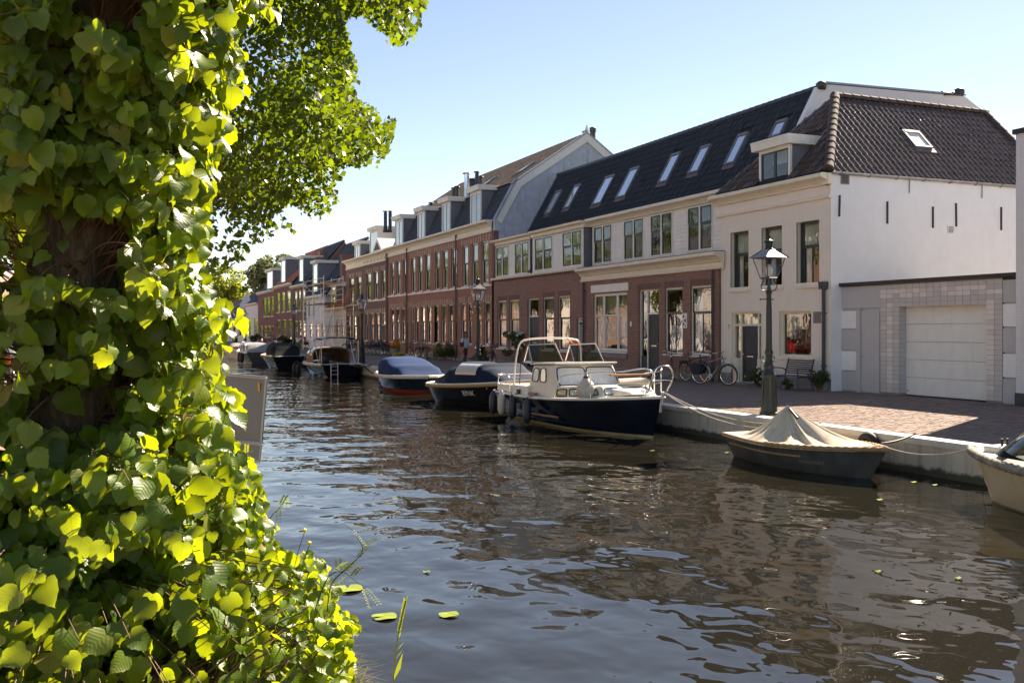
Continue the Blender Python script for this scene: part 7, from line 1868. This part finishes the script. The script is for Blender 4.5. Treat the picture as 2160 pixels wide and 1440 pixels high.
# ------------------------------------------------------------------ parked cars on the near bank
plain('car_dark', (0.03, 0.032, 0.038), 0.25, vary=0.05, coat=0.8)
plain('car_silver', (0.42, 0.43, 0.45), 0.3, metal=0.4, vary=0.05, coat=0.8)
plain('car_red', (0.42, 0.018, 0.02), 0.25, vary=0.05, coat=0.8)
plain('car_glass', (0.015, 0.018, 0.02), 0.05, vary=0.05)
def car(label, loc, rz, mat, L=4.2, H=1.5, van=0):
    c = empty('parked_car', loc, rz); tag(c, label, 'car', 'cars parked along the near bank')
    # side profile (y forward, z), lofted over half widths
    P = [(-L/2, .35), (-L/2 - .03, .6), (-L/2 + .05, .92), (-L/2 + .35, H - .1), (-L/2 + .8, H), (.1, H), (.55, H - .08), (1.15, .98), (L/2 - .25, .85), (L/2, .68), (L/2, .35), (L/2 - .3, .22), (-L/2 + .3, .22)]
    mb = MB(); n = len(P)
    ws = [(-.86, .0), (-.82, .04), (.82, .04), (.86, .0)]
    def half(z): return .86 if z < .95 else .86 - (z - .95) * .42
    for sgn in (-1, 1):
        for (y, z) in P: mb.v.append((sgn * half(z), y, z))
    mb.f.append(tuple(range(n))); mb.f.append(tuple(range(n, 2 * n))[::-1])
    for i in range(n): mb.f.append((i, n + i, n + (i + 1) % n, (i + 1) % n))
    mb.m = [0] * len(mb.f); mb.build('body', M[mat], c, bevel=.05)
    for sgn in (-1, 1):
        for (ya, yb, yc, yd) in ((-L/2 + .5, -.45, -.4, -L/2 + .75), (-.35, .85, .42, -.3)):
            m_ = MB(); z0, z1 = .97, H - .12; m_.face([(sgn * (half(z0) + .006), ya, z0), (sgn * (half(z0) + .006), yb, z0), (sgn * (half(z1) + .006), yc, z1), (sgn * (half(z1) + .006), yd, z1)]); m_.build('side_window', M['car_glass'], c)
        m_ = MB(); m_.box(sgn * .86, sgn * 1.0, .62, .75, .95, 1.07); m_.build('mirror', M[mat], c, bevel=.02)
        m_ = MB(); m_.box(sgn * .55, sgn * .84, -L/2 - .04, -L/2 + .1, .72, 1.0); m_.build('tail_light', M['red_reflector'], c, bevel=.02)
        m_ = MB(); m_.box(sgn * .5, sgn * .82, L/2 - .12, L/2 + .02, .6, .74); m_.build('headlight', M['chrome'], c, bevel=.02)
        for y_ in (-1.28, 1.28):
            m_ = MB(); m_.lathe([(.2, -.1), (.31, -.1), (.325, -.06), (.325, .06), (.31, .1), (.2, .1)], (0, 0, 0), 20); o = m_.build('wheel', M['rubber'], c, True, 40); o.location = (sgn * .8, y_, .325); o.rotation_euler = (0, R(90), 0)
            m_ = MB(); 
            for k in range(5): a = k * 1.257; m_.prism([(.02, -.03), (.21, -.02), (.21, .02), (.02, .03)], 'z', .09, .11) if False else m_.tube([(0, 0, .1), (.2 * math.cos(a), .2 * math.sin(a), .1)], .025, 4)
            m_.tube([(.2 * math.cos(k * .4), .2 * math.sin(k * .4), .1) for k in range(16)], .02, 4, close=True)
            m2 = m_.build('rim', M['chrome'], o); 
            if sgn < 0: m2.rotation_euler = (R(180), 0, 0)
    m_ = MB(); m_.face([(-.78, -L/2 + .07, .98), (.78, -L/2 + .07, .98), (.68, -L/2 + .33, H - .12), (-.68, -L/2 + .33, H - .12)][::-1]); m_.v = [(x, y - .02, z) for x, y, z in m_.v]; m_.build('rear_window', M['car_glass'], c)
    m_ = MB(); m_.face([(-.78, 1.14, 1.0), (.78, 1.14, 1.0), (.66, .62, H - .1), (-.66, .62, H - .1)]); m_.v = [(x, y + .03, z + .012) for x, y, z in m_.v]; m_.build('windscreen', M['car_glass'], c)
    return c
car('dark grey parked car at the left edge behind the trunk', (-3.4, 37.5, 0), R(0), 'car_dark', 4.2, 1.5)
car('silver parked car with red tail lights behind the dark one', (-3.3, 47.0, 0), R(4), 'car_silver', 4.4, 1.6)
car('red parked car whose reflection shows in the cream house window', (-3.4, 57.5, 0), R(180), 'car_red', 4.3, 1.55)
# ------------------------------------------------------------------ the near lime tree with its skirt of young shoots
KT = 6.5
axis = [at_k(135, 1294, KT), at_k(140, 1100, KT), at_k(147, 900, KT), at_k(158, 700, KT), at_k(168, 550, KT), at_k(192, 300, KT), at_k(222, 40, KT), at_k(250, -240, KT), at_k(270, -600, KT)]
base = axis[0].copy(); base.z = 0.0
tree = empty('linden_tree', base); tag(tree, 'lime tree with mossy trunk wrapped in big sunlit leaves, nearest of all', 'tree')
def lp(p): return Vector(p) - base
mb = MB()
pth = smooth_path([Vector((axis[0].x, axis[0].y, -.15))] + axis, 5)
n = 40; rs = random.Random(4)
for i, p in enumerate(pth):
    h = p.z
    r = .318 + .22 * math.exp(-max(h, 0) * 2.0)
    for k in range(n):
        a = 6.2832 * k / n
        rr = r * (1 + .05 * math.sin(3 * a + h * .8) + .035 * math.sin(7 * a + 2 * math.sin(h * 1.7)) + .025 * math.sin(13 * a + h * 3) + (.10 * math.exp(-((a - 4.0) / .5) ** 2) * math.exp(-((h - 1.2) / .5) ** 2)))
        mb.v.append(tuple(lp(p) + Vector((math.cos(a) * rr, math.sin(a) * rr, 0))))
for i in range(len(pth) - 1):
    for k in range(n): mb.f.append((i * n + k, i * n + (k + 1) % n, (i + 1) * n + (k + 1) % n, (i + 1) * n + k)); mb.m.append(0)
tips = []; top = lp(axis[-1]); brs = random.Random(9)
for k in range(5): a = k * 1.3; branch_tube(mb, top, (math.cos(a) * .7, math.sin(a) * .7, 1), 2.6, .16, 1, brs, tips)
mb.build('trunk', M['bark'], tree, True)

def leaf_mesh(seed, name='leaf'):
    """heart-shaped toothed lime leaf, 1 unit long: base at 0, tip at +y, normal +z"""
    r = random.Random(seed)
    rows = [0, .05, .14, .26, .4, .53, .66, .77, .86, .93, 1.0]
    wd = [.2, .36, .46, .505, .49, .44, .355, .255, .16, .085, 0]
    asym = r.uniform(-.06, .06)
    vs, uv, fs = [], [], []
    cup, droop, tw = r.uniform(-.1, .4), r.uniform(.05, .55), r.uniform(-.35, .35)
    for j, (v, w) in enumerate(zip(rows, wd)):
        for s_ in (-1, 0, 1):
            x = s_ * w * (1 + asym * s_) * (1 + (.045 * (-1) ** j if 0 < j < 10 else 0)) * (1 + .03 * r.uniform(-1, 1))
            y = v - (.09 * (1 - v / .14) * abs(s_) if v < .14 else 0) + (.018 * (-1) ** j * abs(s_) if 1 < j < 10 else 0)
            z = cup * abs(x) - droop * v * v + tw * x * v + .055 * math.sin(7 * v + s_ * 1.5 + seed * 1.7) * abs(s_)
            vs.append((x, y, z)); uv.append((.5 + s_ * w, v))
    for j in range(10):
        for q in range(2): fs.append((j * 3 + q, j * 3 + q + 1, (j + 1) * 3 + q + 1, (j + 1) * 3 + q))
    return vs, uv, fs
LV = [leaf_mesh(s) for s in range(14)]
def leaf_data(lv, mat):
    me = bpy.data.meshes.new('leaf'); me.from_pydata(lv[0], [], lv[2]); me.materials.append(mat)
    ul = me.uv_layers.new(name='UVMap')
    for lp_ in me.loops: ul.data[lp_.index].uv = lv[1][lp_.vertex_index]
    me.polygons.foreach_set('use_smooth', [True] * len(me.polygons)); me.update(); return me
LME = [leaf_data(l, M['leaf']) for l in LV]
def joined_leaves(items, mat):
    V, U, F = [], [], []; o = 0
    for (pos, rot, s, k) in items:
        vs = np.array(LV[k][0]) * s; m3 = np.array(rot); V.append(vs @ m3.T + np.array(pos)); U.append(np.array(LV[k][1])); F.append(np.array(LV[k][2]) + o); o += len(vs)
    v, u, f = np.concatenate(V), np.concatenate(U), np.concatenate(F)
    me = bpy.data.meshes.new('foliage'); me.vertices.add(len(v)); me.vertices.foreach_set('co', v.astype(np.float32).ravel())
    me.loops.add(f.size); me.loops.foreach_set('vertex_index', f.astype(np.int32).ravel())
    me.polygons.add(len(f)); me.polygons.foreach_set('loop_start', np.arange(0, f.size, 4, dtype=np.int32)); me.polygons.foreach_set('loop_total', np.full(len(f), 4, dtype=np.int32))
    ul = me.uv_layers.new(name='UVMap'); ul.data.foreach_set('uv', u[f.ravel()].astype(np.float32).ravel())
    me.materials.append(mat); me.polygons.foreach_set('use_smooth', np.ones(len(f), bool)); me.update(calc_edges=True); return me
outline = [(-900, -900), (560, -900), (600, -60), (615, 0), (628, 70), (560, 60), (520, 60), (500, 100), (515, 150), (530, 190), (535, 235), (490, 270), (480, 310), (460, 340), (475, 370), (440, 400), (470, 470), (468, 500), (430, 510), (445, 545), (420, 560), (450, 600), (455, 640), (520, 670), (528, 700), (495, 715), (470, 715), (485, 745), (502, 775), (460, 790), (480, 820), (512, 845), (520, 880), (528, 905), (490, 925), (505, 960), (545, 990), (562, 1040), (570, 1075), (545, 1100), (600, 1110), (570, 1130), (610, 1180), (650, 1170), (690, 1195), (690, 1225), (735, 1230), (700, 1270), (740, 1310), (755, 1330), (735, 1350), (750, 1375), (735, 1440), (735, 2600), (-900, 2600)]
gaps = [([(72, 425), (215, 440), (225, 470), (278, 460), (272, 600), (215, 640), (75, 585)], .14), ([(140, -20), (310, -20), (305, 80), (225, 70), (150, 45)], .12), ([(40, 800), (120, 830), (255, 840), (240, 915), (140, 930), (40, 900)], .16), ([(0, 690), (45, 690), (40, 830), (0, 830)], .04), ([(0, 470), (55, 470), (30, 640), (0, 640)], .2), ([(80, 610), (210, 630), (190, 700), (70, 690)], .6)]
def axis_at(z):
    for a, b in zip(axis[:-1], axis[1:]):
        if a.z <= z <= b.z: return a.lerp(b, (z - a.z) / (b.z - a.z))
    return axis[0] if z < axis[0].z else axis[-1]
RZ = [(-.2, 2.9), (.15, 2.6), (.5, 2.2), (.8, 1.8), (1.2, 1.45), (1.85, 1.3), (2.6, 1.2), (3.3, 1.2), (4.2, 1.15), (5.4, .9)]
def RR(z):
    for (a, ra), (b, rb) in zip(RZ[:-1], RZ[1:]):
        if a <= z <= b: return ra + (rb - ra) * (z - a) / (b - a)
    return RZ[0][1] if z < RZ[0][0] else RZ[-1][1]
lr = random.Random(77)
# direction (plan) from the trunk to the camera and to the water
tocam = math.atan2(-base.y, -base.x)
def allowed(p, margin=0):
    pr = project(p)
    if pr is None or pr[2] < 2.9: return False
    if not inside(outline, pr[0] + margin, pr[1]): return False
    for g_, keep in gaps:
        if (pr[2] < KT or g_[0][0] == 0) and inside(g_, pr[0], pr[1]) and lr.random() > keep: return False
    return True
def trim(crv):
    m = 0
    while m < len(crv) - 1:
        pr = project(crv[m + 1])
        if pr is None or pr[2] < 2.9 or not inside(outline, pr[0] + 16, pr[1]): break
        m += 1
    return crv[:max(m, 2)]
def make_shoots(nsh, z_fun, phi_fun, per, size_fun):
    leaves, twigs = [], []
    for s_ in range(nsh):
        ph = phi_fun(); z0, z1 = z_fun()
        c0 = axis_at(z0); d = Vector((math.cos(ph), math.sin(ph), 0))
        p0 = c0 + d * .28; p0.z = z0
        rr = RR(z1) * lr.uniform(.5, 1.06)
        d2 = Vector((math.cos(ph + lr.uniform(-.35, .35)), math.sin(ph + lr.uniform(-.35, .35)), 0))
        p2 = axis_at(max(z1, .0)) + d2 * rr; p2.z = z1
        p1 = p0.lerp(p2, .5) + Vector((lr.gauss(0, .06), lr.gauss(0, .06), lr.uniform(.05, .3)))
        crv = [p0 * (1 - t) ** 2 + p1 * 2 * t * (1 - t) + p2 * t * t for t in [i / 12 for i in range(13)]]
        ok = 0; n = per
        for i in range(n):
            t = .22 + .78 * (i + lr.random() * .6) / n
            if t > 1: t = 1.0
            q = p0 * (1 - t) ** 2 + p1 * 2 * t * (1 - t) + p2 * t * t
            tan = (p1 - p0) * (1 - t) + (p2 - p1) * t; tan.normalize()
            side = tan.cross(Vector((0, 0, 1))).normalized() * (1 if i % 2 else -1)
            pos = q + side * lr.uniform(.01, .06) + Vector((0, 0, -lr.uniform(0, .04)))
            out = (pos - axis_at(pos.z)); out.z = 0
            out = out.normalized() if out.length > .01 else d
            tip = (out * lr.uniform(.1, .7) + side * lr.uniform(0, .5) + Vector((lr.gauss(0, .3), lr.gauss(0, .3), -lr.uniform(.35, 1.1)))).normalized()
            nr = (out * lr.uniform(.3, 1.0) + Vector((lr.gauss(0, .38), lr.gauss(0, .38), lr.uniform(.1, .95))))
            x = tip.cross(nr).normalized(); nr = x.cross(tip)
            s = size_fun(t, pos) * lr.choice((.55, .75, .9, 1.0, 1.1, 1.2))
            cen = pos + tip * s * .5
            if not allowed(cen) or not allowed(pos + tip * s * .95, -4): continue
            if cen.z < (0.01 if cen.x < LX else -.42): continue
            leaves.append((pos, ((x.x, tip.x, nr.x), (x.y, tip.y, nr.y), (x.z, tip.z, nr.z)), s, lr.randrange(14))); ok += 1
        if ok >= 2:
            twigs.append(trim(crv))
    return leaves, twigs
def dress(parent, leaves, twigs, n_parts, mat='leaf'):
    def rank(l):
        pr = project(l[0])
        if not pr or not (-20 < pr[0] < 900 and -40 < pr[1] < 1480): return 99
        return pr[2] - 2.2 * l[2]
    leaves.sort(key=rank)
    org = parent.location
    for (pos, rot, s, k) in leaves[:n_parts]:
        o = link('leaf', LME[k], parent); o.matrix_local = Matrix.Translation(pos - org) @ Matrix(rot).to_4x4() @ Matrix.Scale(s, 4)
    rest = [(pos - org, rot, s, k) for (pos, rot, s, k) in leaves[n_parts:]]
    if rest: o = link('foliage', joined_leaves(rest, M[mat]), parent); o['kind'] = 'stuff'
    mb = MB()
    for c in twigs: mb.tube([p - org for p in c], [.0075 - .0055 * i / len(c) for i in range(len(c))], 5, cap=False)
    o = mb.build('shoots', M['twig'], parent, True); o['kind'] = 'stuff'
def phi_tree():
    return tocam + (lr.gauss(.75, 1.15) if lr.random() < .85 else lr.uniform(-3.14, 3.14))
L1, T1 = make_shoots(760, lambda: (lambda z: (z, z + lr.uniform(-.25, .5)))(lr.uniform(.6, 4.6)), phi_tree, 10, lambda t, p: .172 - .06 * t)
dress(tree, L1, T1, 300)
skirt = empty('lime_shoots', (base.x + .1, base.y - .2, 0)); tag(skirt, 'thick skirt of young lime leaves round the trunk foot, spilling over the quay edge', 'shrub')
def phi_sk(): return tocam + lr.gauss(.35, .95)
L2, T2 = make_shoots(760, lambda: (lr.uniform(0.02, .5), lr.uniform(.02, 1.2)), phi_sk, 12, lambda t, p: (.16 - .05 * t) * (1 if p.x < .75 else .68))
# low shoots trailing along the quay edge, smaller leaves
def make_edge(n):
    leaves, twigs = [], []
    for i in range(n):
        y = lr.uniform(3.6, 9.5); p0 = Vector((lr.uniform(.35, .95), y, lr.uniform(.0, .1)))
        p2 = Vector((LX + lr.uniform(-.2, .34), y + lr.gauss(0, .25), lr.uniform(-.25, .5) if y < 6.5 else lr.uniform(-.05, .45))); p1 = p0.lerp(p2, .5) + Vector((0, 0, lr.uniform(.15, .4)))
        crv = [p0 * (1 - t) ** 2 + p1 * 2 * t * (1 - t) + p2 * t * t for t in [k / 10 for k in range(11)]]; ok = 0
        for k in range(9):
            t = .15 + .85 * (k + lr.random() * .5) / 9; t = min(t, 1)
            q = p0 * (1 - t) ** 2 + p1 * 2 * t * (1 - t) + p2 * t * t
            tip = Vector((lr.gauss(.3, .5), lr.gauss(-.1, .5), lr.gauss(-.35, .3))).normalized(); nr = Vector((lr.gauss(.25, .4), lr.gauss(-.35, .4), lr.uniform(.3, 1)))
            x = tip.cross(nr).normalized(); nr = x.cross(tip); s = (.105 - .045 * t) * lr.uniform(.7, 1.15)
            if not allowed(q + tip * s * .5): continue
            leaves.append((q, ((x.x, tip.x, nr.x), (x.y, tip.y, nr.y), (x.z, tip.z, nr.z)), s, lr.randrange(14))); ok += 1
        if ok > 2: twigs.append(trim(crv))
    return leaves, twigs
L3, T3 = make_edge(330)
dress(skirt, L2 + L3, T2 + T3, 300)
print('LEAVES', len(L1), len(L2), len(L3))
# high crown of the same tree, out of the picture, light enough to let the sun through
cl = [(p, .55) for p in tips]
for k in range(26): cl.append((top + Vector((brs.gauss(-.4, 1.6), brs.gauss(0, 1.6), brs.uniform(.5, 4.0))), brs.uniform(.4, .8)))
for k in range(16): cl.append((Vector((brs.uniform(-2.5, 3.1), brs.uniform(5.5, 9.6), brs.uniform(5.0, 7.6))) - base, brs.uniform(.4, .75)))  # unseen clumps, placed to shade the leaves left of the trunk
def above(c):
    c = c + np.array(base); xc = CC * c[:, 0] - SS * c[:, 1]; yc = np.maximum(SS * c[:, 0] + CC * c[:, 1], .3)
    py = CY - FPX * (c[:, 2] - CAM_H) / yc
    return (py < -45) | (CX + FPX * xc / yc < -60)
v, f = clumps_to_leaves(cl, 170, .13, 91, above)
o = link('crown', tri_mesh('crown', v, f, M['leaf_crown']), tree); o['kind'] = 'stuff'

# grass and weeds on the bank below the shoots
mb = MB()
for i in range(5200):
    y = lr.uniform(2.6, 14); x = LX - .02 - abs(lr.gauss(0, .35)); 
    if y < 4.4 and x > .5: pass
    p = Vector((x, y, 0.03 if x > LX - .35 else 0))
    h = lr.uniform(.08, .32)
    pr = project((x, y, h))
    if pr is None or pr[2] < 2.8 or (pr[1] > 1300 and pr[0] > 745): continue
    blade(mb, p, h, (lr.uniform(-1.2, 1.2), lr.uniform(.2, 1.1)), .004)
o = mb.build('bank_grass', M['leaf_pale'], None); tag(o, 'long bright grass along the near quay edge under the lime shoots', 'grass', kind='stuff')
mb = MB()
for i in range(260):
    y = lr.uniform(4.7, 5.6); p = Vector((LX + lr.uniform(-.05, .04), y, -.02)); pr = project(p)
    blade(mb, p, lr.uniform(.06, .2), (lr.uniform(-.9, .9), lr.uniform(.6, 1.6)), .003)
o = mb.build('dry_grass', M['grass_dry'], None); tag(o, 'dry straw tuft on the quay edge beside the water, bottom of the shoots', 'grass', kind='stuff')

# vetch stems with pinnate leaves reaching out over the water
def vetch(label, pix, k0, k1, seed):
    r = random.Random(seed); P = [at_k(px, py, k0 + (k1 - k0) * i / (len(pix) - 1)) for i, (px, py) in enumerate(pix)]
    t = empty('vetch_plant', P[0]); tag(t, label, 'plant', 'vetch stems over the water')
    C = smooth_path([p - P[0] for p in P], 6); mb = MB(); mb.tube(C, [.0035 - .0022 * i / len(C) for i in range(len(C))], 5); mb.build('stem', M['leaf_shrub'], t, True)
    lf = MB()
    for i in range(3, len(C), 2):
        d = Vector((r.gauss(.5, .5), r.gauss(-.2, .5), r.gauss(.3, .5))).normalized(); L = r.uniform(.07, .12); e = C[i]
        for q in range(8):
            c = e + d * L * (q + 1) / 8 - Vector((0, 0, .02 * (q / 8) ** 2))
            sdir = d.cross(Vector((0, 0, 1))).normalized()
            for sg in (-1, 1):
                a = c; b = c + sdir * sg * .022 + d * .008; w_ = d * .0045
                lf.face([a, a.lerp(b, .5) + w_, b, a.lerp(b, .5) - w_])
    o = lf.build('leaflets', M['leaf_pale'], t); o['kind'] = 'stuff'
vetch('tall vetch stem furthest right over the water', [(690, 1290), (700, 1230), (735, 1195), (765, 1160), (745, 1120), (725, 1105)], 5.1, 5.0, 1)
vetch('vetch stem curling down towards the lily pads', [(660, 1300), (690, 1220), (720, 1205), (745, 1220), (770, 1240)], 5.2, 5.0, 2)
vetch('small vetch stem by the sign, above the shoots', [(560, 1110), (575, 1085), (590, 1070), (605, 1045)], 6.5, 6.4, 3)
vetch('vetch stem beneath the lower sign board', [(490, 1010), (505, 985), (515, 965), (520, 955)], 7.2, 7.2, 4)
# yellow bud stalks
for i, (px, py) in enumerate(((642, 1123), (652, 1150))):
    b_ = at_k(px - 25, py + 90, 5.4); t = empty('wild_flower', b_); tag(t, ('taller yellow flower bud on thin stalk over the water', 'shorter yellow flower bud on thin stalk over the water')[i], 'flower', 'yellow buds over the water')
    e = at_k(px, py, 5.4) - b_; m_ = MB(); m_.tube([(0, 0, 0), e * .5 + Vector((0, 0, .02)), e], .002, 4); m_.build('stalk', M['leaf_shrub'], t); m_ = MB(); m_.lathe([(.003, 0), (.01, .008), (.013, .018), (.004, .024)], e, 7); m_.build('bud', M['petal_yellow'], t)
# one grass stalk standing up at the front
gb = at_k(828, 1470, 3.7); gb2 = Vector((min(gb.x, 1.0), gb.y, 0)); gs = empty('grass_stalk', gb); tag(gs, 'single tall flowering grass stalk standing before the water', 'grass')
st_ = [at_k(px, py, 3.7) - gb for px, py in ((826, 1600), (828, 1470), (832, 1400), (840, 1340), (848, 1300), (856, 1266))]
m_ = MB(); m_.tube(smooth_path(st_, 5), .0028, 5); m_.build('stem', M['leaf_pale'], gs)
m_ = MB()
for i in range(24):
    t = i / 23; c = (at_k(842 + 14 * t, 1335 - 68 * t, 3.7) - gb); sd_ = 1 if i % 2 else -1; q = c + Vector((.008 * sd_, 0, .022)); w_ = Vector((.0035, 0, 0)); m_.face([c, c.lerp(q, .5) + w_, q, c.lerp(q, .5) - w_])
for (a, b) in (((833, 1392), (850, 1368)), ((836, 1372), (853, 1352)), ((838, 1350), (846, 1330))):
    A_, B_ = at_k(*a, 3.7) - gb, at_k(*b, 3.7) - gb; w_ = Vector((.005, 0, .003)); m_.face([A_, A_.lerp(B_, .5) + w_, B_, A_.lerp(B_, .5) - w_])
o = m_.build('seed_head', M['leaf_pale'], gs); o['kind'] = 'stuff'
m_ = MB(); A_, B_ = at_k(827, 1440, 3.7) - gb, at_k(850, 1375, 3.7) - gb; w_ = Vector((.012, 0, -.003)); m_.face([A_, A_.lerp(B_, .5) + w_, B_, A_.lerp(B_, .5) - w_ * .4]); m_.build('leaf', M['leaf_pale'], gs)

# lily pads and floating leaves
def pad(label, px, py, r, mat='pad_green', notch=True, group='lily pads on the water'):
    x, y = on_z(px, py, WZ + .012); mb = MB(); pts = []
    a0 = rnd.uniform(0, 6)
    for i in range(25):
        a = a0 + .18 + (6.2832 - .36) * i / 24; rr = r * (1 + .03 * math.sin(5 * a)); pts.append((x + rr * math.cos(a), y + rr * math.sin(a), WZ + .014 + .006 * math.sin(3 * a)))
    for i in range(24): mb.face([(x, y, WZ + .012), pts[i], pts[i + 1]])
    o = mb.build('lily_pad', M[mat], None); tag(o, label, 'lily pad', group); return o
pad('round yellow-green lily pad nearer the grass stalk', 811, 1299, .105); pad('yellow-green lily pad further from the bank, right of its neighbour', 947, 1295, .085); pad('pale floating lily leaf half under the vetch', 733, 1240, .14)
for i, (px, py, lb) in enumerate(((1376, 950, 'floating yellow-green leaf beside the cruiser bow'), (1533, 954, 'floating leaf under the tender stern'), (1853, 1204, 'floating leaf in the middle of the water, below the tender'), (2022, 1218, 'floating leaf nearest the cream sloop'), (1928, 1016, 'leaf floating by the quay wall, left of two'), (1973, 1022, 'leaf floating by the quay wall, right of two'), (900, 1205, 'tiny floating leaf near the lily pads'), (1856, 1053, 'floating leaf in the tender shadow'))):
    o = pad(lb, px, py, .035 if py > 1100 else .05, 'pad_green', True, 'leaves floating on the canal'); o.name = 'floating_leaf'; o['category'] = 'leaf'

# ------------------------------------------------------------------ back of the waterway sign
sg = empty('canal_sign', at_k(478, 1000, 10.0) * 1.0); sg.location.z = 0; tag(sg, 'grey back of a framed canal sign with smaller board below, half behind leaves', 'sign')
so = sg.location.copy()
A = at_k(385, 782, 10.3); B = at_k(562, 797, 9.9); C_ = at_k(551, 934, 9.9); D_ = at_k(380, 920, 10.3)
def slab(q, th, name, mat, bevel=0):
    n_ = (q[1] - q[0]).cross(q[2] - q[1]).normalized() * th; mb = MB(); mb.add([p - so for p in q] + [p - so + n_ for p in q], [(0, 1, 2, 3), (7, 6, 5, 4), (0, 4, 5, 1), (1, 5, 6, 2), (2, 6, 7, 3), (3, 7, 4, 0)]); return mb.build(name, M[mat], sg, bevel=bevel)
plain('sign_back', (0.23, 0.215, 0.2), 0.55, metal=0.2, vary=0.08, dirt=(0.3, 0.29, 0.28, 0.35)); plain('sign_frame', (0.45, 0.44, 0.43), 0.4, metal=0.4, vary=0.1)
slab([A, B, C_, D_], .012, 'board', 'sign_back')
for q in ((A, B), (B, C_), (C_, D_), (D_, A)):
    m_ = MB(); m_.tube([q[0] - so, q[1] - so], .016, 6); m_.build('frame', M['sign_frame'], sg)
E1_, F1q = at_k(380, 923, 10.3), at_k(551, 937, 9.9); G1_, H1_ = at_k(547, 974, 9.9), at_k(384, 962, 10.3)
slab([E1_, F1q, G1_, H1_], .012, 'lower_board', 'sign_back')
for q in ((E1_, F1q), (F1q, G1_), (G1_, H1_)): m_ = MB(); m_.tube([q[0] - so, q[1] - so], .011, 6); m_.build('frame', M['sign_frame'], sg)
nrm = (B - A).cross(C_ - B).normalized(); nrm = nrm if nrm.dot(Vector((0, 0, CAM_H)) - A) > 0 else -nrm
def sticker(px, py, w_, h_, mat, name): 
    t_ = (px - 385) / 177; c = A.lerp(B, t_); c = Vector(at_k(px, py, (c.x * SS + c.y * CC))) + nrm * .016; r_ = (B - A).normalized(); u_ = Vector((0, 0, 1)); m_ = MB()
    m_.face([c - r_ * w_ - u_ * h_ - so, c + r_ * w_ - u_ * h_ - so, c + r_ * w_ + u_ * h_ - so, c - r_ * w_ + u_ * h_ - so]); return m_.build(name, M[mat], sg)
sticker(548, 816, .012, .04, 'orange_sticker', 'sticker'); sticker(531, 943, .05, .018, 'white_print', 'sticker')
for (px, py) in ((486, 790), (488, 922), (485, 932)): sticker(px, py, .06, .014, 'sign_frame', 'bracket')
m_ = MB(); pc = at_k(465, 900, 10.12); m_.tube([(pc.x - so.x, pc.y - so.y, -.6), (pc.x - so.x, pc.y - so.y, pc.z + .3)], .035, 8); m_.build('pole', M['zinc'], sg)

# ------------------------------------------------------------------ each house group sits on its base
for o in list(COL.objects):
    if o.type == 'EMPTY' and o.parent is None and o.location.length < 1e-6:
        kids = [c for c in COL.objects if c.parent is o]
        if not kids: continue
        pts = [c.matrix_basis @ Vector(b) for c in kids if c.type == 'MESH' for b in c.bound_box]
        if not pts: continue
        bs = Vector(((min(p.x for p in pts) + max(p.x for p in pts)) / 2, (min(p.y for p in pts) + max(p.y for p in pts)) / 2, 0))
        o.location = bs
        for c in kids: c.matrix_parent_inverse = Matrix.Translation(-bs)
